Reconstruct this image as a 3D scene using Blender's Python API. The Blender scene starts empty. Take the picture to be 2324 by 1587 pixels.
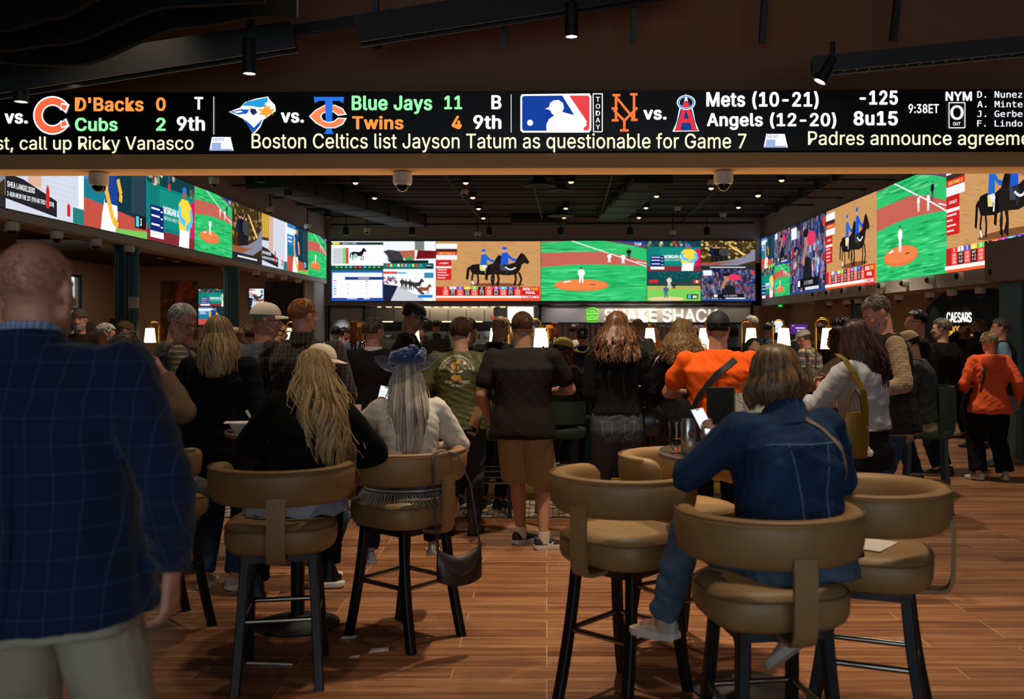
import bpy, bmesh, math, random
import numpy as np
from mathutils import Vector, Matrix, noise
from mathutils.bvhtree import BVHTree

# ------------------------------------------------------------------ camera, world, light, exposure
F, CX, CY, H = 2200.0, 1241.0, 745.0, 1.65          # focal length in pixels, optical axis, eye height
scn = bpy.context.scene
COL = scn.collection
cam = bpy.data.objects.new('camera', bpy.data.cameras.new('camera'))
COL.objects.link(cam)
cam.location = (0, 0, H)
cam.rotation_euler = (math.pi / 2, 0, 0)
cam.data.sensor_width = 36
cam.data.lens = F / 2324 * 36
cam.data.shift_x = -(CX - 1162) / 2324
cam.data.shift_y = -(793.5 - CY) / 2324
cam.data.clip_start = 0.05
cam.data.clip_end = 200
cam.data.dof.use_dof = True
cam.data.dof.focus_distance = 8.0
cam.data.dof.aperture_fstop = 2.8
scn.camera = cam
scn.view_settings.view_transform = 'Standard'
scn.view_settings.look = 'None'
scn.view_settings.gamma = 1.0
scn.view_settings.exposure = 0.0
scn.view_settings.use_curve_mapping = False
scn.cycles.use_denoising = True
scn.cycles.max_bounces = 6
scn.cycles.diffuse_bounces = 3
scn.cycles.glossy_bounces = 3
scn.cycles.transmission_bounces = 6
scn.cycles.transparent_max_bounces = 8
scn.cycles.caustics_reflective = False
scn.cycles.caustics_refractive = False
scn.cycles.sample_clamp_indirect = 4.0
W = bpy.data.worlds.new('world')
scn.world = W
W.use_nodes = True
W.node_tree.nodes['Background'].inputs[0].default_value = (0.8, 0.9, 1.0, 1)
W.node_tree.nodes['Background'].inputs[1].default_value = 1.3

def lamp(kind, name, loc, power, color, size=0.1, aim=None, spot=None, blend=0.6, size_y=None):
    d = bpy.data.lights.new(name, kind)
    d.energy = power
    d.color = color
    if kind == 'AREA':
        d.shape = 'RECTANGLE' if size_y else 'DISK'
        d.size = size
        if size_y: d.size_y = size_y
    else:
        d.shadow_soft_size = size
    if kind == 'SPOT':
        d.spot_size = math.radians(spot)
        d.spot_blend = blend
    o = bpy.data.objects.new(name, d)
    COL.objects.link(o)
    o.location = loc
    if aim is not None:
        o.rotation_euler = (Vector(aim) - Vector(loc)).to_track_quat('-Z', 'Y').to_euler()
    return o

WARM = (1.0, 0.81, 0.59)
# spots of the near hall, (x, y, power, cone); their fixtures hang from the black rails
HALL_SPOTS = [(0.3, 6.2, 520, 75), (2.1, 6.2, 190, 75), (3.6, 6.9, 150, 75), (-1.6, 6.6, 130, 75), (1.5, 3.9, 170, 70),
              (-3.0, 6.8, 110, 75), (2.9, 4.6, 40, 75), (-0.9, 4.2, 85, 70), (1.3, 4.1, 90, 45)]
for i, (x, y, p, c) in enumerate(HALL_SPOTS):
    lamp('SPOT', 'hall_spot_light', (x, y, 4.55), p, WARM, 0.07, (x, y + 0.15, 0), c, 0.8)
# downlights over the bar hall
for (x, y, p) in [(-3.5, 10.4, 380), (0.0, 10.6, 460), (3.6, 10.4, 380), (-3.5, 15.5, 380), (0.6, 16, 400), (4.2, 15.5, 380),
                  (-2.5, 21, 300), (2.5, 21, 300)]:
    lamp('SPOT', 'bar_hall_downlight', (x, y, 4.45), p, WARM, 0.08, (x, y, 0), 95, 0.8)
# added warm fill without a fixture, stands in for bounce on the beam underside
lamp('AREA', 'beam_bounce_fill', (0, 9.1, 2.45), 36, (1.0, 0.66, 0.34), 14, (0, 8.7, 3.2), size_y=0.1)
# daylight from the glazed entrance behind the camera
lamp('AREA', 'entrance_daylight', (0.5, -3.7, 1.9), 115, (0.72, 0.88, 1.0), 7.0, (0.8, 4.0, 1.0), size_y=2.8)

# ------------------------------------------------------------------ basics
def S(c):
    """sRGB 0-255 triple or hex to a linear colour"""
    if isinstance(c, str):
        c = c.lstrip('#'); c = [int(c[i:i + 2], 16) for i in (0, 2, 4)]
    return tuple(((v / 255) / 12.92 if v <= 10 else ((v / 255 + 0.055) / 1.055) ** 2.4) for v in c)

def P(px, py, Y):
    return Vector(((px - CX) / F * Y, Y, H - (py - CY) / F * Y))

def GX(px, Y): return (px - CX) / F * Y

MATS = {}
def mat(name, col=(128, 128, 128), rough=0.6, metal=0.0, bump=0.0, bscale=60.0, var=0.0, vscale=6.0, emit=0.0, stretch=None, spec=0.5, sheen=0.0, coat=0.0):
    if name in MATS: return MATS[name]
    m = bpy.data.materials.new(name); MATS[name] = m
    m.use_nodes = True
    nt = m.node_tree; b = nt.nodes['Principled BSDF']
    c = S(col)
    b.inputs['Base Color'].default_value = (*c, 1)
    b.inputs['Roughness'].default_value = rough
    b.inputs['Metallic'].default_value = metal
    b.inputs['Specular IOR Level'].default_value = spec if rough < .84 else min(spec, .15)
    if sheen: b.inputs['Sheen Weight'].default_value = sheen
    if coat: b.inputs['Coat Weight'].default_value = coat
    tc = mp = None
    if bump or var:
        tc = nt.nodes.new('ShaderNodeTexCoord'); mp = nt.nodes.new('ShaderNodeMapping')
        nt.links.new(tc.outputs['Object'], mp.inputs['Vector'])
        if stretch: mp.inputs['Scale'].default_value = stretch
    if var:
        n = nt.nodes.new('ShaderNodeTexNoise'); n.inputs['Scale'].default_value = vscale; n.inputs['Detail'].default_value = 4
        nt.links.new(mp.outputs['Vector'], n.inputs['Vector'])
        r = nt.nodes.new('ShaderNodeValToRGB')
        r.color_ramp.elements[0].position = 0.3; r.color_ramp.elements[1].position = 0.7
        r.color_ramp.elements[0].color = (*[v * (1 - var) for v in c], 1)
        r.color_ramp.elements[1].color = (*[min(1, v * (1 + var)) for v in c], 1)
        nt.links.new(n.outputs['Fac'], r.inputs['Fac']); nt.links.new(r.outputs['Color'], b.inputs['Base Color'])
    if bump:
        n = nt.nodes.new('ShaderNodeTexNoise'); n.inputs['Scale'].default_value = bscale; n.inputs['Detail'].default_value = 3
        nt.links.new(mp.outputs['Vector'], n.inputs['Vector'])
        bp = nt.nodes.new('ShaderNodeBump'); bp.inputs['Strength'].default_value = bump; bp.inputs['Distance'].default_value = 0.01
        nt.links.new(n.outputs['Fac'], bp.inputs['Height']); nt.links.new(bp.outputs['Normal'], b.inputs['Normal'])
    if emit:
        b.inputs['Emission Color'].default_value = (*c, 1); b.inputs['Emission Strength'].default_value = emit
    return m

def node_math(nt, op, a, b=None, c=None):
    n = nt.nodes.new('ShaderNodeMath'); n.operation = op
    for i, v in enumerate((a, b, c)):
        if v is None: continue
        if isinstance(v, (int, float)): n.inputs[i].default_value = v
        else: nt.links.new(v, n.inputs[i])
    return n.outputs[0]

def stripes(name, base, lines, rough=0.85, bump=0.15):
    """woven cloth: base colour with lines [(axis, spacing, width, colour, strength, offset)] in object space"""
    if name in MATS: return MATS[name]
    m = mat(name, base, rough, bump=bump, bscale=250, sheen=0.15)
    nt = m.node_tree; b = nt.nodes['Principled BSDF']
    tc = nt.nodes.new('ShaderNodeTexCoord'); sp = nt.nodes.new('ShaderNodeSeparateXYZ')
    nz = nt.nodes.new('ShaderNodeTexNoise'); nz.inputs['Scale'].default_value = 5
    nt.links.new(tc.outputs['Object'], nz.inputs['Vector'])
    va = nt.nodes.new('ShaderNodeVectorMath'); va.operation = 'MULTIPLY_ADD'
    nt.links.new(nz.outputs['Color'], va.inputs[0]); dw = min(.02, min(l[1] for l in lines) * .3); va.inputs[1].default_value = (dw, dw, dw)
    nt.links.new(tc.outputs['Object'], va.inputs[2]); nt.links.new(va.outputs[0], sp.inputs[0])
    cur = None
    for ax, spacing, width, colr, st, off in lines:
        f = node_math(nt, 'FRACT', node_math(nt, 'MULTIPLY_ADD', sp.outputs['XYZ'.index(ax)], 1 / spacing, 10 + off))
        k = node_math(nt, 'MULTIPLY', node_math(nt, 'LESS_THAN', f, width / spacing), st)
        mx = nt.nodes.new('ShaderNodeMix'); mx.data_type = 'RGBA'
        nt.links.new(k, mx.inputs[0])
        if cur is None: mx.inputs[6].default_value = (*S(base), 1)
        else: nt.links.new(cur, mx.inputs[6])
        mx.inputs[7].default_value = (*S(colr), 1)
        cur = mx.outputs[2]
    nt.links.new(cur, b.inputs['Base Color'])
    return m

class MB:
    """collects shapes into ONE mesh"""
    def __init__(s): s.v = []; s.f = []; s.c = []
    def add(s, vs, fs, col=None):
        n = len(s.v); s.v += [tuple(v) for v in vs]; s.f += [tuple(i + n for i in f) for f in fs]
        s.c += [col] * len(fs)
        return s
    def box(s, c, d, rot=None, bevel=0.0, col=None):
        hx, hy, hz = d[0] / 2, d[1] / 2, d[2] / 2
        R = rot if rot is not None else Matrix.Identity(3)
        c = Vector(c)
        if bevel <= 0:
            vs = [c + R @ Vector((x, y, z)) for z in (-hz, hz) for y in (-hy, hy) for x in (-hx, hx)]
            return s.add(vs, [(0, 2, 3, 1), (4, 5, 7, 6), (0, 1, 5, 4), (2, 6, 7, 3), (0, 4, 6, 2), (1, 3, 7, 5)], col)
        b = min(bevel, hx * .99, hy * .99, hz * .99)
        rings = []
        for z, k in ((-hz, b), (-hz + b * .3, b * .3), (-hz + b, 0), (hz - b, 0), (hz - b * .3, b * .3), (hz, b)):
            ax, ay = hx - k, hy - k; r = b
            ring = []
            for sx, sy, a0 in ((1, 1, 0), (-1, 1, 90), (-1, -1, 180), (1, -1, 270)):
                for da in (0, 30, 60, 90):
                    a = math.radians(a0 + da)
                    rr = max(r - k * .5, 1e-4)
                    ring.append(c + R @ Vector((sx * (ax - rr) + rr * math.cos(a), sy * (ay - rr) + rr * math.sin(a), z)))
            rings.append(ring)
        return s.loft(rings, col=col)
    def loft(s, rings, caps=True, closed=True, col=None):
        n = len(rings[0]); vs = [p for r in rings for p in r]; fs = []
        for i in range(len(rings) - 1):
            for j in range(n if closed else n - 1):
                k = (j + 1) % n
                fs.append((i * n + j, i * n + k, (i + 1) * n + k, (i + 1) * n + j))
        if caps:
            fs.append(tuple(range(n - 1, -1, -1))); fs.append(tuple((len(rings) - 1) * n + j for j in range(n)))
        return s.add(vs, fs, col)
    def tube(s, pts, radii, n=10, caps=True, flat=1.0, up=None, col=None, round_ends=False):
        pts = [Vector(p) for p in pts]
        if not hasattr(radii, '__len__'): radii = [radii] * len(pts)
        if round_ends and len(pts) > 1:
            d0 = (pts[0] - pts[1]).normalized(); d1 = (pts[-1] - pts[-2]).normalized()
            a, b = [], []
            for t in (0.97, 0.8, 0.45):
                a.append((pts[0] + d0 * radii[0] * t, radii[0] * math.sqrt(1 - t * t)))
                b.append((pts[-1] + d1 * radii[-1] * t, radii[-1] * math.sqrt(1 - t * t)))
            radii = [r for _, r in a] + list(radii) + [r for _, r in b[::-1]]
            pts = [p for p, _ in a] + pts + [p for p, _ in b[::-1]]
        rings = []; prev = None
        for i, p in enumerate(pts):
            t = (pts[min(i + 1, len(pts) - 1)] - pts[max(i - 1, 0)])
            if t.length < 1e-9: t = Vector((0, 0, 1))
            t.normalize()
            if prev is None:
                u = Vector(up) if up is not None else (Vector((1, 0, 0)) if abs(t.x) < .8 else Vector((0, 1, 0)))
            else: u = prev
            u = u - t * u.dot(t)
            if u.length < 1e-6: u = t.orthogonal()
            u.normalize(); w = t.cross(u); prev = u
            rings.append([p + (u * math.cos(2 * math.pi * k / n) + w * flat * math.sin(2 * math.pi * k / n)) * radii[i] for k in range(n)])
        return s.loft(rings, caps, col=col)
    def ell(s, c, r, rot=None, nu=16, nv=10, col=None):
        R = rot if rot is not None else Matrix.Identity(3); c = Vector(c)
        if not hasattr(r, '__len__'): r = (r, r, r)
        vs = [c + R @ Vector((0, 0, -r[2]))]
        for j in range(1, nv):
            a = -math.pi / 2 + math.pi * j / nv
            for i in range(nu):
                b = 2 * math.pi * i / nu
                vs.append(c + R @ Vector((r[0] * math.cos(a) * math.cos(b), r[1] * math.cos(a) * math.sin(b), r[2] * math.sin(a))))
        vs.append(c + R @ Vector((0, 0, r[2]))); fs = []
        for i in range(nu): fs.append((0, 1 + (i + 1) % nu, 1 + i))
        for j in range(nv - 2):
            for i in range(nu):
                a = 1 + j * nu + i; b = 1 + j * nu + (i + 1) % nu
                fs.append((a, b, b + nu, a + nu))
        L = len(vs) - 1
        for i in range(nu): fs.append((1 + (nv - 2) * nu + i, 1 + (nv - 2) * nu + (i + 1) % nu, L))
        return s.add(vs, fs, col)
    def lathe(s, prof, c=(0, 0, 0), n=28, rot=None, col=None, caps=True):
        R = rot if rot is not None else Matrix.Identity(3); c = Vector(c)
        return s.loft([[c + R @ Vector((max(r, 1e-4) * math.cos(2 * math.pi * k / n), max(r, 1e-4) * math.sin(2 * math.pi * k / n), z)) for k in range(n)] for r, z in prof], caps, col=col)
    def build(s, name, m=None, parent=None, smooth=True, loc=None, rotz=None):
        me = bpy.data.meshes.new(name); me.from_pydata(s.v, [], s.f); me.update()
        return place(name, me, m, parent, smooth, loc, rotz)

def place(name, me, m=None, parent=None, smooth=True, loc=None, rotz=None):
    if m is not None:
        me.materials.clear(); me.materials.append(m)
    if smooth:
        me.shade_smooth()
        try: me.set_sharp_from_angle(angle=math.radians(38 if smooth is True else smooth))
        except Exception: pass
    o = bpy.data.objects.new(name, me); COL.objects.link(o)
    if parent is not None: o.parent = parent
    if loc is not None: o.location = loc
    if rotz is not None: o.rotation_euler = (0, 0, rotz)
    return o

def fix_normals(o):
    bm = bmesh.new(); bm.from_mesh(o.data); bmesh.ops.recalc_face_normals(bm, faces=bm.faces); bm.to_mesh(o.data); bm.free()

def tag(o, label=None, cat=None, group=None, kind=None):
    if label: o['label'] = label
    if cat: o['category'] = cat
    if group: o['group'] = group
    if kind: o['kind'] = kind
    return o

def thing(name, label, cat, loc=(0, 0, 0), rotz=0.0, group=None):
    o = bpy.data.objects.new(name, None); COL.objects.link(o)
    o.empty_display_size = 0.1
    o.location = loc; o.rotation_euler = (0, 0, rotz)
    return tag(o, label, cat, group)

def struct(name, mb, m, smooth=False):
    o = mb.build(name, m, smooth=smooth); o['kind'] = 'structure'
    return o

def dup(root, loc, rotz=None, label=None, group=None):
    def cp(o, par):
        c = o.copy(); COL.objects.link(c)
        if par is not None: c.parent = par
        for ch in list(o.children): cp(ch, c)
        return c
    r = cp(root, None); r.location = loc
    if rotz is not None: r.rotation_euler = (0, 0, rotz)
    if label: r['label'] = label
    if group: r['group'] = group
    return r

_TXT = {}
def _font(fn):
    try:
        import os
        return bpy.data.fonts.load(os.path.join(bpy.utils.resource_path('LOCAL'), 'datafiles', 'fonts', fn))
    except Exception: return None
FONT, FMONO = _font('Inter.woff2'), _font('DejaVuSansMono.woff2')
def text_geo(s, bold=0.0, mono=False):
    """outline of a string as flat polygons, normalised so the box of its ink is known"""
    k = (s, bold, mono)
    if k in _TXT: return _TXT[k]
    cu = bpy.data.curves.new('t', 'FONT'); cu.body = s; cu.size = 1; cu.resolution_u = 3
    if bold > 0: cu.space_character = 1.0 + bold * 1.6
    f = FMONO if mono else FONT
    if f is not None: cu.font = f
    o = bpy.data.objects.new('t', cu); COL.objects.link(o)
    dg = bpy.context.evaluated_depsgraph_get()
    me = bpy.data.meshes.new_from_object(o.evaluated_get(dg))
    vs = [(v.co.x, v.co.y) for v in me.vertices]; fs = [tuple(p.vertices) for p in me.polygons]
    bpy.data.objects.remove(o); bpy.data.curves.remove(cu); bpy.data.meshes.remove(me)
    if bold > 0:
        n0, f0, v0 = len(vs), list(fs), list(vs); b = bold
        for dx, dy in ((b, 0), (-b, 0), (0, b * .6), (0, -b * .6), (b * .7, b * .5), (-b * .7, b * .5), (b * .7, -b * .5), (-b * .7, -b * .5)):
            k0 = len(vs); vs += [(x + dx, y + dy) for x, y in v0]; fs += [tuple(i + k0 for i in f) for f in f0]
    xs = [v[0] for v in vs]; ys = [v[1] for v in vs]
    _TXT[k] = (vs, fs, min(xs), max(xs), min(ys), max(ys))
    return _TXT[k]
# ------------------------------------------------------------------ materials of the place
M_floor = mat('wood_look_plank', (150, 98, 62), 0.42, spec=0.4)
def _floor_nodes():
    nt = M_floor.node_tree; b = nt.nodes['Principled BSDF']
    tc = nt.nodes.new('ShaderNodeTexCoord')
    br = nt.nodes.new('ShaderNodeTexBrick'); nt.links.new(tc.outputs['Object'], br.inputs['Vector'])
    br.offset = 0.37; br.offset_frequency = 3; br.squash = 1.0
    br.inputs['Scale'].default_value = 1.0; br.inputs['Brick Width'].default_value = 1.22; br.inputs['Row Height'].default_value = 0.152
    br.inputs['Mortar Size'].default_value = 0.0022; br.inputs['Mortar Smooth'].default_value = 0.1; br.inputs['Bias'].default_value = 0.0
    br.inputs['Color1'].default_value = (0, 0, 0, 1); br.inputs['Color2'].default_value = (1, 1, 1, 1); br.inputs['Mortar'].default_value = (.5, .5, .5, 1)
    mp = nt.nodes.new('ShaderNodeMapping'); mp.inputs['Scale'].default_value = (0.9, 16, 1)
    nt.links.new(tc.outputs['Object'], mp.inputs['Vector'])
    va = nt.nodes.new('ShaderNodeVectorMath'); va.operation = 'MULTIPLY_ADD'
    nt.links.new(br.outputs['Color'], va.inputs[0]); va.inputs[1].default_value = (17, 31, 7); nt.links.new(mp.outputs[0], va.inputs[2])
    nz = nt.nodes.new('ShaderNodeTexNoise'); nz.inputs['Scale'].default_value = 1.6; nz.inputs['Detail'].default_value = 7; nz.inputs['Roughness'].default_value = .62
    nz.inputs['Distortion'].default_value = .5
    nt.links.new(va.outputs[0], nz.inputs['Vector'])
    r = nt.nodes.new('ShaderNodeValToRGB'); e = r.color_ramp.elements
    e[0].position = .28; e[0].color = (*S((98, 60, 38)), 1); e[1].position = .72; e[1].color = (*S((176, 128, 90)), 1)
    m_ = e.new(.5); m_.color = (*S((142, 94, 62)), 1)
    mixf = node_math(nt, 'MULTIPLY_ADD', br.outputs['Color'], 0.22, node_math(nt, 'MULTIPLY_ADD', nz.outputs['Fac'], 1.0, -0.11))
    nt.links.new(mixf, r.inputs['Fac'])
    mx = nt.nodes.new('ShaderNodeMix'); mx.data_type = 'RGBA'
    nt.links.new(br.outputs['Fac'], mx.inputs[0]); nt.links.new(r.outputs['Color'], mx.inputs[6]); mx.inputs[7].default_value = (*S((206, 164, 124)), 1)
    nt.links.new(mx.outputs[2], b.inputs['Base Color'])
    bp = nt.nodes.new('ShaderNodeBump'); bp.inputs['Strength'].default_value = .25; bp.inputs['Distance'].default_value = .004
    nt.links.new(nz.outputs['Fac'], bp.inputs['Height']); nt.links.new(bp.outputs['Normal'], b.inputs['Normal'])
_floor_nodes()
M_brown = mat('dark_brown_plaster', (150, 114, 90), 0.9, bump=.05)
M_beige = mat('beige_plaster', (176, 146, 118), 0.9, bump=.04)
M_tan = mat('tan_beam_paint', (214, 170, 116), 0.8)
M_grey = mat('grey_wall_paint', (168, 156, 152), 0.85)
M_white = mat('white_paint', (205, 200, 195), 0.7)
M_black = mat('matte_black_metal', (16, 16, 17), 0.55)
M_blackp = mat('black_paint', (12, 12, 13), 0.8)
M_darkgrey = mat('dark_grey_duct', (24, 25, 28), 0.7)
M_teal = mat('dark_teal_paint', (44, 92, 98), 0.5)
M_navy = mat('deep_teal_wall', (30, 42, 48), 0.8)
M_chrome = mat('dark_chrome', (150, 146, 138), 0.22, metal=1.0)
M_steel = mat('brushed_steel', (170, 160, 142), 0.3, metal=1.0, bump=.05, bscale=20, stretch=(1, 1, 30))
M_gold = mat('brushed_gold', (214, 164, 74), 0.28, metal=1.0)
M_camwhite = mat('camera_white', (226, 218, 208), 0.5)
M_smoke = mat('smoked_dome', (22, 20, 20), 0.08)
M_leather = mat('tan_leather', (154, 120, 76), 0.5, bump=.06, bscale=300, var=.08, vscale=9)
M_legblack = mat('black_lacquer_wood', (9, 9, 10), 0.48, spec=.3)
M_green_up = mat('dark_green_upholstery', (38, 58, 42), 0.7, bump=.05, bscale=200)
M_paper = mat('white_paper', (232, 226, 214), 0.8)
M_walnut = mat('walnut_slat', (74, 48, 34), 0.55, var=.2, vscale=20, stretch=(3, 3, .3))
M_bartop = mat('dark_stone_top', (48, 44, 42), 0.25, var=.2, vscale=12)
M_glass = mat('clear_glass', (255, 255, 255), 0.02)
M_glass.node_tree.nodes['Principled BSDF'].inputs['Transmission Weight'].default_value = 1.0
M_glass.node_tree.nodes['Principled BSDF'].inputs['IOR'].default_value = 1.3
M_led = mat('lamp_led', (255, 236, 200), 0.5, emit=14)
M_dl = mat('downlight_led', (255, 220, 170), 0.5, emit=2)
M_dl.cycles.emission_sampling = 'NONE'; M_led.cycles.emission_sampling = 'NONE'
M_shade = mat('lit_fabric_shade', (255, 226, 178), 0.8, emit=2.6)
M_exit = mat('exit_green', (20, 210, 60), 0.5, emit=1.0)

def screen_mat(name, strength, sampled=True):
    m = bpy.data.materials.new(name); m.use_nodes = True; nt = m.node_tree
    nt.nodes.remove(nt.nodes['Principled BSDF'])
    at = nt.nodes.new('ShaderNodeAttribute'); at.attribute_name = 'pix'
    em = nt.nodes.new('ShaderNodeEmission'); em.inputs['Strength'].default_value = strength
    nt.links.new(at.outputs['Color'], em.inputs['Color']); nt.links.new(em.outputs[0], nt.nodes['Material Output'].inputs[0])
    m.cycles.emission_sampling = 'FRONT_BACK' if sampled else 'NONE'
    return m
M_screen = screen_mat('video_screen', 1.15)
M_screen_fine = screen_mat('video_screen_detail', 1.15, False)

class Canvas:
    """flat picture on a screen: coloured polygons in u, v (0..1), each layer a little nearer the viewer"""
    def __init__(s, o, ux, vx, nrm, step=0.00025):
        s.o, s.ux, s.vx, s.n, s.step = Vector(o), Vector(ux), Vector(vx), Vector(nrm), step
        s.v = []; s.f = []; s.c = []; s.lay = 0
    def pt(s, u, v): return s.o + s.ux * u + s.vx * v + s.n * (s.lay * s.step)
    def poly(s, pts, col, nl=True):
        if nl: s.lay += 1
        n = len(s.v)
        s.v += [s.pt(u, v) for u, v in pts]; s.f.append(tuple(range(n, n + len(pts)))); s.c.append(col)
    def clip(s, pts, b=(0, 0, 1, 1)):
        for ax, lim, sg in ((0, b[0], 1), (0, b[2], -1), (1, b[1], 1), (1, b[3], -1)):
            out = []
            for i in range(len(pts)):
                p, q = pts[i - 1], pts[i]; ip = (p[ax] - lim) * sg >= 0; iq = (q[ax] - lim) * sg >= 0
                if ip != iq:
                    t = (lim - p[ax]) / (q[ax] - p[ax]); out.append((p[0] + (q[0] - p[0]) * t, p[1] + (q[1] - p[1]) * t))
                if iq: out.append(q)
            pts = out
            if not pts: break
        return pts
    def cpoly(s, pts, col, nl=True):
        pts = s.clip(pts)
        if len(pts) > 2: s.poly(pts, col, nl)
    def rect(s, u0, v0, u1, v1, col, nl=True): s.poly([(u0, v0), (u1, v0), (u1, v1), (u0, v1)], col, nl)
    def ell(s, u, v, ru, rv, col, n=16, rot=0.0, nl=True, asp=1.0):
        ca, sa = math.cos(rot), math.sin(rot)
        s.cpoly([(u + ru * math.cos(2 * math.pi * k / n) * ca - rv * math.sin(2 * math.pi * k / n) * sa * asp,
                  v + ru * math.cos(2 * math.pi * k / n) * sa / asp + rv * math.sin(2 * math.pi * k / n) * ca) for k in range(n)], col, nl)
    def line(s, pts, w, col, asp=1.0, nl=True):
        if nl: s.lay += 1
        for (a, b), (c, d) in zip(pts[:-1], pts[1:]):
            dx, dy = (c - a) * asp, d - b; L = math.hypot(dx, dy) or 1
            nx, ny = -dy / L * w / 2 / asp, dx / L * w / 2
            s.cpoly([(a + nx, b + ny), (c + nx, d + ny), (c - nx, d - ny), (a - nx, b - ny)], col, False)
    def text(s, t, u0, v0, u1, v1, col, bold=0.0, mono=False, clipbox=None):
        s.lay += 1
        vs, fs, a, b, c, d = text_geo(t, bold, mono)
        n = len(s.v)
        s.v += [s.pt(u0 + (x - a) / (b - a) * (u1 - u0), v0 + (y - c) / (d - c) * (v1 - v0)) for x, y in vs]
        for f in fs: s.f.append(tuple(i + n for i in f)); s.c.append(col)
    def build(s, name, m, parent):
        me = bpy.data.meshes.new(name); me.from_pydata(s.v, [], s.f)
        at = me.color_attributes.new('pix', 'FLOAT_COLOR', 'CORNER')
        data = np.ones((len(me.loops), 4), dtype=np.float32); i = 0
        for f, c in zip(s.f, s.c):
            data[i:i + len(f), :3] = S(c); i += len(f)
        at.data.foreach_set('color', data.ravel())
        me.materials.append(m)
        o = bpy.data.objects.new(name, me); COL.objects.link(o); o.parent = parent
        return o

# ------------------------------------------------------------------ the shell
XL, XR, YB, YBEAM = -5.93, 5.80, 26.0, 8.5
ZC = 4.62                       # bar hall ceiling
mb = MB().box((0, 11.2, -0.06), (30, 32.0, 0.12)); struct('floor', mb, M_floor)
# back wall with the kitchen opening and the panels under the long screen
def zy(py, Y): return H - (py - CY) / F * Y
mb = MB()
mb.box(((XL + XR) / 2, YB + .15, (zy(694, YB) + 5.2) / 2), (XR - XL + .6, .3, 5.2 - zy(694, YB)))
struct('wall_back', mb, M_grey)
# upper side walls that carry the slanting screens, their soffits
ZSL = 2.86; ZSR = 2.24
mb = MB().box((XL - .25, 17.35, (ZSL + 5.2) / 2), (.5, 17.3, 5.2 - ZSL)); struct('wall_left', mb, M_grey)
mb = MB().box((XR + .3, 18.4, (ZSR + 5.2) / 2), (.6, 15.2, 5.2 - ZSR)); struct('wall_right', mb, M_grey)
# ceilings
mb = MB().box(((XL + XR) / 2, 17.3, ZC + .06), (XR - XL, 17.4, .12)); struct('ceiling', mb, M_blackp)
mb = MB().box((0, 2.0, 5.26), (24, 13, .12)); struct('ceiling_near', mb, M_brown)
# left wing: low ceiling, far wall, outer wall with the window
XW = -11.5
mb = MB().box(((XW + XL) / 2 - .1, 17.6, 3.36), (XL - XW + .1, 17.2, .1)); struct('ceiling_wing', mb, mat('wing_ceiling_brown', (58, 44, 38), .9))
mb = MB().box(((XW + XL) / 2 - .2, YB + .1, 1.7), (XL - XW, .2, 3.4)); struct('wall_wing', mb, M_beige)
wy0, wy1, wz0, wz1 = 22.3, 24.0, 0.75, zy(625, 24.0)
mb = MB()
for (y0, y1, z0, z1) in ((8.2, wy0, 0, 3.4), (wy1, YB, 0, 3.4), (wy0, wy1, 0, wz0), (wy0, wy1, wz1, 3.4)):
    mb.box((XW - .1, (y0 + y1) / 2, (z0 + z1) / 2), (.2, y1 - y0, z1 - z0))
struct('wall_outer', mb, M_beige)
mb = MB()
for y in (wy0 + .03, (wy0 + wy1) / 2 + .28, wy1 - .03): mb.box((XW - .05, y, (wz0 + wz1) / 2), (.07, .07, wz1 - wz0))
for z in (wz0 + .03, wz0 + (wz1 - wz0) * .62, wz1 - .03): mb.box((XW - .05, (wy0 + wy1) / 2, z), (.06, wy1 - wy0, .06))
wf = struct('window_1', mb, mat('teal_window_frame', (24, 44, 48), .5))
mb = MB().box((XW - .06, (wy0 + wy1) / 2, (wz0 + wz1) / 2), (.01, wy1 - wy0 - .02, wz1 - wz0 - .02))
g = mb.build('window_pane', M_glass, wf, smooth=False)
mb = MB()
mb.box((XW - 5.0, 22, 1.2), (.3, 30, 2.4)); mb.box((XW - 3, 22, -.05), (5.4, 30, .1))
struct('trim_1', mb, mat('outdoor_hedge', (120, 150, 90), .95, var=.5, vscale=3))
struct('trim_7', MB().box((-6.06, 25.35, 1.43), (.24, 1.2, 2.86)), M_white)
# near hall shell (behind and beside the camera)
mb = MB().box((-12.0, 2.2, 2.6), (.2, 12.6, 5.2)).box((-11.75, 8.4, 1.7), (.7, .2, 3.4)); struct('wall_near_left', mb, M_brown)
mb = MB().box((12.0, 2.2, 2.6), (.2, 12.6, 5.2)); struct('wall_near_right', mb, M_brown)
mb = MB().box((0, -4.2, 4.3), (24, .2, 1.9)).box((-7.8, -4.2, 1.7), (8.4, .2, 3.4)).box((8.2, -4.2, 1.7), (7.6, .2, 3.4)); struct('wall_near_back', mb, M_brown)
mb = MB()
for x in (-3.5, -1.8, -.1, 1.6, 3.3, 4.3): mb.box((x, -4.2, 1.7), (.08, .1, 3.3))
mb.box((.4, -4.2, 2.2), (7.8, .1, .08)).box((.4, -4.2, .05), (7.8, .1, .1)).box((.4, -4.2, 3.3), (7.8, .1, .1))
struct('door_1', mb, M_black)
mb = MB().box((.4, -4.22, 1.7), (7.8, .01, 3.3)); struct('window_2', mb, M_glass)

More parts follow.
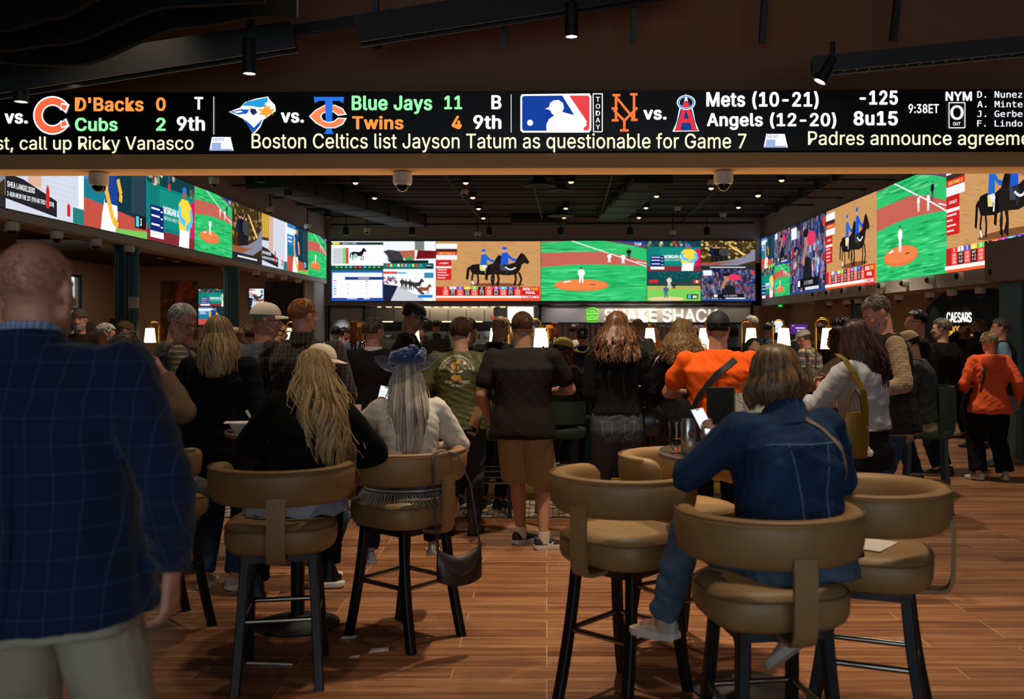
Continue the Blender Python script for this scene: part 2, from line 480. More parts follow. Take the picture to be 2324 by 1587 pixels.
# the beam over the opening: brown wall above the ticker, ticker, tan underside
KB = 0.0153
def beam_pt(px, py, off=0.0):
    a = (px - CX) / F; Y = (YBEAM - off) / (1 + KB * a)
    return Vector((a * Y, Y, H - (py - CY) / F * Y))
zt0, zt1 = beam_pt(1241, 346).z, beam_pt(1241, 210).z
zb = beam_pt(1241, 380).z
rz = -math.atan(KB)
Rb = Matrix.Rotation(rz, 3, 'Z')
mb = MB().box((0, YBEAM + .235, (zt0 - .02 + 5.25) / 2), (24, .3, 5.25 - zt0 + .02), Rb); struct('wall_beam', mb, M_brown)
zl = beam_pt(1241, 382).z
mb = MB()
prof = [(-.02, zt0 - .01), (-.02, zl + .015), (-.01, zl), (0.36, zl), (0.36, zt0 - .01)]
mb.loft([[Rb @ Vector((x, YBEAM + y, z)) for y, z in prof] for x in (-12, 12)])
mb2 = MB().box((0, YBEAM + .46, zb - .0), (24, .9, .05), Rb)
struct('trim_2', mb, M_tan)
# black border round the ticker is a part of the ticker

# ------------------------------------------------------------------ the ticker
tick = thing('led_ticker', 'long black scoreboard ticker with baseball scores and headlines across the beam', 'scoreboard', (0, YBEAM, (zt0 + zt1) / 2))
inv = Matrix.Translation((0, -YBEAM, -(zt0 + zt1) / 2))
def reloc(o): o.data.transform(inv); return o
mb = MB().box((0, YBEAM + .0, (zt0 + zt1) / 2), (22.6, .12, zt1 - zt0), Rb)
reloc(mb.build('display_panel', mat('ticker_black', (3, 3, 4), .35), tick, smooth=False))
class TickCanvas(Canvas):
    def __init__(s): super().__init__((0, 0, 0), (1, 0, 0), (0, 0, 1), (0, 0, 0)); s.step = .0012
    def pt(s, u, v): return beam_pt(u, v, .066 + s.lay * s.step)
    def cpoly(s, pts, col, nl=True): s.poly(pts, col, nl)
def tk(): return TickCanvas()
WHT, ORG, GRN, CRM = (245, 248, 255), (250, 150, 70), (150, 240, 170), (255, 246, 205)
def ttext(t, x0, yb, x1, yt, col, bold=0.02, mono=False, name='score_text'):
    vs, fs, a, b, c_, d = text_geo(t, bold, mono)
    iv = sorted((min(vs[i][0] for i in f), max(vs[i][0] for i in f), k) for k, f in enumerate(fs)); groups = []; end = -1e9
    for l, r_, k in iv:                     # one part per word
        if l > end + (.2 if not mono else .3): groups.append([])
        groups[-1].append(k); end = max(end, r_)
    for gset in groups:
        c = tk(); c.lay = 1; n = {}
        for k in gset:
            for i in fs[k]:
                if i not in n: n[i] = len(c.v); c.v.append(c.pt(x0 + (vs[i][0] - a) / (b - a) * (x1 - x0), yb + (vs[i][1] - c_) / (d - c_) * (yt - yb)))
            c.f.append(tuple(n[i] for i in fs[k])); c.c.append(col)
        reloc(c.build(name, M_screen_fine, tick))
for a in [("vs.", 10, 281, 63, 257, WHT, .035), ("D'Backs", 170, 253, 326, 221, ORG, .03), ("0", 354, 252, 376, 221, ORG, .03),
          ("Cubs", 170, 298, 267, 267, GRN, .03), ("2", 354, 297, 376, 267, GRN, .03), ("T", 441, 249, 461, 220, WHT, .03), ("9th", 401, 297, 465, 264, WHT, .03),
          ("vs.", 637, 279, 690, 255, WHT, .035), ("Blue Jays", 798, 259, 981, 217, GRN, .03), ("11", 1008, 248, 1049, 217, GRN, .03),
          ("Twins", 799, 294, 916, 263, ORG, .03), ("4", 1025, 293, 1048, 263, ORG, .03), ("B", 1115, 248, 1138, 216, WHT, .03), ("9th", 1074, 293, 1138, 261, WHT, .03),
          ("vs.", 1460, 272, 1513, 249, WHT, .035), ("Mets (10-21)", 1603, 248, 1858, 207, WHT, .03), ("Angels (12-20)", 1604, 295, 1898, 255, WHT, .03),
          ("-125", 1951, 238, 2038, 205, WHT, .035), ("8u15", 1937, 285, 2038, 252, WHT, .035), ("9:38ET", 2062, 257, 2131, 236, WHT, .02),
          ("NYM", 2146, 229, 2206, 208, WHT, .03), ("O", 2157, 272, 2187, 239, WHT, .02), ("OUT", 2163, 285, 2180, 277, WHT, .02)]:
    ttext(*a)
for i, (t, w) in enumerate([("D. Nunez", 2320), ("A. Minter", 2334), ("J. Gerber", 2334), ("F. Lindor", 2334)]):
    ttext(t, 2218, 222 + i * 21.8, w, 207 + i * 21.8, WHT, .008, True, 'player_name')
for t, x0, yb, x1, yt in [("tist, call up Ricky Vanasco", -33, 348, 439, 309), ("Boston Celtics list Jayson Tatum as questionable for Game 7", 571, 346, 1694, 302),
                          ("Padres announce agreement", 1834, 338, 2376, 298)]:
    ttext(t, x0, yb, x1, yt, CRM, .006, False, 'headline_word')
def tpoly(name, layers):
    c = tk()
    for pts, col in layers: c.poly(pts, col)
    reloc(c.build(name, M_screen_fine, tick))
def ringpoly(cx, cy, r0, r1, a0, a1, n=28, sx=1.0):
    o = [(cx + r1 * sx * math.cos(math.radians(a0 + (a1 - a0) * k / n)), cy - r1 * math.sin(math.radians(a0 + (a1 - a0) * k / n))) for k in range(n + 1)]
    i = [(cx + r0 * sx * math.cos(math.radians(a0 + (a1 - a0) * k / n)), cy - r0 * math.sin(math.radians(a0 + (a1 - a0) * k / n))) for k in range(n + 1)]
    return o + i[::-1]
def tring(name, items):
    """rings as strips of quads, safe for concave outlines"""
    c = tk()
    for cx, cy, r0, r1, a0, a1, sx, col in items:
        c.lay += 1
        n = 28
        for k in range(n):
            A = math.radians(a0 + (a1 - a0) * k / n); B = math.radians(a0 + (a1 - a0) * (k + 1) / n)
            c.poly([(cx + r1 * sx * math.cos(A), cy - r1 * math.sin(A)), (cx + r1 * sx * math.cos(B), cy - r1 * math.sin(B)),
                    (cx + r0 * sx * math.cos(B), cy - r0 * math.sin(B)), (cx + r0 * sx * math.cos(A), cy - r0 * math.sin(A))], col, False)
    return c
c = tring('logo', [(119, 262, 22, 44, 30, 330, 1.0, WHT), (119, 262, 25, 40.5, 33, 327, 1.0, (240, 100, 62))])
c.poly([(139, 233), (158, 237), (150, 258), (137, 246)], WHT); c.poly([(140, 237), (153, 240), (147, 252), (139, 245)], (240, 100, 62))
c.poly([(139, 291), (158, 287), (150, 268), (137, 278)], WHT); c.poly([(140, 287), (153, 284), (147, 273), (139, 279)], (240, 100, 62))
reloc(c.build('team_logo', M_screen_fine, tick))
# blue bird head with a leaf
tpoly('team_logo', [
    ([(519, 254), (545, 244), (556, 232), (580, 224), (608, 219), (612, 226), (624, 238), (626, 252), (612, 262), (598, 272), (590, 290), (576, 305), (562, 284), (552, 270), (536, 262)], (245, 248, 255)),
    ([(549, 240), (560, 231), (582, 226), (607, 221), (608, 230), (600, 236), (608, 240), (590, 244), (572, 241)], (40, 150, 210)),
    ([(521, 254), (546, 248), (566, 249), (560, 258), (540, 260)], (24, 90, 180)),
    ([(528, 254), (546, 251), (552, 254), (538, 257)], (240, 245, 255)),
    ([(553, 270), (560, 282), (575, 302), (589, 286), (596, 270), (586, 280), (576, 290), (566, 280)], (20, 80, 170)),
    ([(568, 246), (580, 248), (584, 256), (574, 262), (568, 254)], (30, 40, 80)),
    ([(602, 236), (606, 243), (613, 240), (612, 248), (624, 248), (618, 254), (620, 260), (610, 259), (604, 270), (602, 262), (588, 260), (593, 254), (586, 248), (598, 248)], (240, 160, 60))])
c = tk()
for pts, col in [([(712, 220), (781, 220), (779, 234), (770, 229), (755, 229), (753, 297), (758, 304), (735, 304), (740, 297), (738, 229), (724, 229), (714, 234)], (40, 110, 220)),
                 ([(701, 264), (716, 249), (737, 238), (761, 238), (778, 246), (787, 260), (767, 263), (757, 255), (744, 253), (733, 258), (729, 264), (733, 272), (744, 277), (757, 275), (767, 267), (787, 268), (778, 283), (761, 291), (737, 291), (716, 280)], (245, 250, 255)),
                 ([(704, 264), (718, 250), (738, 240), (760, 240), (776, 248), (783, 258), (768, 260), (758, 253), (744, 251), (732, 256), (726, 264), (732, 274), (744, 279), (758, 277), (768, 269), (783, 270), (776, 281), (760, 289), (738, 289), (718, 278)], (240, 130, 84)),
                 ([(738, 229), (755, 229), (754, 268), (739, 268)], (40, 110, 220))]:
    c.poly(pts, col)
reloc(c.build('team_logo', M_screen_fine, tick))
# league emblem: batter silhouette between blue and red
tpoly('league_logo', [
    ([(1184, 214), (1338, 212), (1342, 218), (1342, 295), (1337, 301), (1186, 301), (1181, 296), (1181, 219)], WHT),
    ([(1188, 218), (1276, 217), (1300, 250), (1318, 297), (1189, 297), (1185, 293), (1185, 222)], (22, 60, 150)),
    ([(1290, 217), (1335, 217), (1338, 221), (1338, 291), (1334, 296), (1318, 296), (1332, 284), (1312, 256)], (226, 66, 72)),
    ([(1276, 217), (1292, 217), (1332, 276), (1326, 288), (1316, 282)], WHT),
    ([(1236, 247), (1246, 243), (1248, 234), (1256, 228), (1268, 227), (1278, 234), (1280, 246), (1276, 254), (1290, 258), (1306, 262), (1318, 276), (1326, 297), (1240, 297), (1240, 282), (1246, 270), (1258, 262), (1252, 258), (1250, 252), (1246, 249)], WHT),
    ([(1199, 272), (1206, 272), (1210, 277), (1209, 283), (1204, 286), (1198, 284), (1196, 278)], WHT)])
c = tk()
c.line([(1346, 213), (1367, 213), (1367, 299), (1347, 299), (1346, 213)], 2.2, WHT)
for i, ch in enumerate("TODAY"): c.text(ch, 1352, 231 + i * 15.7, 1362, 220 + i * 15.7, WHT, .01)
c.line([(485, 219), (485, 305)], 2, (190, 200, 215)); c.line([(1160, 214), (1160, 301)], 2, (190, 200, 215))
c.line([(2154, 233), (2190, 233), (2190, 290), (2154, 290), (2154, 232)], 2, WHT)
reloc(c.build('divider_lines', M_screen_fine, tick))
c = tk(); o_ = (245, 120, 60)
for pts in ([(1398, 216), (1398, 274)], [(1439, 214), (1439, 272)], [(1398, 220), (1439, 270)], [(1390, 216), (1408, 216)], [(1430, 214), (1447, 214)], [(1388, 246), (1402, 246)], [(1436, 246), (1447, 246)], [(1388, 273), (1404, 273)], [(1432, 272), (1447, 272)],
            [(1393, 250), (1417, 274)], [(1443, 248), (1417, 274)], [(1417, 270), (1417, 296)], [(1407, 296), (1427, 296)]):
    c.line(pts, 5.5, o_)
reloc(c.build('team_logo', M_screen_fine, tick))
c = tk()
c.poly([(1557, 212), (1562, 234), (1572, 244), (1578, 276), (1587, 298), (1526, 299), (1536, 276), (1542, 244), (1552, 234)], (240, 245, 255))
c.poly([(1557, 228), (1566, 234), (1582, 296), (1532, 297), (1548, 234)], (24, 60, 130))
for pts in ([(1557, 232), (1539, 295)], [(1557, 232), (1576, 295)], [(1545, 274), (1570, 274)]): c.line(pts, 9, (224, 50, 58))
for pts in ([(1531, 295), (1547, 295)], [(1568, 295), (1584, 295)]): c.line(pts, 4, (224, 50, 58))
cc = tring('', [(1557, 233, 12, 17, 0, 360, 1.25, (235, 242, 255)), (1557, 233, 13, 15, 0, 360, 1.25, (20, 110, 190))])
for f, col in zip(cc.f, cc.c):
    c.lay = 8; n0 = len(c.v); c.v += [Vector(cc.v[i]) + Vector((0, -.006, 0)) for i in f]; c.f.append(tuple(range(n0, n0 + len(f)))); c.c.append(col)
reloc(c.build('team_logo', M_screen_fine, tick))
for x in (475, 1733):
    d = 0 if x == 475 else -7
    c = tk()
    c.poly([(x + 6, 311 + d), (x + 48, 311 + d), (x + 55, 342 + d), (x, 342 + d)], (238, 242, 255)); c.poly([(x + 2, 338 + d), (x + 50, 338 + d), (x + 52, 342 + d), (x, 342 + d)], (150, 165, 200))
    c.text("NEWS", x + 8, 320 + d, x + 34, 313 + d, (90, 110, 170), .0); c.poly([(x + 6, 324 + d), (x + 27, 324 + d), (x + 26, 339 + d), (x + 5, 339 + d)], (150, 170, 215))
    reloc(c.build('news_icon', M_screen_fine, tick))
# ------------------------------------------------------------------ video walls
def person_flat(c, u, v, h, asp, body, legs, skin=(200, 150, 120), cap=(30, 30, 40)):
    """small sportsman in a broadcast picture: legs, trunk, arms, head with cap; h in v units"""
    w = h / asp
    c.cpoly([(u - .14 * w, v), (u - .05 * w, v), (u, v + .38 * h), (u + .06 * w, v), (u + .15 * w, v), (u + .12 * w, v + .5 * h), (u - .12 * w, v + .5 * h)], legs)
    c.cpoly([(u - .13 * w, v + .46 * h), (u + .13 * w, v + .46 * h), (u + .18 * w, v + .8 * h), (u + .06 * w, v + .86 * h), (u - .06 * w, v + .86 * h), (u - .18 * w, v + .8 * h)], body)
    c.line([(u - .16 * w, v + .78 * h), (u - .2 * w, v + .58 * h), (u - .05 * w, v + .5 * h)], .07 * h, body, asp)
    c.line([(u + .16 * w, v + .78 * h), (u + .21 * w, v + .58 * h), (u + .06 * w, v + .5 * h)], .07 * h, body, asp)
    c.ell(u, v + .92 * h, .07 * w, .08 * h, skin, 10); c.ell(u, v + .955 * h, .075 * w, .05 * h, cap, 10)

def grass(c, rnd, box, cols, n):
    for _ in range(n):
        u = rnd.uniform(box[0], box[2]); v = rnd.uniform(box[1], box[3]); w = rnd.uniform(.04, .16); h = rnd.uniform(.006, .016)
        if v + h < box[3]: c.cpoly([(u - w, v), (u, v - h), (u + w, v + h * .4), (u, v + h)], rnd.choice(cols), False)

def pic_field(c, asp, rnd):
    c.rect(0, 0, 1, 1, (46, 186, 104)); c.lay += 1
    grass(c, rnd, (0, 0, 1, .55), [(60, 205, 120), (34, 165, 88), (84, 214, 136), (26, 150, 80)], 150)
    c.cpoly([(0, .98), (.3, 1), (.0, 1)], (150, 70, 70)); c.lay += 1
    grass(c, rnd, (0, .8, .9, .99), [(60, 190, 104), (34, 150, 84), (96, 204, 136)], 40)
    c.cpoly([(0, .8), (.55, .82), (.78, .76), (1, .66), (1, .58), (.72, .6), (.5, .61), (.28, .6), (0, .56)], (190, 96, 82))
    c.cpoly([(.6, 1), (.84, .93), (1, .86), (1, 1)], (96, 66, 90)); c.cpoly([(.7, 1), (.84, .97), (1, .93), (1, 1)], (30, 60, 130))
    c.line([(.29, 1), (.8, .7), (1, .57)], .014, (240, 240, 240), asp); c.line([(.9, .66), (1, .62)], .012, (235, 235, 235), asp)
    c.ell(.38, .26, .26, .1, (222, 116, 62), 28); c.ell(.38, .27, .24, .08, (232, 128, 70), 28)
    c.line([(.21, .31), (.28, .33)], .02, (245, 235, 225), asp)
    for k in range(5): c.ell(.47 + .01 * k, .27 + .004 * (k % 3), .014, .006, (120, 60, 40), 8)
    person_flat(c, .38, .3, .26, asp, (246, 246, 248), (240, 240, 244))
    person_flat(c, .645, .64, .16, asp, (236, 236, 242), (230, 230, 236)); person_flat(c, .775, .62, .17, asp, (240, 240, 246), (240, 240, 244))
    person_flat(c, .83, .7, .18, asp, (24, 24, 30), (50, 60, 76))
    c.text("TOP", .88, .92, .95, .97, (225, 240, 255), .02)

def horse(c, u, v, s, asp, col, rider, white=True):
    """horse in profile facing right with a rider; s is its height in v units"""
    q = s / asp
    def T(p): return [(u + x * q, v + y * s) for x, y in p]
    for x0, x1, x2 in ((-.36, -.42, -.36), (-.24, -.2, -.22), (.3, .33, .28), (.42, .5, .42)):
        c.line([(u + x0 * q, v + .42 * s), (u + x1 * q, v + .2 * s), (u + x2 * q, v + .0 * s)], .065 * s, col, asp)
    if white: c.line([(u - .41 * q, v + .13 * s), (u - .36 * q, v + .01 * s)], .05 * s, (235, 235, 235), asp)
    c.cpoly(T([(-.5, .55), (-.42, .68), (-.2, .7), (.1, .66), (.3, .72), (.44, .92), (.52, 1.0), (.6, .95), (.74, .74), (.7, .66), (.6, .7), (.52, .66), (.46, .5), (.36, .36), (.1, .32), (-.15, .34), (-.4, .36)]), col)
    c.cpoly(T([(-.46, .64), (-.58, .56), (-.62, .2), (-.54, .16), (-.5, .45)]), (20, 16, 16))
    c.cpoly(T([(.3, .74), (.46, .98), (.52, 1.02), (.5, .9)]), (14, 12, 12))
    if rider is not None:
        c.cpoly(T([(-.16, .66), (.04, .66), (.02, .46), (-.14, .48)]), (222, 212, 130) if white else (60, 70, 80)); c.cpoly(T([(-.1, .7), (.06, .7), (.14, .54), (.08, .38), (.03, .38), (.05, .52), (-.06, .6)]), (226, 226, 230) if white else (40, 46, 60)); c.cpoly(T([(-.14, .66), (.1, .66), (.1, .98), (.02, 1.04), (-.1, 1.0)]), rider)
        c.line([(u + .06 * q, v + .96 * s), (u + .2 * q, v + .82 * s), (u + .34 * q, v + .78 * s)], .08 * s, rider, asp)
        c.ell(u - .02 * q, v + 1.1 * s, .065 * q, .07 * s, (206, 160, 130), 12); c.ell(u - .02 * q, v + 1.15 * s, .075 * q, .05 * s, rider, 12)

def pic_race(c, asp, rnd):
    c.rect(0, .2, 1, 1, (196, 146, 92)); c.lay += 1
    for _ in range(190):
        u, v = rnd.random(), rnd.uniform(.24, 1)
        c.cpoly([(u, v), (u + .05, v - .012), (u + .09, v - .03), (u + .05, v - .006)], rnd.choice([(210, 162, 108), (178, 128, 76), (166, 116, 68)]), False)
    c.ell(.58, .27, .26, .03, (120, 76, 46), 20)
    horse(c, .46, .27, .5, asp, (26, 22, 24), (36, 100, 190)); horse(c, .66, .25, .55, asp, (34, 26, 24), (34, 84, 200), False)
    for k in range(7): c.ell(.665 + .015 * k, .56 - .035 * math.sin(k * .5), .01, .012, (225, 225, 225), 8)
    c.rect(0, .7, .2, .96, (246, 246, 246)); c.rect(0, .83, .2, .875, (60, 40, 40)); c.rect(0, .77, .2, .83, (214, 40, 34)); c.rect(0, .69, .2, .77, (232, 232, 232))
    c.text("5 MIN TO RACE 12", .02, .785, .18, .815, (255, 240, 120), .01)
    for v0, v1, col in ((.58, .69, (196, 30, 32)), (.55, .58, (240, 232, 226)), (.35, .55, (206, 34, 36))): c.rect(0, v0, .145, v1, col)
    c.text("JOCKEY", .03, .62, .12, .645, (255, 255, 255), .01)
    for k in range(4): c.rect(.01, .38 + k * .045, rnd.uniform(.06, .13), .395 + k * .045, (240, 210, 205))
    c.rect(0, 0, 1, .24, (232, 96, 46)); c.rect(0, .085, .82, .235, (190, 34, 38))
    pal = [(232, 60, 50), (240, 240, 240), (70, 90, 200), (240, 220, 60), (90, 210, 90), (30, 30, 34), (240, 100, 50), (190, 60, 200), (60, 200, 210), (50, 60, 190), (130, 60, 50)]
    for k in range(11):
        u0 = .06 + k * .069
        c.rect(u0, .195, u0 + .062, .237, pal[k]); c.text(str(k + 1), u0 + .022, .2, u0 + .04, .231, (250, 250, 250) if k != 1 else (20, 20, 20), .02)
        c.rect(u0, .088, u0 + .062, .193, (60, 20, 28) if k % 2 else (226, 70, 48))
        for j, t in enumerate(rnd.sample(["5", "9-2", "35", "20", "7-5", "11", "918", "434", "328", "520", "147", "100"], 3)): c.text(t, u0 + .012, .1 + j * .031, u0 + .05, .122 + j * .031, (250, 236, 230), .015)
    c.rect(0, .05, .7, .083, (244, 236, 228)); c.rect(.7, .05, .82, .083, (255, 250, 244))
    c.rect(.82, .02, .985, .235, (200, 36, 36))
    c.text("PICK", .83, .175, .9, .22, (255, 250, 250), .03); c.text("FIVE", .91, .175, .975, .22, (250, 200, 60), .03)
    c.text("POOL", .86, .115, .95, .155, (255, 250, 250), .03); c.text("$817,043", .825, .035, .98, .09, (255, 250, 250), .03)

def pic_morgan(c, asp, rnd):
    c.rect(0, 0, 1, 1, (18, 120, 112)); c.rect(0, 0, 1, .16, (128, 44, 52)); c.rect(0, .8, 1, 1, (20, 60, 66))
    for _ in range(26): c.ell(rnd.random(), rnd.uniform(.82, 1), .03, .06, rnd.choice([(230, 230, 235), (40, 90, 120), (120, 170, 70), (200, 60, 60), (60, 60, 70), (210, 170, 140)]), 8, nl=False)
    c.lay += 1
    c.rect(.24, .22, .9, .76, (20, 136, 124)); c.rect(.9, .16, 1, .72, (200, 30, 90))
    c.text("MORGAN & MORGAN", .31, .42, .93, .53, (240, 250, 245), .03); c.text("AMERICAS LARGEST INJURY LAW FIRM", .31, .34, .9, .39, (220, 240, 235), .0)
    c.rect(.06, .14, .32, .5, (20, 40, 110)); c.rect(.06, .05, .32, .14, (240, 240, 244))
    for v in (.44, .34, .22): c.rect(.08, v, .24, v + .025, (235, 235, 245)); c.rect(.26, v - .02, .3, v, (235, 235, 245))
    c.cpoly([(.64, 0), (.86, 0), (.88, .3), (.66, .3)], (244, 244, 240))
    c.cpoly([(.64, .26), (.88, .26), (.92, .62), (.84, .72), (.7, .72), (.63, .62)], (244, 210, 62))
    c.line([(.9, .6), (.93, .4), (.8, .28)], .1, (90, 190, 230), asp); c.line([(.65, .6), (.66, .42), (.78, .36)], .1, (90, 190, 230), asp)
    c.ell(.76, .8, .045, .085, (150, 100, 76), 14); c.ell(.76, .86, .05, .05, (50, 110, 200), 14)

def pic_batter(c, asp, rnd):
    c.rect(0, 0, 1, 1, (26, 118, 140)); c.rect(0, .56, .36, 1, (60, 130, 190)); c.rect(.5, .2, .98, 1, (20, 52, 64)); c.rect(.72, .3, .96, .95, (40, 62, 74)); c.rect(0, .78, .4, .92, (220, 235, 245))
    c.cpoly([(0, 0), (1, 0), (1, .22), (0, .34)], (190, 80, 66)); c.cpoly([(.3, 0), (1, .0), (1, .1), (.3, .04)], (120, 190, 90))
    for k in range(3): c.rect(.04, .62 + k * .08, .2, .65 + k * .08, (230, 240, 250))
    c.cpoly([(.24, 0), (.46, 0), (.5, .22), (.48, .4), (.3, .4), (.26, .2)], (240, 240, 240))
    c.cpoly([(.3, .34), (.5, .34), (.5, .74), (.45, .84), (.36, .84), (.3, .74)], (28, 62, 140))
    c.line([(.33, .76), (.32, .5), (.42, .16), (.5, .08)], .1, (236, 180, 60), asp); c.line([(.5, .68), (.55, .5), (.54, .4)], .09, (236, 180, 60), asp)
    c.ell(.45, .92, .05, .1, (170, 120, 92), 14); c.ell(.44, .98, .06, .05, (22, 40, 90), 14)
    c.rect(.78, .12, .98, .3, (24, 24, 30)); c.rect(.8, .14, .85, .28, (90, 200, 220)); c.text("3", .87, .16, .9, .26, (240, 240, 240), .02)

def pic_build(c, asp, rnd):
    c.rect(0, 0, 1, 1, (204, 210, 224))
    for k in range(14): c.rect(.42, .1 + k * .06, .92, .108 + k * .06, (186, 192, 208), False)
    c.lay += 1
    c.rect(0, .5, .28, 1, (222, 166, 58)); c.cpoly([(0, .48), (.26, .5), (.26, .56), (0, .54)], (60, 54, 50)); c.rect(.26, .3, .42, 1, (214, 170, 146)); c.rect(.92, 0, 1, 1, (242, 244, 246))
    for k in range(4): c.line([(.02 + k * .07, .56), (.05 + k * .07, 1)], .03, (70, 120, 60), asp)
    c.cpoly([(0, .1), (.62, .02), (.62, .2), (.2, .34), (0, .36)], (34, 34, 40))
    c.text("SHEA LANGELIERS", .02, .22, .34, .28, (245, 245, 245), .02); c.text("2-RUN HR IN THE 1ST (9TH HR THIS SEASON)", .02, .12, .58, .18, (245, 245, 245), .02)
    for u, k in (.5, 1), (.78, .6): c.cpoly([(u - .022, .1 * k), (u + .022, .1 * k), (u + .022, .3 * k), (u, .36 * k), (u - .022, .3 * k)], (206, 40, 40))
    c.rect(.84, 0, 1, .18, (40, 120, 120))

def pic_news(c, asp, rnd):
    c.rect(0, 0, 1, 1, (60, 46, 24))
    for _ in range(150): c.ell(rnd.random(), rnd.uniform(.4, 1), rnd.uniform(.01, .04), rnd.uniform(.01, .05), rnd.choice([(250, 226, 150), (180, 130, 50), (120, 84, 30), (40, 30, 18), (230, 190, 90)]), 7, rnd.random(), nl=False)
    c.lay += 1
    for u, col in ((.24, (24, 30, 60)), (.33, (20, 20, 22)), (.43, (60, 62, 66))): person_flat(c, u, .16, .68, asp * .8, col, (26, 26, 30), (190, 140, 110), (40, 30, 26))
    c.cpoly([(0, .2), (.5, .3), (.8, .44), (1, .7), (1, .3), (.6, .1), (0, .06)], (130, 130, 150)); c.cpoly([(0, .24), (.5, .24), (.75, .3), (.3, .14), (0, .14)], (150, 84, 50))
    c.cpoly([(.48, .88), (.56, .84), (.84, .5), (.78, .48)], (226, 190, 116)); c.rect(0, 0, 1, .13, (40, 40, 44)); c.rect(.16, .05, .82, .08, (226, 226, 230))

def pic_crowd(c, asp, rnd):
    c.rect(0, 0, 1, 1, (24, 34, 66))
    for _ in range(330):
        u, v = rnd.random(), rnd.random(); r = rnd.uniform(.012, .03)
        c.cpoly([(u - r * 1.2, v - .1), (u + r * 1.2, v - .1), (u + r, v), (u - r, v)], rnd.choice([(40, 90, 190), (230, 232, 240), (30, 40, 80), (190, 50, 56), (60, 140, 210), (24, 24, 30), (90, 100, 120)]), False)
        c.ell(u, v + .02, r * .7, .035, rnd.choice([(206, 160, 132), (186, 132, 102), (120, 80, 60)]), 7, nl=False); c.ell(u, v + .045, r * .75, .022, rnd.choice([(30, 60, 150), (40, 30, 26), (24, 24, 30), (200, 200, 210)]), 7, nl=False)
    c.lay += 1
    c.cpoly([(.36, 0), (.66, 0), (.62, .46), (.5, .52), (.4, .44)], (28, 32, 36)); c.line([(.4, .4), (.42, .56), (.5, .7)], .1, (180, 124, 92), asp)
    c.ell(.48, .74, .065, .12, (176, 122, 92), 14); c.ell(.47, .83, .08, .06, (20, 24, 40), 14); c.ell(.62, .74, .12, .1, (216, 56, 96), 16, -.4)
    c.rect(.04, .8, .2, .96, (226, 240, 250)); c.rect(.22, .1, .8, .22, (20, 22, 28)); c.rect(.24, .12, .3, .2, (240, 240, 244))
    c.text("1-2  2 OUTS", .42, .135, .66, .185, (235, 235, 235), .01); c.rect(.45, .06, .82, .1, (210, 214, 220)); c.rect(0, 0, 1, .05, (30, 70, 150)); c.rect(.92, .84, .99, .95, (214, 60, 40))

def pic_pitch(c, asp, rnd):
    c.rect(0, 0, 1, 1, (120, 200, 86)); c.rect(0, .62, 1, 1, (16, 70, 74)); c.lay += 1
    for _ in range(70): c.rect((u := rnd.random() * .97), (v := rnd.uniform(.76, .98)), u + .02, v + .015, rnd.choice([(40, 120, 120), (10, 40, 50), (70, 140, 140)]), False)
    c.rect(0, .5, 1, .62, (52, 58, 60)); c.cpoly([(.0, .4), (1, .4), (1, .48), (.0, .46)], (206, 150, 100)); c.rect(.86, .58, .99, .7, (204, 40, 40)); c.ell(.93, .64, .025, .045, (240, 220, 220)); c.rect(.04, .6, .2, .7, (206, 44, 44))
    c.ell(.35, .06, .34, .08, (226, 200, 150), 24); person_flat(c, .35, .1, .42, asp, (70, 96, 120), (80, 106, 130)); person_flat(c, .41, .42, .4, asp * 1.1, (214, 206, 186), (210, 205, 190)); person_flat(c, .5, .4, .2, asp * .6, (30, 34, 44), (40, 40, 50))
    c.rect(.74, .06, .95, .22, (24, 26, 30)); c.rect(.76, .08, .82, .2, (80, 180, 220)); c.rect(.85, .09, .93, .18, (200, 210, 190))

def pic_board(c, asp, rnd):
    c.rect(0, 0, 1, 1, (34, 90, 190)); c.rect(.02, .06, .98, .94, (246, 250, 255)); c.rect(.02, .84, .98, .94, (226, 236, 246)); c.rect(.26, .7, .98, .8, (20, 60, 120)); c.text("PROGRAM", .52, .73, .72, .77, (255, 255, 255), .01)
    for k in range(6):
        c.rect(.04, .66 - k * .09, .1, .7 - k * .09, [(230, 80, 70), (240, 160, 140), (120, 200, 230), (60, 150, 110), (240, 110, 70), (70, 180, 240)][k])
        if k % 2: c.rect(.3, .62 - k * .08, .35, .65 - k * .08, (240, 170, 160))
        c.rect(.66, .64 - k * .085, .7, .67 - k * .085, [(40, 40, 40), (240, 150, 140), (240, 130, 120), (150, 230, 170), (250, 200, 190), (200, 200, 200)][k])
    c.rect(.02, .05, .98, .1, (30, 60, 110)); c.rect(.3, .06, .5, .09, (220, 230, 240)); c.rect(.62, .06, .74, .09, (230, 220, 240))

def pic_paddock(c, asp, rnd):
    c.rect(0, 0, 1, 1, (240, 246, 250)); c.rect(0, .88, 1, .97, (36, 50, 50)); c.rect(.02, .9, .16, .96, (230, 220, 60)); c.text("RACE 4  TURF", .22, .905, .48, .945, (235, 245, 240), .01)
    c.rect(.02, .24, .32, .78, (200, 206, 212)); c.rect(.22, .24, .28, .78, (120, 205, 110)); c.rect(.28, .24, .33, .78, (214, 60, 60))
    for k in range(7): c.rect(.04, .26 + k * .074, .2, .27 + k * .074, (150, 156, 164), False)
    c.lay += 1
    horse(c, .5, .36, .42, asp, (24, 24, 28), None, False); person_flat(c, .46, .26, .36, asp, (150, 190, 190), (236, 236, 236)); c.rect(0, .04, 1, .18, (20, 62, 56)); c.rect(0, .0, 1, .05, (30, 90, 80))
    for k in range(10): c.rect(.08 + k * .09, .1, .13 + k * .09, .15, rnd.choice([(230, 60, 50), (240, 240, 240), (240, 220, 60), (80, 190, 90), (90, 190, 210)]), False)

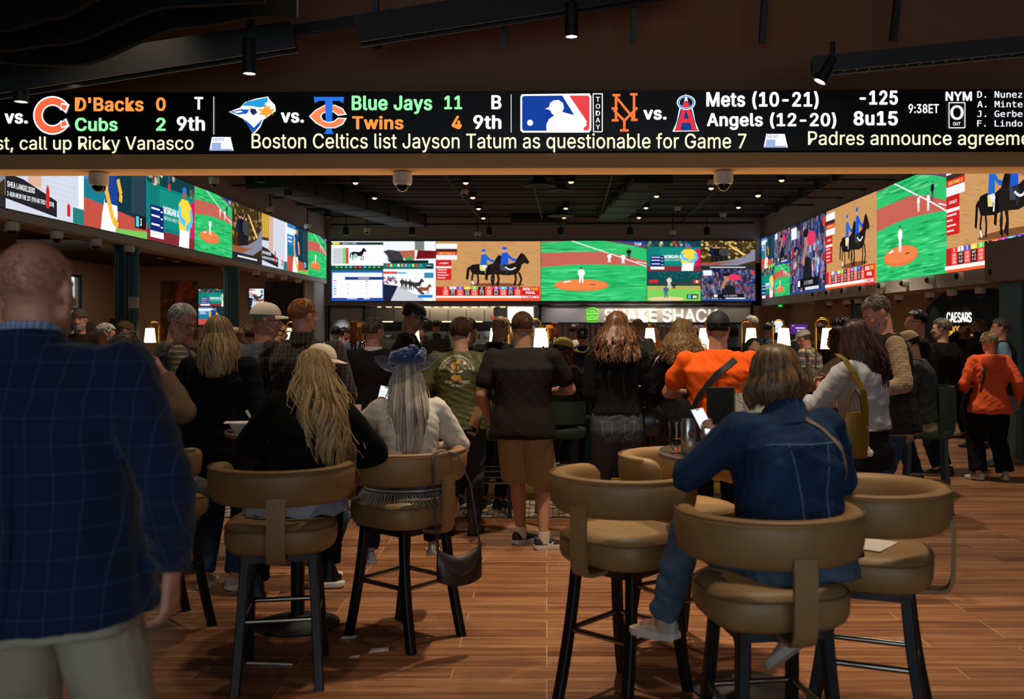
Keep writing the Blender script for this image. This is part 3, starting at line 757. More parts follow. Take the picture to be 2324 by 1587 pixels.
def pic_gate(c, asp, rnd):
    c.rect(0, 0, 1, 1, (232, 236, 240)); c.rect(.6, .7, .78, 1, (120, 124, 116)); c.cpoly([(.62, .4), (1, .42), (1, .68), (.66, .7)], (110, 20, 26)); c.cpoly([(0, .66), (.1, .72), (.34, .66), (.4, .3), (.1, .3), (.08, .5)], (60, 54, 60)); c.cpoly([(.3, .68), (.6, .7), (.6, .4), (.5, .3), (.38, .44)], (176, 96, 76)); c.cpoly([(.4, .4), (.5, .5), (.58, .38), (.5, .28)], (60, 150, 80)); c.rect(.14, .26, .86, .36, (24, 34, 40)); c.rect(0, .06, .96, .26, (20, 110, 104)); c.rect(.8, .08, .94, .22, (20, 40, 50)); c.text("PICK 4", .82, .16, .92, .2, (240, 250, 250), .01)
    for k in range(10): c.rect(.06 + k * .07, .14, .1 + k * .07, .23, rnd.choice([(220, 60, 50), (240, 240, 240), (60, 90, 200), (240, 220, 70), (60, 170, 140), (240, 160, 60), (190, 160, 230)]), False)

def pic_rodeo(c, asp, rnd):
    c.rect(0, 0, 1, 1, (238, 244, 248)); c.cpoly([(0, 0), (.14, 0), (.28, .5), (0, .56)], (26, 34, 60)); c.cpoly([(.14, 0), (.8, 0), (.7, .16), (.28, .48)], (196, 196, 204)); c.rect(.0, .9, .26, .98, (220, 70, 60)); c.rect(.26, .9, .44, .96, (90, 180, 220))
    for _ in range(40): c.ell(rnd.uniform(0, .26), rnd.uniform(.56, .8), .02, .04, rnd.choice([(190, 70, 80), (90, 70, 150), (236, 236, 240), (40, 30, 60)]), 7, nl=False)
    c.lay += 1
    for u, v in ((.36, .5), (.43, .46), (.51, .46)): person_flat(c, u, v - .1, .36, asp, (50, 52, 54), (60, 70, 66))
    horse(c, .62, .36, .38, asp, (50, 46, 44), (226, 226, 230), False); horse(c, .78, .22, .34, asp, (140, 72, 46), None, False); c.cpoly([(.56, .5), (.62, .5), (.8, .22), (.74, .2)], (76, 60, 50)); c.rect(.78, .76, .96, .94, (60, 130, 170)); c.rect(.66, .1, .94, .2, (40, 120, 200))

PICS = dict(field=pic_field, race=pic_race, morgan=pic_morgan, batter=pic_batter, build=pic_build, news=pic_news, crowd=pic_crowd, pitch=pic_pitch, board=pic_board, paddock=pic_paddock, gate=pic_gate, rodeo=pic_rodeo)
BASE = dict(field=(46, 186, 104), race=(196, 146, 92), morgan=(18, 120, 112), batter=(26, 118, 140), build=(204, 210, 224), news=(60, 46, 24), crowd=(24, 34, 66), pitch=(120, 200, 86), board=(236, 242, 250), paddock=(240, 246, 250), gate=(200, 200, 204), rodeo=(238, 244, 248))

def video_wall(name, label, loc, tiles, frame_mb):
    """tiles: (kind, origin, u vector, v vector, normal)"""
    t = thing(name, label, 'video wall', loc)
    mv = Matrix.Translation(-Vector(loc))
    o = frame_mb.build('screen_cabinet', M_black, t, smooth=False); o.data.transform(mv)
    for i, (kind, o0, ux, vx, nrm) in enumerate(tiles):
        c = Canvas(o0, ux, vx, nrm); c.rect(0, 0, 1, 1, BASE[kind])
        o = c.build('video_picture', M_screen, t); o.data.transform(mv)
        c2 = Canvas(o0, ux, vx, nrm); c2.lay = 2
        PICS[kind](c2, Vector(ux).length / Vector(vx).length, random.Random(sum(map(ord, kind)) * 7 + i))
        d = c2.build('video_content', M_screen_fine, o); d.data.transform(mv)
    return t

# long screen on the back wall
Yb = YB - .1
def bt(kind, x0, x1, y0, y1):
    a, b = P(x0, y1, Yb), P(x1, y0, Yb)
    return (kind, a, (b.x - a.x, 0, 0), (0, 0, b.z - a.z), (0, -1, 0))
a, b = P(750, 685, Yb), P(1716, 545, Yb)
fm = MB().box(((a.x + b.x) / 2, Yb + .045, (a.z + b.z) / 2), (b.x - a.x, .08, b.z - a.z))
back_screen = video_wall('video_wall', 'long screen on the back wall over the kitchen, riders and ball field side by side', ((a.x + b.x) / 2, Yb, a.z), [
    bt('paddock', 752, 870, 548, 615), bt('board', 752, 870, 615, 683), bt('gate', 870, 989, 548, 615), bt('rodeo', 870, 989, 615, 683),
    bt('race', 990, 1227, 548, 683), bt('field', 1228, 1468, 547, 683), bt('morgan', 1469, 1590, 547, 615), bt('pitch', 1469, 1590, 615, 683),
    bt('news', 1591, 1714, 547, 611), bt('crowd', 1591, 1714, 611, 683)], fm)
# slanting screens on the side walls
def yl(px): return XL * F / (px - CX)
def yr(px): return XR * F / (px - CX)
zl0, zl1 = 2.955, 4.03
tiles = []
pxs = [(-120, 0, 'news'), (0, 180, 'build'), (180, 325, 'batter'), (325, 434, 'morgan'), (434, 520, 'field'), (520, 588, 'news'), (588, 646, 'build'), (646, 694, 'batter'), (694, 736, 'field')]
for p0, p1, k in pxs:
    y0, y1 = yl(p0), yl(p1)
    tiles.append((k, (XL + .055, y0, zl0), (0, y1 - y0, 0), (0, 0, zl1 - zl0), (1, 0, 0)))
y0, y1 = yl(-120), yl(736)
fm = MB().box((XL + .026, (y0 + y1) / 2, (zl0 + zl1) / 2), (.05, y1 - y0, zl1 - zl0 + .03))
video_wall('video_wall', 'slanting screen along the left wall showing a pitcher, batter in yellow and ball field', (XL + .026, y1, zl0), tiles, fm)
zr0, zr1 = zy(682, 26) , zy(543, 26)
tiles = []
zm = (zr0 + zr1) / 2
def rt(k, p0, p1, za, zb_):
    ya, yb_ = yr(p0), yr(p1)
    tiles.append((k, (XR - .055, ya, za), (0, yb_ - ya, 0), (0, 0, zb_ - za), (-1, 0, 0)))
rt('batter', 1733, 1763, zm, zr1); rt('morgan', 1733, 1763, zr0, zm); rt('crowd', 1763, 1798, zm, zr1); rt('field', 1763, 1798, zr0, zm)
rt('crowd', 1799, 1881, zr0, zr1); rt('race', 1882, 1997, zr0, zr1); rt('field', 1997, 2158, zr0, zr1); rt('race', 2158, 2418, zr0, zr1)
y0, y1 = yr(2418), yr(1732)
fm = MB().box((XR - .026, (y0 + y1) / 2, zm), (.05, y1 - y0, zr1 - zr0 + .03))
video_wall('video_wall', 'slanting screen along the right wall showing riders on dark horses and a pitching mound', (XR - .026, y1, zr0), tiles, fm)
# grey bulkhead that steps over the near end of the right screen
mb = MB().box((XR + .2, 11.6, zr0 + .1), (.75, 1.7, .5)); struct('trim_3', mb, M_grey)
mb = MB().box((XL - .02, 17.35, ZSL + .03), (.16, 17.3, .1)); struct('trim_4', mb, M_white)
mb = MB().box((XR + .0, 18.4, ZSR + .1), (.14, 15.0, .2)); struct('trim_5', mb, M_white)

# fluted teal columns, left line and right edge
def column(x, y, r, z1, label, group=None):
    t = thing('column', label, 'column', (x, y, 0), 0, group)
    n = 64
    ring = [r * (1 - .09 * (abs(math.sin(k * math.pi / 4)) ** .5 < .6)) for k in range(n)]
    mb = MB().loft([[Vector((ring[k] * math.cos(2 * math.pi * k / n), ring[k] * math.sin(2 * math.pi * k / n), z)) for k in range(n)] for z in (.22, z1 - .1)])
    mb.build('shaft', M_teal, t, smooth=False)
    MB().lathe([(r * 1.14, 0), (r * 1.14, .2), (r * 1.02, .23)], n=32).build('base', M_teal, t)
    MB().lathe([(r * 1.02, z1 - .12), (r * 1.12, z1 - .08), (r * 1.12, z1)], n=32).build('capital', M_teal, t)
    return t
column(XL - .22, 14.2, .165, ZSL, 'nearer fluted dark teal column under the left screen')
column(XL - .22, 18.9, .15, ZSL, 'farther fluted dark teal column under the left screen, beside the wall television')
mb = MB().box((6.3, 12.4, 1.6), (.75, .6, 3.2)); t = struct('wall_pier', mb, M_teal)

# dome cameras
def dome(loc, s=1.0, label='', group=None, drop=0.0, side=None):
    t = thing('dome_camera', label, 'security camera', loc, 0, group)
    R = Matrix.Identity(3)
    if side: R = Matrix.Rotation(math.radians(90), 3, 'Y' ) if side > 0 else Matrix.Rotation(math.radians(-90), 3, 'Y')
    if drop:
        MB().tube([(0, 0, 0), (0, 0, -drop)], .016, 8).build('drop_rod', M_black, t)
    b = Vector((0, 0, -drop))
    MB().lathe([(.062 * s, 0), (.078 * s, -.012 * s), (.078 * s, -.085 * s), (.07 * s, -.105 * s), (.056 * s, -.112 * s)], b, 24, R).build('housing', M_camwhite, t)
    pr = [(.056 * s * math.cos(a * math.pi / 12), -.11 * s - .056 * s * math.sin(a * math.pi / 12)) for a in range(0, 7)]
    MB().lathe(pr, b, 20, R).build('smoked_bubble', M_smoke, t)
    return t
for px, s, lab in ((204, 1.1, 'white dome camera under the beam in front of the left screen'), (907, 1.1, 'white dome camera under the beam above the back screen, middle of three'), (1650, 1.1, 'white dome camera under the beam near the right screen')):
    p = beam_pt(px, 386); dome((p.x, p.y + .17, zl), s, lab)
for i, (px, y) in enumerate(((40, 11.2), (140, 12.1), (228, 13.0), (302, 14.0))):
    pass
SOFL = [(40, 490), (140, 518), (228, 541), (303, 557), (588, 617), (620, 621), (650, 628), (682, 633)]
for px, py in SOFL:
    Y = (XL + .03) * F / (px - CX)
    dome((XL - .06 + .03, Y, ZSL - .02), .95, 'white dome camera in the row under the left screen', 'cameras under the left screen')
for px in (1855, 1886, 1922, 1964, 2008, 2060, 2119, 2187, 2266):
    Y = (XR - .07) * F / (px - CX)
    dome((XR - .07, Y, ZSR + .12), .8, 'small white camera sticking out of the face under the right screen', 'cameras on the face under the right screen', side=1)
for px in (1858, 1882, 1922, 1948, 2040, 2110, 2160, 2225):
    Y = (XR + .3) * F / (px - CX)
    dome((XR + .3, Y, ZSR), .95, 'white dome camera hanging from the soffit under the right screen', 'cameras below the soffit under the right screen')
for px, py, Y, lab in ((486, 416, 15, 'white dome camera on a rod beside the left screen, nearest of that row'), (613, 480, 19.5, 'white dome camera on a rod above the batter picture of the left screen'), (698, 518, 22.5, 'white dome camera on a rod at the far end of the left screen'),
                       (1054, 440, 20, 'grey dome camera on a rod above the race picture'), (833, 526, 24.5, 'flat white dome camera on a rod over the left end of the back screen'),
                       (1084, 535, 24.5, 'white dome camera on a long rod just above the riders of the back screen'), (1527, 532, 24.5, 'white dome camera on a long rod just above the right part of the back screen'), (1614, 410, 19, 'white dome camera close to the beam, upper right'),
                       (1538, 478, 23, 'small white dome camera left of its twin against the dark ceiling'), (1641, 492, 23.5, 'small white dome camera at the right edge of the dark ceiling')):
    z = zy(py, Y) + .1
    dome((GX(px, Y), Y, ZC), 1.0, lab, drop=max(.05, ZC - z))

# dark ceiling: pipes, ducts, downlights
def pipe(name, pts, r, label, cat, m=M_black, group=None):
    c = Vector(pts[0]); o = MB().tube([Vector(p) - c for p in pts], r, 8).build(name, m, loc=c)
    return tag(o, label, cat, group)
for Y, dz in ((18.3, .05), (19.3, .06), (20.4, .06), (21.6, .06), (22.9, .05), (24.2, .05)):
    pipe('ceiling_pipe', [(XL + .02, Y, ZC - dz), (XR - .02, Y, ZC - dz)], .03, 'thin dark pipe running across the black ceiling', 'pipe', mat('grey_pipe', (84, 86, 90), .5), 'pipes across the black ceiling')
for x in (-1.9, -.3, 1.2, 3.4):
    pipe('conduit', [(x, 17.5, ZC - .14), (x + .2, 25.9, ZC - .14)], .022, 'thin conduit running away along the black ceiling', 'pipe', M_darkgrey, 'conduits along the black ceiling')
pipe('sprinkler_pipe', [(GX(750, 25.3), 25.3, zy(511, 25.3)), (GX(1710, 25.3), 25.3, zy(506, 25.3))], .035, 'black pipe hung in front of the wall above the back screen', 'pipe')
for i, px in enumerate((785, 935, 1110, 1272, 1430, 1604)):
    Y = 25.3; x = GX(px, Y); z = zy(508, Y)
    t = thing('track_spotlight', 'small black spotlight below the pipe over the back screen', 'spotlight', (x, Y, z), 0, 'spotlights below the long pipe')
    MB().tube([(0, 0, 0), (0, 0, -.12)], .015, 8).build('stem', M_black, t); MB().lathe([(.07, -.1), (.08, -.12), (.08, -.3), (.06, -.3)], n=16).build('can', M_black, t)
    MB().tube([(0, 0, 0), (0, 0, ZC - z)], .01, 6).build('hanger_rod', M_black, t)
def duct(x0, y0, x1, y1, w, h, label):
    t = thing('air_duct', label, 'duct', (x0, y0, ZC)); L = math.hypot(x1 - x0, y1 - y0); a = math.atan2(y1 - y0, x1 - x0)
    R = Matrix.Rotation(a, 3, 'Z'); c = R @ Vector((L / 2, 0, 0))
    MB().box(c - Vector((0, 0, h / 2 + .04)), (L, w, h), R, .02).build('duct_body', M_darkgrey, t)
    for k in range(int(L / 1.2) + 1): MB().box(R @ Vector((k * 1.2, 0, 0)) - Vector((0, 0, h / 2 + .04)), (.04, w + .04, h + .02), R).build('duct_flange', M_darkgrey, t, smooth=False)
    MB().tube([c, c - Vector((0, 0, .06))], .01, 6).build('hanger', M_black, t)
duct(-5.2, 18.0, -3.5, 25.0, .8, .32, 'grey rectangular duct slanting along the left side of the black ceiling')
duct(2.0, 18.2, 1.6, 24.6, .7, .2, 'dark rectangular duct in the right half of the black ceiling')
duct(-.9, 25.2, .5, 25.2, .4, .22, 'dark duct lying across the ceiling near the back wall')
for px, py in ((807, 418), (850, 452), (882, 477), (1057, 418), (1073, 451), (1086, 476), (1097, 497), (1296, 416), (1284, 475), (1280, 496), (1519, 415), (1490, 448), (1466, 474), (1450, 496), (1720, 447), (1676, 473), (1614, 430), (1774, 412), (1721, 446)):
    Y = (ZC - .16 - H) * F / (CY - py)
    t = thing('ceiling_downlight', 'small lit downlight in the black ceiling of the bar hall', 'downlight', (GX(px, Y), Y, ZC), 0, 'downlights in the black ceiling')
    MB().lathe([(.02, -.001), (.075, -.002), (.085, -.14), (.07, -.14), (.06, -.1)], n=16).build('can', M_black, t)
    MB().ell((0, 0, -.138), (.05, .05, .03), None, 12, 8).build('light_disc', M_dl, t)
for px, py, Y in ((1270, 420, 19.5), (1272, 488, 23.8), (1225, 405, 18.8)):
    t = thing('ceiling_diffuser', 'round dark air diffuser under the black ceiling, ring shaped', 'air vent', (GX(px, Y), Y, ZC), 0, 'round air diffusers')
    MB().lathe([(.12, 0), (.13, -.14), (.32, -.2), (.34, -.22), (.2, -.23), (.05, -.2)], n=28).build('diffuser_cone', M_darkgrey, t)
# black spotlights and pipes on both side walls
for px, py, Y in ((588, 414, 16.5), (652, 445, 18.3), (700, 470, 21), (742, 493, 24)):
    t = thing('track_spotlight', 'black spotlight can on a pipe arm high on the left wall', 'spotlight', (XL + .02, Y, zy(py, Y) + .2), 0, 'spotlights along the left wall')
    L = GX(px, Y) - XL
    MB().tube([(-.02, 0, 0), (L + .3, 0, 0)], .02, 8).build('pipe_arm', M_black, t)
    MB().lathe([(.05, .02), (.08, 0), (.08, -.2), (.06, -.2)], (L, 0, 0), 16).build('can', M_black, t); MB().lathe([(0, -.185), (.058, -.185), (.058, -.18), (0, -.18)], (L, 0, 0), 16).build('light_disc', M_dl, t)
for px, py, Y in ((1901, 405, 15), (1859, 425, 16.2), (1823, 445, 17.6), (1790, 463, 19), (1760, 478, 21)):
    t = thing('track_spotlight', 'black spotlight can on a pipe arm high on the right wall', 'spotlight', (XR - .02, Y, zy(py, Y) + .12), 0, 'spotlights along the right wall')
    L = XR - GX(px, Y)
    MB().tube([(.02, 0, 0), (-L - .25, 0, 0)], .02, 8).build('pipe_arm', M_black, t)
    MB().lathe([(.05, .02), (.08, 0), (.08, -.17), (.06, -.17)], (-L, 0, 0), 16).build('can', M_black, t); MB().lathe([(0, -.155), (.058, -.155), (.058, -.15), (0, -.15)], (-L, 0, 0), 16).build('light_disc', M_dl, t)
# left wing: downlights, grid, speaker boxes
for px, py in ((20, 523), (112, 541), (195, 555), (247, 565), (365, 586), (400, 593), (122, 567), (290, 575), (60, 540)):
    Y = (3.31 - H) * F / (CY - py)
    t = thing('wing_downlight', 'small warm downlight in the low ceiling left of the columns', 'downlight', (GX(px, Y), Y, 3.31), 0, 'downlights of the low left ceiling')
    MB().lathe([(.06, .0), (.1, 0), (.1, -.012), (.07, -.012)], n=18).build('trim_ring', M_white, t); MB().lathe([(0, -.006), (.07, -.006), (.07, 0), (0, 0)], n=16).build('light_disc', M_dl, t)
t = thing('ceiling_grid', 'black slatted grid hanging under the low ceiling of the left wing', 'ceiling grid', (-8.2, 13.0, 3.3))
for k in range(9): MB().box((-1.9 + k * .48, 0, -.05), (.03, 5.0, .08)).build('grid_bar', M_black, t, smooth=False)
for k in range(11): MB().box((0, -2.4 + k * .48, -.05), (4.0, .03, .07)).build('cross_bar', M_darkgrey, t, smooth=False)
for (x, y, w, lab) in ((-8.9, 17.6, 1.3, 'black ceiling box near the window of the left wing'), (-7.9, 18.6, 1.2, 'black ceiling box between the window and the nearer column')):
    t = thing('ceiling_heater', lab, 'ceiling unit', (x, y, 3.31)); MB().box((0, 0, -.13), (w, .3, .2), None, .02).build('unit_body', M_black, t); MB().box((-w * .3, 0, -.02), (.04, .04, .06)).box((w * .3, 0, -.02), (.04, .04, .06)).build('bracket', M_black, t)
# mural and televisions on the wing wall
Yw = YB - .02
def flat_art(name, label, cat, px0, py0, px1, py1, cols, seed, sc):
    a, b = P(px0, py1, Yw), P(px1, py0, Yw)
    m = mat(name + str(seed), cols[0], .8); nt = m.node_tree
    tc = nt.nodes.new('ShaderNodeTexCoord'); mp = nt.nodes.new('ShaderNodeMapping'); mp.inputs['Location'].default_value = (seed, seed, seed); mp.inputs['Scale'].default_value = (1, 1, .55)
    nz = nt.nodes.new('ShaderNodeTexNoise'); nz.inputs['Scale'].default_value = sc; nz.inputs['Detail'].default_value = 5; nz.inputs['Distortion'].default_value = 1.6
    r = nt.nodes.new('ShaderNodeValToRGB'); e = r.color_ramp.elements; e[0].position = .3; e[0].color = (*S(cols[0]), 1); e[1].position = .75; e[1].color = (*S(cols[-1]), 1)
    for k, cc in enumerate(cols[1:-1]): x = e.new(.3 + .45 * (k + 1) / (len(cols) - 1)); x.color = (*S(cc), 1)
    nt.links.new(tc.outputs['Object'], mp.inputs[0]); nt.links.new(mp.outputs[0], nz.inputs['Vector']); nt.links.new(nz.outputs['Fac'], r.inputs['Fac']); nt.links.new(r.outputs[0], nt.nodes['Principled BSDF'].inputs['Base Color'])
    o = MB().box((0, 0, 0), (b.x - a.x, .04, b.z - a.z)).build(name, m, smooth=False, loc=((a.x + b.x) / 2, Yw - .02, (a.z + b.z) / 2))
    return tag(o, label, cat)
flat_art('mural', 'large brown and rust coloured abstract mural between the columns and the television', 'mural', 366, 638, 449, 770, [(46, 32, 26), (120, 72, 44), (70, 48, 36), (196, 84, 40), (150, 120, 92)], 3, 1.6)
flat_art('mural', 'very dark abstract mural right of the farther column', 'mural', 604, 640, 686, 770, [(26, 22, 24), (54, 42, 40), (30, 26, 30), (104, 84, 72)], 9, 1.8)
def tv(px0, py0, px1, py1, kinds, label):
    a, b = P(px0, py1, Yw - .1), P(px1, py0, Yw - .1); n = len(kinds); tl = []
    for i, k in enumerate(kinds):
        z0 = b.z + (a.z - b.z) * (i + 1) / n; tl.append((k, (a.x + .03, Yw - .1, z0 + .01), (b.x - a.x - .06, 0, 0), (0, 0, (b.z - a.z) / n - .02), (0, -1, 0)))
    fm = MB().box(((a.x + b.x) / 2, Yw - .05, (a.z + b.z) / 2), (b.x - a.x, .09, b.z - a.z))
    t = video_wall('television', label, ((a.x + b.x) / 2, Yw - .05, a.z), tl, fm); t['category'] = 'television'
tv(448, 655, 534, 738, ['morgan', 'batter'], 'wall television on the left wing wall, batter in yellow above a player in blue')
tv(563, 655, 601, 700, ['rodeo'], 'small wall television showing a rider, just right of the farther column')
o = MB().box((0, 0, 0), (.14, .06, .16), None, .015).build('wall_intercom', M_camwhite, loc=(XL - .02, 13.95, 2.02)); tag(o, 'small white box fixed on the side of the nearer teal column', 'wall box')

# ------------------------------------------------------------------ near hall: slanting rails with spots, baffles, hangers
def rail(p0, p1, w, h, label, group=None):
    p0, p1 = Vector(p0), Vector(p1); t = thing('light_rail', label, 'light rail', p0); d = p1 - p0
    q = d.to_track_quat('X', 'Z').to_matrix(); c = d / 2
    mb = MB(); L = d.length
    mb.box(c + q @ Vector((0, -w / 2 + .01, 0)), (L, .02, h), q); mb.box(c + q @ Vector((0, w / 2 - .01, 0)), (L, .02, h), q); mb.box(c + q @ Vector((0, 0, h / 2 - .01)), (L, w - .03, .02), q)
    mb.build('housing', M_black, t, smooth=False)
    lv = MB()
    for k in range(int(L / .09)): lv.box(q @ Vector((.05 + k * .09, 0, -h * .28)), (.012, w - .03, .04), q)
    lv.build('louvre', M_darkgrey, t, smooth=False)
    return t
Yr = 7.3
rail(P(-160, 212, 7.0), P(668, 84, 7.3), .16, .2, 'long black louvred light rail rising from the left edge of the ceiling')
rail(P(812, 72, 7.35), P(1560, -42, 7.7), .16, .2, 'black louvred light rail at the top middle of the ceiling')
rail(P(300, 128, 7.65), P(1240, -20, 8.0), .07, .08, 'thin black rail passing behind the two louvred rails')
rail(P(1842, 152, 7.2), P(2480, 90, 6.9), .14, .12, 'black louvred light rail in the upper right corner')
def spot(px, py, Y, label, tilt=0.0, L=.26):
    p = P(px, py, Y); t = thing('ceiling_spotlight', label, 'spotlight', p)
    R = Matrix.Rotation(tilt, 3, 'Y')
    MB().lathe([(.05, L), (.052, L - .01), (.052, 0), (.044, 0), (.04, .03)], n=20, rot=R).build('can', M_black, t)
    MB().lathe([(0, .006), (.043, .006), (.043, .02), (0, .02)], n=16, rot=R).build('lit_lens', M_led, t)
    MB().tube([R @ Vector((0, 0, L)), R @ Vector((0, 0, L)) + Vector((0, 0, .12))], .02, 8).build('stem', M_black, t)
spot(48, 232, 7.05, 'black can spotlight at the far left end of the rail'); spot(157, 184, 7.1, 'spotlight almost hidden in the left rail, only its lit lens showing', L=.1); spot(566, 168, 7.2, 'black can spotlight below the right end of the left rail')
spot(1297, 84, 7.5, 'black can spotlight under the middle rail at the top'); spot(1860, 186, 7.15, 'tilted black spotlight under the right rail', .5, .2)
for px, y1 in ((571, 70), (858, 112), (1146, 106), (1437, 100), (1729, 100), (2026, 95)):
    p = P(px, y1, 8.1); q = P(CX + (px - CX) * 1.035, -150, 7.85)
    d = q - p; o = MB().box(d / 2, (.06, .05, d.length), d.to_track_quat('Z', 'X').to_matrix()).build('ceiling_hanger', M_black, smooth=False, loc=p)
    tag(o, 'black flat hanger bar coming down from the brown ceiling', 'hanger', 'hanger bars along the beam')
# wavy black baffles, top left
def baffle(top, bot, Y, label):
    n = 40
    def inter(pts, x):
        for (x0, y0), (x1, y1) in zip(pts[:-1], pts[1:]):
            if x0 <= x <= x1:
                t = (x - x0) / (x1 - x0); t = t * t * (3 - 2 * t); return y0 + (y1 - y0) * t
        return pts[-1][1]
    x0, x1 = bot[0][0], bot[-1][0]; rings = []
    o0 = P(x1, bot[-1][1], Y)
    for k in range(n + 1):
        x = x0 + (x1 - x0) * k / n; a = P(x, inter(top, x), Y) - o0; b = P(x, inter(bot, x), Y) - o0
        rings.append([a, b, b + Vector((0, .05, 0)), a + Vector((0, .05, 0))])
    o = MB().loft(rings).build('wave_baffle', mat('felt_black', (26, 26, 28), .9), smooth=False, loc=o0); return tag(o, label, 'baffle')
baffle([(-200, -200), (673, -200)], [(-200, 60), (56, 146), (160, 147), (430, 60), (600, 36), (673, 38)], 6.6, 'lowest wavy black ceiling baffle at the upper left, nearest of three')
baffle([(-300, -200), (600, -200)], [(-300, 140), (0, 114), (120, 100), (400, 12), (600, 4)], 6.1, 'middle wavy black ceiling baffle at the upper left')
baffle([(-300, -260), (240, -260)], [(-300, 100), (0, 68), (120, 40), (240, -10)], 5.6, 'topmost wavy black ceiling baffle in the left corner')
# ------------------------------------------------------------------ kitchen, burger stand, betting room
# kitchen behind the back wall
zs = zy(694, YB)
xk0, xk1 = GX(830, YB), GX(1222, YB); xs0, xs1 = GX(1226, YB), GX(1705, YB)
xg0, xg1 = GX(744, YB), GX(829, YB)
mb = MB().box(((XL + XR) / 2, 30.1, 1.7), (XR - XL + .4, .2, 3.4)).box(((XL + XR) / 2, 28.1, 2.75), (XR - XL + .4, 4.0, .1)).box((XL - .1, 28.1, 1.4), (.2, 4, 2.8)).box((XR + .1, 28.1, 1.4), (.2, 4, 2.8))
struct('wall_kitchen', mb, mat('kitchen_wall', (84, 76, 68), .6))
lamp('AREA', 'kitchen_light', (-2.0, 26.4, 2.66), 70, (1, .86, .64), 4.0, (-2.0, 27.8, 1.8), size_y=.3)
lamp('AREA', 'burger_stand_light', (3.4, 27.6, 2.66), 25, (1, .86, .64), 3.0, (3.4, 27.6, 0), size_y=1.0)
t = thing('extractor_hood', 'long stainless steel extractor hood in the lit kitchen under the screen', 'kitchen hood', ((xk0 + xk1) / 2 - .8, 28.6, 0))
L = (xk1 - xk0) - 1.0
MB().loft([[Vector((x, y, z)) for y, z in ((-.9, 1.85), (-.9, 2.22), (-.8, 2.6), (.5, 2.6), (.5, 1.85))] for x in (-L / 2, L / 2)]).build('hood_canopy', M_steel, t, smooth=False)
mb = MB()
for k in range(7): mb.box((-L / 2 + L * (k + .5) / 7, -.9, 2.02), (.02, .02, .3))
mb.build('panel_seams', M_darkgrey, t, smooth=False)
for k in range(4): MB().box((-L * .36 + L * .24 * k, -.3, 1.84), (.3, .12, .03)).build('hood_lamp', M_dl, t, smooth=False)
t = thing('heat_lamp_shelf', 'row of small warm lamps and menu strips along the top of the kitchen opening', 'light strip', ((xk0 + xk1) / 2, YB + .4, zs))
MB().box((0, 0, .0), (xk1 - xk0 - .1, .06, .05)).build('strip_rail', M_steel, t, smooth=False)
for k in range(16): MB().box((-(xk1 - xk0) / 2 + .3 + k * (xk1 - xk0 - .5) / 16, -.03, -.03), (.1 + .05 * (k % 3), .03, .018)).build('strip_light', M_dl, t, smooth=False)
t = thing('kitchen_counter', 'steel serving counter inside the kitchen opening', 'counter', ((xk0 + xk1) / 2, 27.2, 0))
MB().box((0, 0, .5), (xk1 - xk0 - .1, .7, 1.0)).build('cabinet', M_steel, t, smooth=False); MB().box((0, 0, 1.02), (xk1 - xk0, .76, .04), None, .01).build('worktop', M_steel, t)
for k in range(5): MB().box((-1.9 + k * .95, -.36, .5), (.85, .02, .85)).build('door', M_steel, t, smooth=False)
t = thing('kitchen_shelf', 'steel shelf with stacked pans on the kitchen wall below the hood', 'shelf', ((xk0 + xk1) / 2 - .8, 29.7, 1.3))
MB().box((0, 0, 0), (L, .35, .03)).box((0, .1, -.35), (L, .3, .03)).build('shelf_board', M_steel, t, smooth=False)
for k in range(9): MB().lathe([(0, .016), (.11, .016), (.13, .14 + .06 * (k % 3)), (0, .14 + .06 * (k % 3))], (-L / 2 + .3 + k * L / 9.5, 0, 0), 18).build('pan', M_steel if k % 2 else M_white, t)
MB().box((0, .19, -.2), (L, .02, .9)).build('wall_rail', M_steel, t, smooth=False)
t = thing('kitchen_equipment', 'white and steel kitchen equipment right of the hood, under a bright panel', 'kitchen equipment', (xk1 - .55, 28.4, 0))
MB().box((0, 0, .95), (.9, .8, 1.5), None, .03).build('equipment_body', M_steel, t); MB().box((.02, -.41, 2.05), (.75, .04, .5)).build('lit_panel', mat('bright_panel', (255, 246, 224), .5, emit=1.2), t, smooth=False); MB().box((-.2, -.42, 1.3), (.3, .03, .2)).build('control_panel', M_black, t, smooth=False)
o = MB().box((0, 0, 0), (.12, .04, .08)).build('red_kitchen_label', mat('red_label', (190, 40, 32), .6), smooth=False, loc=P(1088, 722, 27.6)); tag(o, 'small red plate fixed on the steel hood end', 'plate'); o.location = (xk1 - 1.32, 27.67, 1.96)
# left glossy door panel
t = thing('glazed_panel', 'tall framed glossy panel left of the kitchen opening, brightened by an added spot', 'panel', ((xg0 + xg1) / 2, YB, 0))
w = xg1 - xg0
mb = MB().box((-w / 2 + .03, 0, zs / 2), (.06, .1, zs)).box((w / 2 - .03, 0, zs / 2), (.06, .1, zs)).box((0, 0, zs - .03), (w, .1, .06)); mb.build('frame', M_black, t, smooth=False)
MB().box((0, .02, zs / 2 - .03), (w - .12, .03, zs - .06)).build('glossy_sheet', mat('glossy_grey_sheet', (158, 150, 150), .25, metal=.15), t, smooth=False)
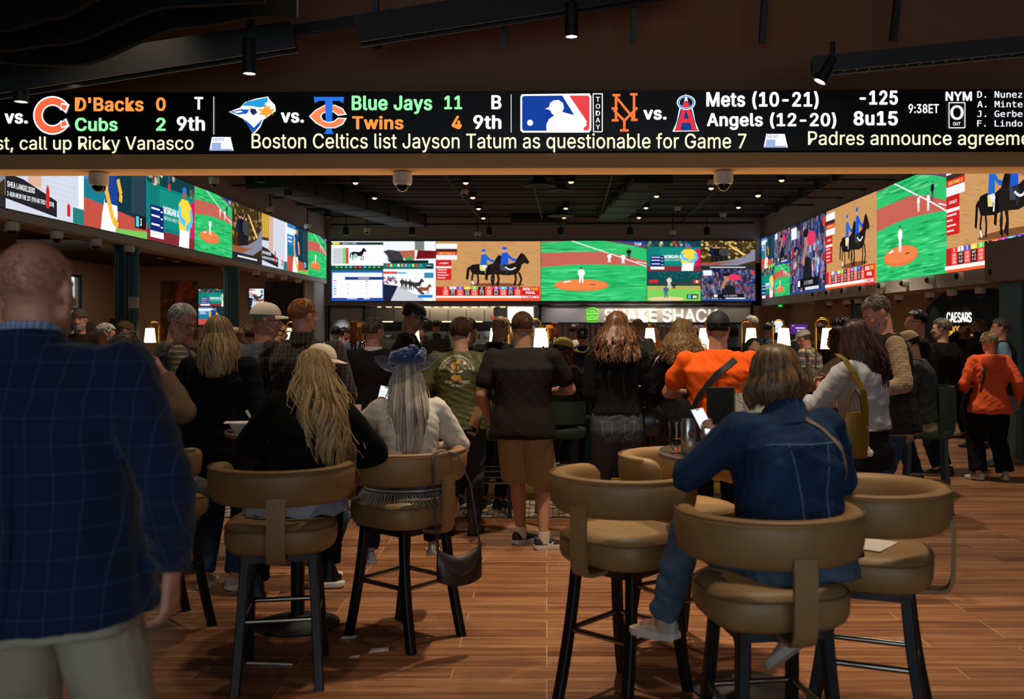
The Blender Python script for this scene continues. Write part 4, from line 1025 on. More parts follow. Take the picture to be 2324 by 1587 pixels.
# burger stand panel with its letters
zp = zy(734, YB)
t = thing('burger_stand_sign', 'long shiny sign panel with a green burger outline and white letters', 'sign', ((xs0 + xs1) / 2, YB, (zs + zp) / 2))
w, h = xs1 - xs0, zs - zp
MB().box((0, 0, 0), (w, .08, h)).build('panel', mat('brushed_sign_panel', (206, 196, 184), .36, metal=.1), t, smooth=False)
mb = MB().box((0, -.03, h / 2), (w + .1, .12, .06)).box((0, -.03, -h / 2), (w + .1, .12, .05)).box((-w / 2, -.03, 0), (.06, .12, h)).box((w / 2, -.03, 0), (.06, .12, h)); mb.build('frame', M_black, t, smooth=False)
M_letter = mat('white_sign_letter', (250, 246, 238), .5, emit=.9); M_neon = mat('green_neon', (96, 226, 44), .5, emit=1.0)
def letters(txt, x0, x1, z0, z1, m, parent, depth=.05, bold=0.0, y=-.045, name='letters'):
    vs, fs, a, b, c, d = text_geo(txt, bold); n = len(vs); V = []; Fc = []
    f2 = lambda q: (x0 + (q[0] - a) / (b - a) * (x1 - x0), z0 + (q[1] - c) / (d - c) * (z1 - z0))
    for q in vs: X, Z = f2(q); V.append((X, y - depth, Z))
    for q in vs: X, Z = f2(q); V.append((X, y, Z))
    from collections import Counter
    ec = Counter()
    for f in fs:
        Fc.append(f)
        for i in range(len(f)): ec[tuple(sorted((f[i], f[(i + 1) % len(f)])))] += 1
    for (i, j), k in ec.items():
        if k == 1: Fc.append((i, j, j + n, i + n))
    mb = MB(); mb.add(V, Fc); return mb.build(name, m, parent, smooth=False)
oX = (xs0 + xs1) / 2; oZ = (zs + zp) / 2
letters("SHAKE SHACK", GX(1372, YB) - oX, GX(1628, YB) - oX, zy(731.5, YB) - oZ, zy(702, YB) - oZ, M_letter, t, bold=-.005)
mb = MB(); X = lambda px: GX(px, YB) - oX; Z = lambda py: zy(py, YB) - oZ
for pts in ([(1331, 712), (1331, 706), (1335, 701), (1344, 699), (1353, 701), (1357, 706), (1357, 712), (1331, 712)], [(1331, 716), (1337, 713), (1344, 717), (1351, 713), (1357, 716)], [(1331, 719), (1357, 719), (1357, 723), (1331, 723), (1331, 719)],
            [(1332, 726), (1356, 726), (1355, 731), (1333, 731), (1332, 726)], [(1337, 706), (1351, 706), (1351, 711), (1337, 711), (1337, 706)]):
    mb.tube([(X(a), -.075, Z(b)) for a, b in pts], .010, 6)
mb.build('burger_outline', M_neon, t)
o = MB().box((0, 0, 0), (1.0, .05, .22)).build('menu_screen', M_black, smooth=False, loc=((xs1 - .75), YB + .5, zp - .25)); tag(o, 'dark menu screen under the right end of the burger stand sign', 'screen')
t = thing('order_counter', 'dark walnut slatted order counter below the burger stand sign', 'counter', (oX, YB + .3, 0))
mb = MB().box((0, 0, .55), (w, .6, 1.1)); mb.build('cabinet', M_walnut, t, smooth=False)
mb = MB()
for k in range(60): mb.box((-w / 2 + .05 + k * w / 60, -.31, .55), (.05, .03, 1.08))
mb.build('slat_front', M_walnut, t, smooth=False); MB().box((0, -.02, 1.12), (w + .04, .7, .05), None, .01).build('countertop', M_bartop, t)
mb = MB()
for k in range(34): mb.box((oX - w / 2 + .08 + k * w / 34, 29.4, 1.45), (.09, .06, 2.2))
mb.box((oX, 29.46, 1.4), (w, .04, 2.4)); o = mb.build('slatted_screen', M_walnut, smooth=False); tag(o, 'dark vertical wooden slats behind the order counter', 'slat wall')
for px in (1210, 1590, 1505): 
    o = MB().lathe([(.03, .06), (.18, .03), (.2, 0), (0, -.005)], n=20).build('pendant_disc', mat('violet_disc', (150, 110, 200), .4) if px == 1590 else M_black, loc=(GX(px, 27), 27, zy(743, 27))); tag(o, 'flat disc lamp hanging behind the order counter' + (', coloured violet' if px == 1590 else (', right of the kitchen' if px == 1210 else ', in the middle')), 'lamp'); 
    r = MB().tube([(0, 0, .05), (0, 0, 2.7 - zy(743, 27))], .008, 6).build('cord', M_black, o)
# wall to the right of the burger stand, betting room
mb = MB().box((XR + .9, YB + .1, 1.7), (2.4, .2, 3.4)).box((GX(1841, 24), 24.9, 1.5), (.12, 2.2, 3.0)); struct('wall_right_back', mb, mat('warm_beige_wall', (196, 158, 122), .85))
mb = MB().box((10.2, 17.6, 2.88), (7.8, 18.0, .1)); struct('ceiling_betting', mb, mat('betting_ceiling', (150, 124, 100), .9))
mb = MB().box((9.6, 21.1, 1.5), (7.6, .2, 3.0)); struct('wall_betting', mb, mat('tan_wall', (166, 130, 96), .85))
mb = MB().box((13.5, 14.8, 1.5), (.2, 13, 3.0)); struct('wall_far_right', mb, M_teal)
mb = MB().box((13.0, 8.3, 1.6), (2.0, .2, 3.2)); struct('wall_return', mb, M_teal)
Ys = 20.96
def arch(px0, px1, pyt, label, m):
    x0, x1, z1 = GX(px0, Ys), GX(px1, Ys), zy(pyt, Ys); r = min((x1 - x0) * .5, .9)
    pts = [(x0, 0), (x1, 0)] + [(x1 - r + r * math.cos(a * math.pi / 24), z1 - r + r * math.sin(a * math.pi / 24)) for a in range(13)] + [(x0 + r - r * math.sin(a * math.pi / 24), z1 - r + r * math.cos(a * math.pi / 24)) for a in range(13)]
    c = Vector(((x0 + x1) / 2, Ys + .03, 0))
    o = MB().loft([[Vector((x, Ys - d, z)) - c for x, z in pts] for d in (.0, .06)]).build('arch_panel', m, smooth=False, loc=c); tag(o, label, 'wall panel'); return o
arch(2092, 2330, 655, 'large dark arched panel carrying the lit betting sign', M_navy)
arch(1934, 1968, 640, 'narrow teal arched panel on the tan betting room wall', M_teal)
o = MB().box((0, 0, 0), (.06, .02, .14), None, .008).build('wall_switch', M_camwhite, loc=P(2016, 700, Ys - .06)); tag(o, 'small white plate on the tan betting room wall', 'wall plate'); o.location.y = 20.985
t = thing('betting_sign', 'lit wall sign, white upper word and golden lower word, on the dark arch', 'sign', P(2178, 732, Ys - .07))
o_ = Vector(t.location)
a, b = P(2150, 732, Ys - .1) - o_, P(2206, 709, Ys - .1) - o_
letters("CAESARS", a.x, b.x, a.z, b.z, mat('sign_white', (255, 250, 240), .5, emit=1.3), t, .04, .0, .03, 'upper_letters')
a, b = P(2152, 763, Ys - .1) - o_, P(2228, 740, Ys - .1) - o_
letters("SPORTSBOOK", a.x, b.x, a.z, b.z, mat('sign_gold', (240, 186, 84), .5, emit=.8), t, .04, 0, .03, 'lower_letters')
for px in (2125, 2198): lamp('SPOT', 'arch_spot', P(px, 652, Ys - .25), 9, WARM, .02, P(px, 780, Ys - .05), 32, .5)
lamp('AREA', 'betting_room_light', (9.0, 16.5, 2.78), 55, WARM, 5, (9, 16.5, 0), size_y=4)
for x_, p_ in ((.5, 26), (1.5, 34), (2.3, 60), (3.0, 60), (3.8, 16), (5.0, 8)): lamp('SPOT', 'sign_washer', (x_, YB - .7, 2.75), p_, (1, .9, .76) if x_ > 1 else (.86, .88, 1), .03, (x_, YB, 1.95), 75, .9)
lamp('SPOT', 'panel_reflection_fill', (-5.45, YB - .9, 2.7), 150, (.86, .93, 1), .03, (-5.5, YB, 1.45), 26, .9)  # added spot, imitates the bright reflection on the glossy panel
lamp('AREA', 'left_wing_light', (-8.6, 19, 3.25), 90, WARM, 4, (-8.6, 19, 0), size_y=9)
# exit sign
t = thing('exit_sign', 'small green exit sign hanging under the far end of the right screen', 'exit sign', P(1771, 690, 24.5))
MB().box((0, 0, 0), (.09, .05, .15), None, .006).build('sign_box', M_exit, t); c = Canvas((-.04, -.027, -.02), (.08, 0, 0), (0, 0, .04), (0, -1, 0)); c.text("EXIT", .05, .05, .95, .95, (220, 255, 220), .02); c.build('sign_text', M_screen_fine, t)
MB().tube([(0, 0, .07), (.0, .0, ZSR - .0 - P(1771, 690, 24.5).z)], .01, 6).build('mount', M_black, t)
# betting kiosks
for px, py, wpx, hpx, Y, colr, lab in ((1812, 747, 38, 22, 17.5, (84, 40, 120), 'betting kiosk with a violet screen right of the bar lamps'), (1763, 742, 24, 26, 18.5, (210, 226, 230), 'betting kiosk with a pale screen behind the lamps')):
    p = P(px, py, Y); w, h = wpx / F * Y, hpx / F * Y
    t = thing('betting_kiosk', lab, 'kiosk', (p.x, Y, 0))
    MB().box((0, .12, p.z / 2), (w * .8, .3, p.z)).build('pedestal', M_navy, t, smooth=False); MB().box((0, 0, p.z), (w + .04, .08, h + .04), None, .01).build('monitor', M_black, t)
    c = Canvas((-w / 2, -.042, p.z - h / 2), (w, 0, 0), (0, 0, h), (0, -1, 0)); c.rect(0, 0, 1, 1, colr); c.rect(.3, .55, .85, .66, (226, 214, 240)); c.rect(.4, .25, .8, .4, (200, 180, 226)); c.rect(.1, .82, .2, .9, (220, 200, 240)); c.build('kiosk_screen', M_screen_fine, t)

# ------------------------------------------------------------------ the island bar
BX0, BX1, BY0, BY1, BT = -2.6, 3.1, 9.6, 15.0, 1.07
t = thing('bar_counter', 'long dark island bar with a slatted front, stone top and brass rail', 'bar', ((BX0 + BX1) / 2, BY0, 0)); bo = Vector(t.location)
segs = [((BX0 + BX1) / 2, BY0 + .3, BX1 - BX0, .5), (BX1 - .25, (BY0 + BY1) / 2, .5, BY1 - BY0), ((BX0 + BX1) / 2, BY1 - .25, BX1 - BX0, .5), (BX0 + .25, (BY0 + BY1) / 2, .5, BY1 - BY0)]
mb = MB()
for x, y, w, d in segs: mb.box(Vector((x, y, (BT - .05) / 2)) - bo, (w, d, BT - .05))
mb.build('bar_body', mat('bar_dark_wood', (40, 28, 22), .6), t, smooth=False)
mb = MB()
for k in range(int((BX1 - BX0) / .06)): mb.box(Vector((BX0 + .03 + k * .06, BY0 + .035, .56)) - bo, (.035, .04, .86))
mb.build('slat_front', M_walnut, t, smooth=False)
mb = MB()
for k in range(int((BY1 - BY0) / .06)): mb.box(Vector((BX1 + .01, BY0 + .05 + k * .06, .56)) - bo, (.04, .035, .86))
mb.build('slat_side', M_walnut, t, smooth=False)
mb = MB()
for x, y, w, d in segs: mb.box(Vector((x, y, BT - .025)) - bo, (w + (.24 if w > d else .2), d + (.24 if d > w else .2), .05), None, .012)
mb.build('stone_top', M_bartop, t)
mb = MB().tube([Vector(p) - bo for p in ((BX0 - .1, BY0 - .14, .17), (BX1 + .12, BY0 - .14, .17), (BX1 + .14, BY1, .17))], .024, 10)
for k in range(5): mb.tube([Vector((BX0 + .2 + k * 1.3, BY0 - .14, .17)) - bo, Vector((BX0 + .2 + k * 1.3, BY0 + .06, .2)) - bo], .015, 8)
mb.build('brass_foot_rail', M_gold, t)
MB().box(Vector(((BX0 + BX1) / 2, BY0 + .04, .06)) - bo, (BX1 - BX0, .03, .12)).build('brass_kick_plate', M_gold, t, smooth=False)
M_tile = mat('mosaic_tile', (190, 180, 166), .4)
def _tile():
    nt = M_tile.node_tree; b = nt.nodes['Principled BSDF']; tc = nt.nodes.new('ShaderNodeTexCoord')
    br = nt.nodes.new('ShaderNodeTexBrick'); nt.links.new(tc.outputs['Object'], br.inputs['Vector']); br.offset = .5
    br.inputs['Scale'].default_value = 1; br.inputs['Brick Width'].default_value = .105; br.inputs['Row Height'].default_value = .052; br.inputs['Mortar Size'].default_value = .008; br.inputs['Bias'].default_value = .15
    br.inputs['Color1'].default_value = (*S((222, 210, 192)), 1); br.inputs['Color2'].default_value = (*S((120, 100, 80)), 1); br.inputs['Mortar'].default_value = (*S((46, 38, 34)), 1)
    nt.links.new(br.outputs['Color'], b.inputs['Base Color'])
_tile()
struct('trim_6', MB().box((-.6, 9.05, .003), (8.0, 1.25, .012)), M_tile)
# inner steel work station
t = thing('steel_sink_unit', 'low steel work station inside the bar beside the red-haired woman', 'sink', (GX(1482, 12.0), 12.0, 0))
MB().box((0, 0, .48), (1.4, .6, .9)).build('cabinet', M_steel, t, smooth=False)
MB().loft([[Vector((sx * .72, y, z)) for y, z in ((-.32, .92), (-.32, .99), (.32, .99), (.32, .92))] for sx in (-1, 1)]).build('worktop', M_steel, t, smooth=False)
MB().tube([(-.74, -.34, .8), (.74, -.34, .8)], .05, 12).build('front_roll', M_steel, t); MB().box((0, 0, 1.06), (1.2, .2, .12)).build('splash_shelf', M_steel, t, smooth=False)

def bar_lamp(x, y, label, ang=0.0, hgt=.68, z0=BT):
    t = thing('bar_lamp', label, 'lamp', (x, y, z0), ang, 'lamps standing on the bar')
    MB().box((0, 0, .02), (.12, .12, .04), None, .008).build('base', M_black, t)
    r = .055; pts = [(0, 0, .04), (0, 0, hgt - r)] + [(r - r * math.cos(a * math.pi / 12), 0, hgt - r + r * math.sin(a * math.pi / 12)) for a in range(1, 7)]
    pts += [(.135 - r + r * math.sin(a * math.pi / 12), 0, hgt - r + r * math.cos(a * math.pi / 12)) for a in range(1, 7)] + [(.135, 0, hgt - .085)]
    MB().tube(pts, .011, 10).build('hooked_pole', M_gold, t)
    MB().lathe([(.012, hgt - .07), (.03, hgt - .075), (.034, hgt - .105), (.02, hgt - .11)], (.135, 0, 0), 16).build('socket_cap', M_gold, t)
    MB().lathe([(.062, hgt - .1), (.084, hgt - .315), (.08, hgt - .315), (.058, hgt - .1)], (.135, 0, 0), 28).build('lamp_shade', M_shade, t)
    return t
for px, Y, ang, lab in ((1851, 10.0, 0, 'large lit bar lamp at the near right corner, gold pole with a hook'), (1754, 12.0, 0, 'lit bar lamp second from the near right corner'), (1683, 13.8, 0, 'lit bar lamp third from the near right corner, beside the white-haired man'),
                        (1473, 14.7, -1.57, 'lit bar lamp in the middle between the red-haired and the curly-haired woman'), (943, 14.7, -1.57, 'lit bar lamp at the face of the man in the black cap'), (1156, 10.2, 3.14, 'bright lit bar lamp left of the head of the man in shorts'),
                        (1200, 10.9, 0, 'lit bar lamp just right of the head of the man in shorts'), (1632, 9.9, 3.14, 'lit bar lamp half hidden by the man in the orange shirt'), (361, 14.4, 3.14, 'pale bar lamp left of the man in the quilted vest'), (672, 14.5, 3.14, 'lit bar lamp behind the ginger-haired man')):
    bar_lamp(GX(px, Y), Y, lab, ang, z0=BT - .0 if BY0 - .1 < Y and BX0 < GX(px, Y) < BX1 + .2 else BT)
# second counter that carries the lamps on the left
t = thing('side_counter', 'dark counter run left of the island bar carrying a lamp', 'counter', (-4.3, 14.5, 0)); MB().box((0, 0, .51), (3.0, .5, 1.02)).build('counter_body', mat('bar_dark_wood'), t, smooth=False); MB().box((0, 0, BT - .025), (3.1, .6, .05), None, .01).build('stone_top', M_bartop, t)
for x, y, z in ((1, 10.9, 0),):
    t = thing('tap_stand', 'short counter block inside the bar under the beer taps', 'counter', (GX(1240, 10.95), 10.95, 0)); MB().box((0, 0, .52), (.9, .45, 1.02)).build('block_body', mat('bar_dark_wood'), t, smooth=False); MB().box((0, 0, BT - .025), (.96, .5, .05), None, .01).build('stone_top', M_bartop, t)

def tap(px, py0, py1, Y, m, label, shape=0):
    p = P(px, py1, Y); h = (py1 - py0) / F * Y; z0 = BT
    t = thing('beer_tap', label, 'beer tap', (p.x, Y, z0), 0, 'beer tap handles')
    hz = p.z - z0
    MB().tube([(0, 0, 0), (0, 0, hz)], .028, 12).build('tap_column', M_chrome, t); MB().tube([(0, 0, hz - .04), (0, -.09, hz - .06)], .014, 8).build('spout', M_chrome, t)
    mb = MB()
    if shape == 0: mb.box((0, 0, hz + h / 2), (.065, .03, h), None, .01).box((0, 0, hz + h * .93), (.08, .04, h * .12), None, .01)
    elif shape == 1: mb.lathe([(.014, 0), (.026, .3 * h), (.04, .7 * h), (.05, .8 * h), (.035, h), (.0, h * 1.01)], (0, 0, hz), 16)
    else: mb.lathe([(.012, 0), (.03, .5 * h), (.046, .85 * h), (.03, h), (0, h * 1.01)], (0, 0, hz), 16)
    mb.build('tap_handle', m, t); MB().lathe([(.02, -.01), (.022, .02), (.014, .03)], (0, 0, hz), 12).build('ferrule', M_chrome, t)
M_tapred = mat('red_brown_wood', (150, 66, 34), .45); M_amber = mat('amber_handle', (222, 140, 40), .35); M_cream = mat('cream_handle', (214, 196, 170), .45); M_blackg = mat('black_gloss', (18, 16, 16), .25)
tap(802, 729, 786, 10.0, M_tapred, 'tall red-brown wooden beer tap handle beside the man in the dark vest'); tap(820, 733, 782, 10.0, M_amber, 'amber beer tap handle with a silver top beside the man in the dark vest', 1); tap(829, 730, 778, 10.1, mat('blue_handle', (60, 80, 130), .4), 'dark blue beer tap handle nearest the man in the dark vest', 2)
tap(1233, 744, 776, 10.9, M_blackg, 'black oval beer tap handle, first right of the man in shorts', 2); tap(1247, 738, 774, 10.9, M_amber, 'amber beer tap handle with a silver top, second right of the man in shorts', 1); tap(1260, 732, 772, 10.9, M_tapred, 'red-brown wooden beer tap handle, third right of the man in shorts')
def bottle(px, py0, py1, Y, m, label, lab_col=None, wide=1.0, cat='bottle'):
    p = P(px, py1, Y); h = (py1 - py0) / F * Y; r = h * .14 * wide
    t = thing('bottle', label, cat, (p.x, Y, BT), 0, 'bottles on the bar')
    MB().lathe([(0, 0), (r, .005), (r, h * .6), (r * .85, h * .68), (r * .36, h * .76), (r * .34, h * .96), (r * .4, h * .97), (r * .4, h), (0, h)], n=18).build('glass_body', m, t)
    if lab_col: MB().lathe([(r * 1.02, h * .16), (r * 1.02, h * .52)], n=18, caps=False).build('paper_label', mat('label' + str(lab_col), lab_col, .7), t)
M_whisk = mat('whiskey_glass', (150, 74, 28), .08); M_blueb = mat('blue_glass', (20, 50, 190), .08); M_brownb = mat('brown_glass', (60, 26, 12), .1)
bottle(1297, 806, 866, 9.75, M_whisk, 'whiskey bottle with a white label in front of the man in the yellow cap', (230, 220, 200), 1.2); bottle(1318, 806, 860, 9.9, M_brownb, 'dark beer bottle right of the whiskey bottle', (200, 190, 170)); bottle(1322, 790, 830, 10.2, M_brownb, 'small brown bottle below the bartender')
bottle(978, 782, 818, 10.3, M_blueb, 'blue bottle left of the green jacket'); bottle(1209, 780, 808, 10.2, M_blackg, 'black bottle close to the man in shorts'); bottle(1219, 782, 806, 10.1, M_blueb, 'small blue bottle right of the man in shorts'); bottle(1336, 800, 845, 9.85, M_whisk, 'amber bottle beside the sleeve of the red-haired woman', (226, 214, 196))
for px, py, Y, lab in ((1835, 848, 10.2, 'mint green menu box on the bar at the large lamp'), (785, 815, 9.9, 'mint green menu box behind the white cap'), (1685, 800, 10.3, 'mint green menu box behind the orange shirt')):
    p = P(px, py, Y); t = thing('caddy_box', lab, 'box', (p.x, Y, BT)); hh = .17
    MB().loft([[Vector((sx * .09 * k, sy * .07 * k, z)) for sx, sy in ((-1, -1), (1, -1), (1, 1), (-1, 1))] for z, k in ((0, .8), (hh, 1.05))]).build('box_body', mat('mint_green', (120, 170, 150), .6), t, smooth=False); MB().box((0, 0, hh), (.2, .16, .012)).build('rim', mat('mint_green'), t, smooth=False)
for px, py, Y, rz_, lab in ((1876, 865, 9.85, .2, 'white paper sheet on the bar beside the large lamp'), (1476, 864, 9.8, .1, 'white receipt on the bar behind the red-haired woman')):
    o = MB().box((0, 0, .002), (.26, .18, .003)).build('paper_sheet', M_paper, smooth=False, loc=(GX(px, Y), Y, BT), rotz=rz_); tag(o, lab, 'paper')
# ------------------------------------------------------------------ stools, tables and what lies on them
def sup(rx, ry, z, e=3.2, n=40, cx=0, cy=0):
    o = []
    for k in range(n):
        a = 2 * math.pi * k / n; c, s = math.cos(a), math.sin(a)
        o.append(Vector((cx + rx * abs(c) ** (2 / e) * math.copysign(1, c), cy + ry * abs(s) ** (2 / e) * math.copysign(1, s), z)))
    return o
M_pip = mat('leather_piping', (120, 90, 56), .5)
LT = .605
def make_stool(label, leather=None):
    lm = leather or M_leather
    t = thing('bar_stool', label, 'bar stool')
    prof = [(z - .04, q) for z, q in [(.66, .17), (.652, .20), (.655, .224), (.672, .246), (.70, .257), (.74, .258), (.765, .252), (.785, .238), (.797, .215), (.803, .17), (.806, .09)]]
    MB().loft([sup(r, r * .97, z) for z, r in prof]).build('seat', lm, t, smooth=80)
    mb = MB(); pts = sup(.253, .246, .727, n=60); mb.tube(pts + [pts[0]], .0045, 6, caps=False); mb.build('seat_piping', M_pip, t)
    rings = []; n = 44; A0, A1 = math.radians(-212), math.radians(32)
    sec = 20
    for k in range(n + 1):
        f = k / n; a = A0 + (A1 - A0) * f
        e = min(f, 1 - f) * (A1 - A0) * .29 / .085
        g = math.sqrt(max(0.02, 1 - (1 - min(1, e)) ** 2))
        c = Vector((.292 * math.cos(a), .275 * math.sin(a), 0)); nrm = Vector((math.cos(a), math.sin(a), 0))
        ring = []
        for j in range(sec):
            b = 2 * math.pi * j / sec; cb, sb = math.cos(b), math.sin(b)
            u = .047 * g * abs(cb) ** (2 / 2.6) * math.copysign(1, cb); v = .085 * (.35 + .65 * g) * abs(sb) ** (2 / 3) * math.copysign(1, sb)
            ring.append(c + nrm * (u + .10 * v) + Vector((0, 0, .925 + v)))
        rings.append(ring)
    MB().loft(rings).build('backrest', lm, t, smooth=80)
    pp = []
    for k in range(n + 1):
        a = A0 + .25 + (A1 - A0 - .5) * k / n; rr = .035 + .0088
        pp.append(Vector(((.292 + rr) * math.cos(a), (.275 + rr) * math.sin(a), 1.002)))
    MB().tube(pp, .0042, 6).build('back_piping', M_pip, t)
    path = [(-.316, .89), (-.322, .82), (-.322, .72), (-.318, .64), (-.305, .608), (-.28, .596), (-.2, .594), (-.06, .598)]
    rings = []
    for i, (y, z) in enumerate(path):
        p, q = path[max(i - 1, 0)], path[min(i + 1, len(path) - 1)]; d = Vector((0, q[0] - p[0], q[1] - p[1])).normalized(); nn = Vector((0, -d.z, d.y)); c = Vector((0, y, z))
        rings.append([c + Vector((sx * .041, 0, 0)) + nn * .008 * sy for sx, sy in ((-1, -1), (-.0, -1.15), (1, -1), (1, 1), (-1, 1))])
    MB().loft(rings).build('back_strap', lm, t, smooth=50)
    MB().lathe([(.1, .578), (.1, .60), (.17, .605), (.17, .62)], n=24).build('swivel_plate', M_black, t)
    MB().box((0, 0, .59), (.34, .34, .035)).build('seat_frame', M_black, t, smooth=False)
    def legp(sx, sy, z):
        f = 1 - z / LT; return Vector((sx * (.15 + .035 * f), sy * (.148 + .04 * f + .052 * f * f), z))
    for sx in (-1, 1):
        for sy in (-1, 1):
            rings = []
            for k in range(9):
                z = LT * (1 - k / 8); p = legp(sx, sy, z); w = .021
                rings.append([p + Vector((dx * w, dy * w * 1.05, 0)) for dx, dy in ((-1, -.8), (-.8, -1), (.8, -1), (1, -.8), (1, .8), (.8, 1), (-.8, 1), (-1, .8))])
            MB().loft(rings).build('leg', M_legblack, t, smooth=False)
    zr = .31
    for sy in (-1, 1): MB().tube([legp(-1, sy, zr), legp(1, sy, zr)], .0125, 12).build('foot_rail', M_chrome, t)
    for sx in (-1, 1): MB().tube([legp(sx, -1, zr), legp(sx, 1, zr)], .0125, 12).build('foot_rail', M_chrome, t)
    return t
stool0 = make_stool('tan leather bar stool under the seated long-haired blonde woman in black')
def put_stool(x, y, hd, label):
    """hd: degrees clockwise from straight away"""
    a = math.radians(-hd)
    if not put_stool.used:
        put_stool.used = True; stool0.location = (x, y, 0); stool0.rotation_euler = (0, 0, a); stool0['label'] = label; stool0['group'] = 'tan bar stools round the high tables'; return stool0
    return dup(stool0, (x, y, 0), a, label, 'tan bar stools round the high tables')
put_stool.used = False
S2 = put_stool(-1.26, 4.62, -10, 'tan leather bar stool under the seated long-haired blonde woman in black')
S3 = put_stool(-.76, 5.2, -52, 'tan leather bar stool carrying a purse, under the woman in the blue hat')
S1 = put_stool(-2.16, 5.36, 48, 'tan leather bar stool beside the blue blazer, under the man in the tan sweater')
S4 = put_stool(.345, 4.35, 41, 'empty tan leather bar stool left of the denim jacket, nearest the open floor')
S5 = put_stool(.80, 3.50, -9, 'tan leather bar stool under the woman in the denim jacket, largest in view')
S6 = put_stool(1.33, 4.0, -68, 'empty tan leather bar stool with a white paper sheet lying on its seat')
S7 = put_stool(.70, 4.98, 150, 'tan leather bar stool behind the right high table, mostly hidden by it')

M_tabletop = mat('brown_stone_table', (96, 82, 74), .22, var=.15, vscale=20)
M_tabedge = mat('taupe_table_edge', (150, 128, 112), .35)
def table(x, y, label, r=.386, z=1.09):
    t = thing('high_table', label, 'table', (x, y, 0))
    MB().lathe([(0, z - .03), (r - .012, z - .03), (r, z - .022), (r, z - .006), (r - .006, z)], n=64).build('table_edge', M_tabedge, t)
    MB().lathe([(0, z - .012), (r - .006, z - .002), (r - .008, z + .001), (0, z + .001)], n=64).build('table_top', M_tabletop, t)
    MB().lathe([(.2, z - .045), (.2, z - .03)], n=32).build('mounting_plate', M_black, t)
    MB().lathe([(.038, .03), (.038, z - .04)], n=28).build('column', M_legblack, t)
    MB().lathe([(0, 0), (.228, 0), (.23, .012), (.2, .022), (.07, .04), (.05, .06)], n=48).build('base', M_black, t)
    return t
TX1, TY1, TX2, TY2, TZ = -1.385, 5.39, .894, 4.42, 1.091
table(TX1, TY1, 'dark round high table between the tan sweater man and the blonde woman')
table(TX2, TY2, 'round high table with drinks and menus in front of the woman in denim')

M_alu = mat('aluminium_can', (196, 198, 202), .28, metal=.9)
def can(x, y, m, label, h=.157, r=.033, logo=None):
    t = thing('beverage_can', label, 'can', (x, y, TZ)); k = h / .157
    MB().lathe([(0, .004), (r * .72, .004), (r * .76, 0), (r * .8, .004), (r, .014), (r, h - .02), (r * .84, h - .006), (r * .84, h - .002)], n=32, caps=False).build('can_body', m, t)
    MB().lathe([(r * .84, h - .004), (r * .86, h), (r * .8, h), (r * .76, h - .006), (0, h - .006)], n=32).build('can_lid', M_alu, t)
    MB().box((.004, -.004, h - .003), (.012, .022, .002)).build('pull_tab', M_alu, t)
    if logo:
        vs, fs, a, b, c, d = text_geo(logo, .04); V = []
        for q in vs:
            u = (q[0] - a) / (b - a); v = (q[1] - c) / (d - c); ang = -math.pi / 2 + .25 + (u - .5) * .9; V.append(((r + .0006) * math.cos(ang), (r + .0006) * math.sin(ang), h * .52 + v * h * .2))
        MB().add(V, fs).build('can_print', mat('print_red', (120, 30, 36), .5), t, smooth=False)
    return t
def onT(px, py):
    Y = (H - TZ) * F / (py - CY); return GX(px, Y), Y
x, y = onT(1562, 1032); can(x, y, M_alu, 'tall silver drink can with a dark red letter on the right high table', logo='C')
x, y = onT(1580, 1012); can(x, y, mat('blue_can', (24, 56, 150), .3, metal=.5), 'dark blue drink can behind the silver can')
def tumbler(px, py, label):
    x, y = onT(px, py); t = thing('drinking_glass', label, 'glass', (x, y, TZ)); h = .135
    MB().lathe([(0, 0), (.03, 0), (.038, h), (.036, h), (.0285, .012), (0, .012)], n=28).build('glass_body', M_glass, t)
    if px < 1560:
        mb = MB().box((.004, 0, .05), (.03, .03, .026), Matrix.Rotation(.5, 3, 'Z')).box((-.006, .005, .03), (.026, .026, .026), Matrix.Rotation(.2, 3, 'X')); mb.build('ice_cubes', M_glass, t, smooth=False)
        MB().loft([[Vector((-.012, 0, .03)), Vector((.02, .004, .035)), Vector((.022, .004, .07))], [Vector((-.012, .006, .03)), Vector((.02, .01, .035)), Vector((.022, .01, .07))]]).build('lime_wedge', mat('lemon', (226, 206, 120), .5), t, smooth=False)
tumbler(1535, 1028, 'drinking glass with ice left of the silver can'); tumbler(1597, 1022, 'empty clear glass between the blue can and the black menu holder')
x, y = onT(1634, 1024); t = thing('menu_holder', 'tall black menu box with a brown side on the right high table', 'menu holder', (x, y, TZ), .18)
MB().box((0, 0, .145), (.112, .052, .29), None, .003).build('box_front', M_black, t, smooth=False); MB().box((.059, .004, .146), (.012, .05, .292)).build('side_panel', mat('kraft_brown', (120, 88, 56), .7), t, smooth=False)
c = Canvas((-.03, -.0268, .11), (.07, 0, 0), (0, 0, .016), (0, -1, 0), .0002); c.text("CAESARS", .2, .1, 1, .9, (210, 170, 90), .01); c.rect(0, .1, .14, .9, (210, 170, 90)); o = c.build('gold_print', mat('gold_print', (190, 150, 80), .4), t)
t = thing('menu_card', 'white printed menu sheet standing behind the denim woman\'s phone', 'menu', (x + .15, y + .06, TZ), .1)
R = Matrix.Rotation(-.12, 3, 'X'); MB().box(R @ Vector((0, 0, .13)), (.2, .003, .26), R).build('sheet', M_paper, t, smooth=False)
c = Canvas(R @ Vector((-.09, -.002, .01)), R @ Vector((.18, 0, 0)), R @ Vector((0, 0, .24)), R @ Vector((0, -1, 0)), .0003); c.lay = 5
for k, w_ in enumerate((.5, .3, .34, .3, .36, .3, .28, .4)): c.rect(.34, .9 - k * .065, .34 + w_, .915 - k * .065, (120, 124, 130), False)
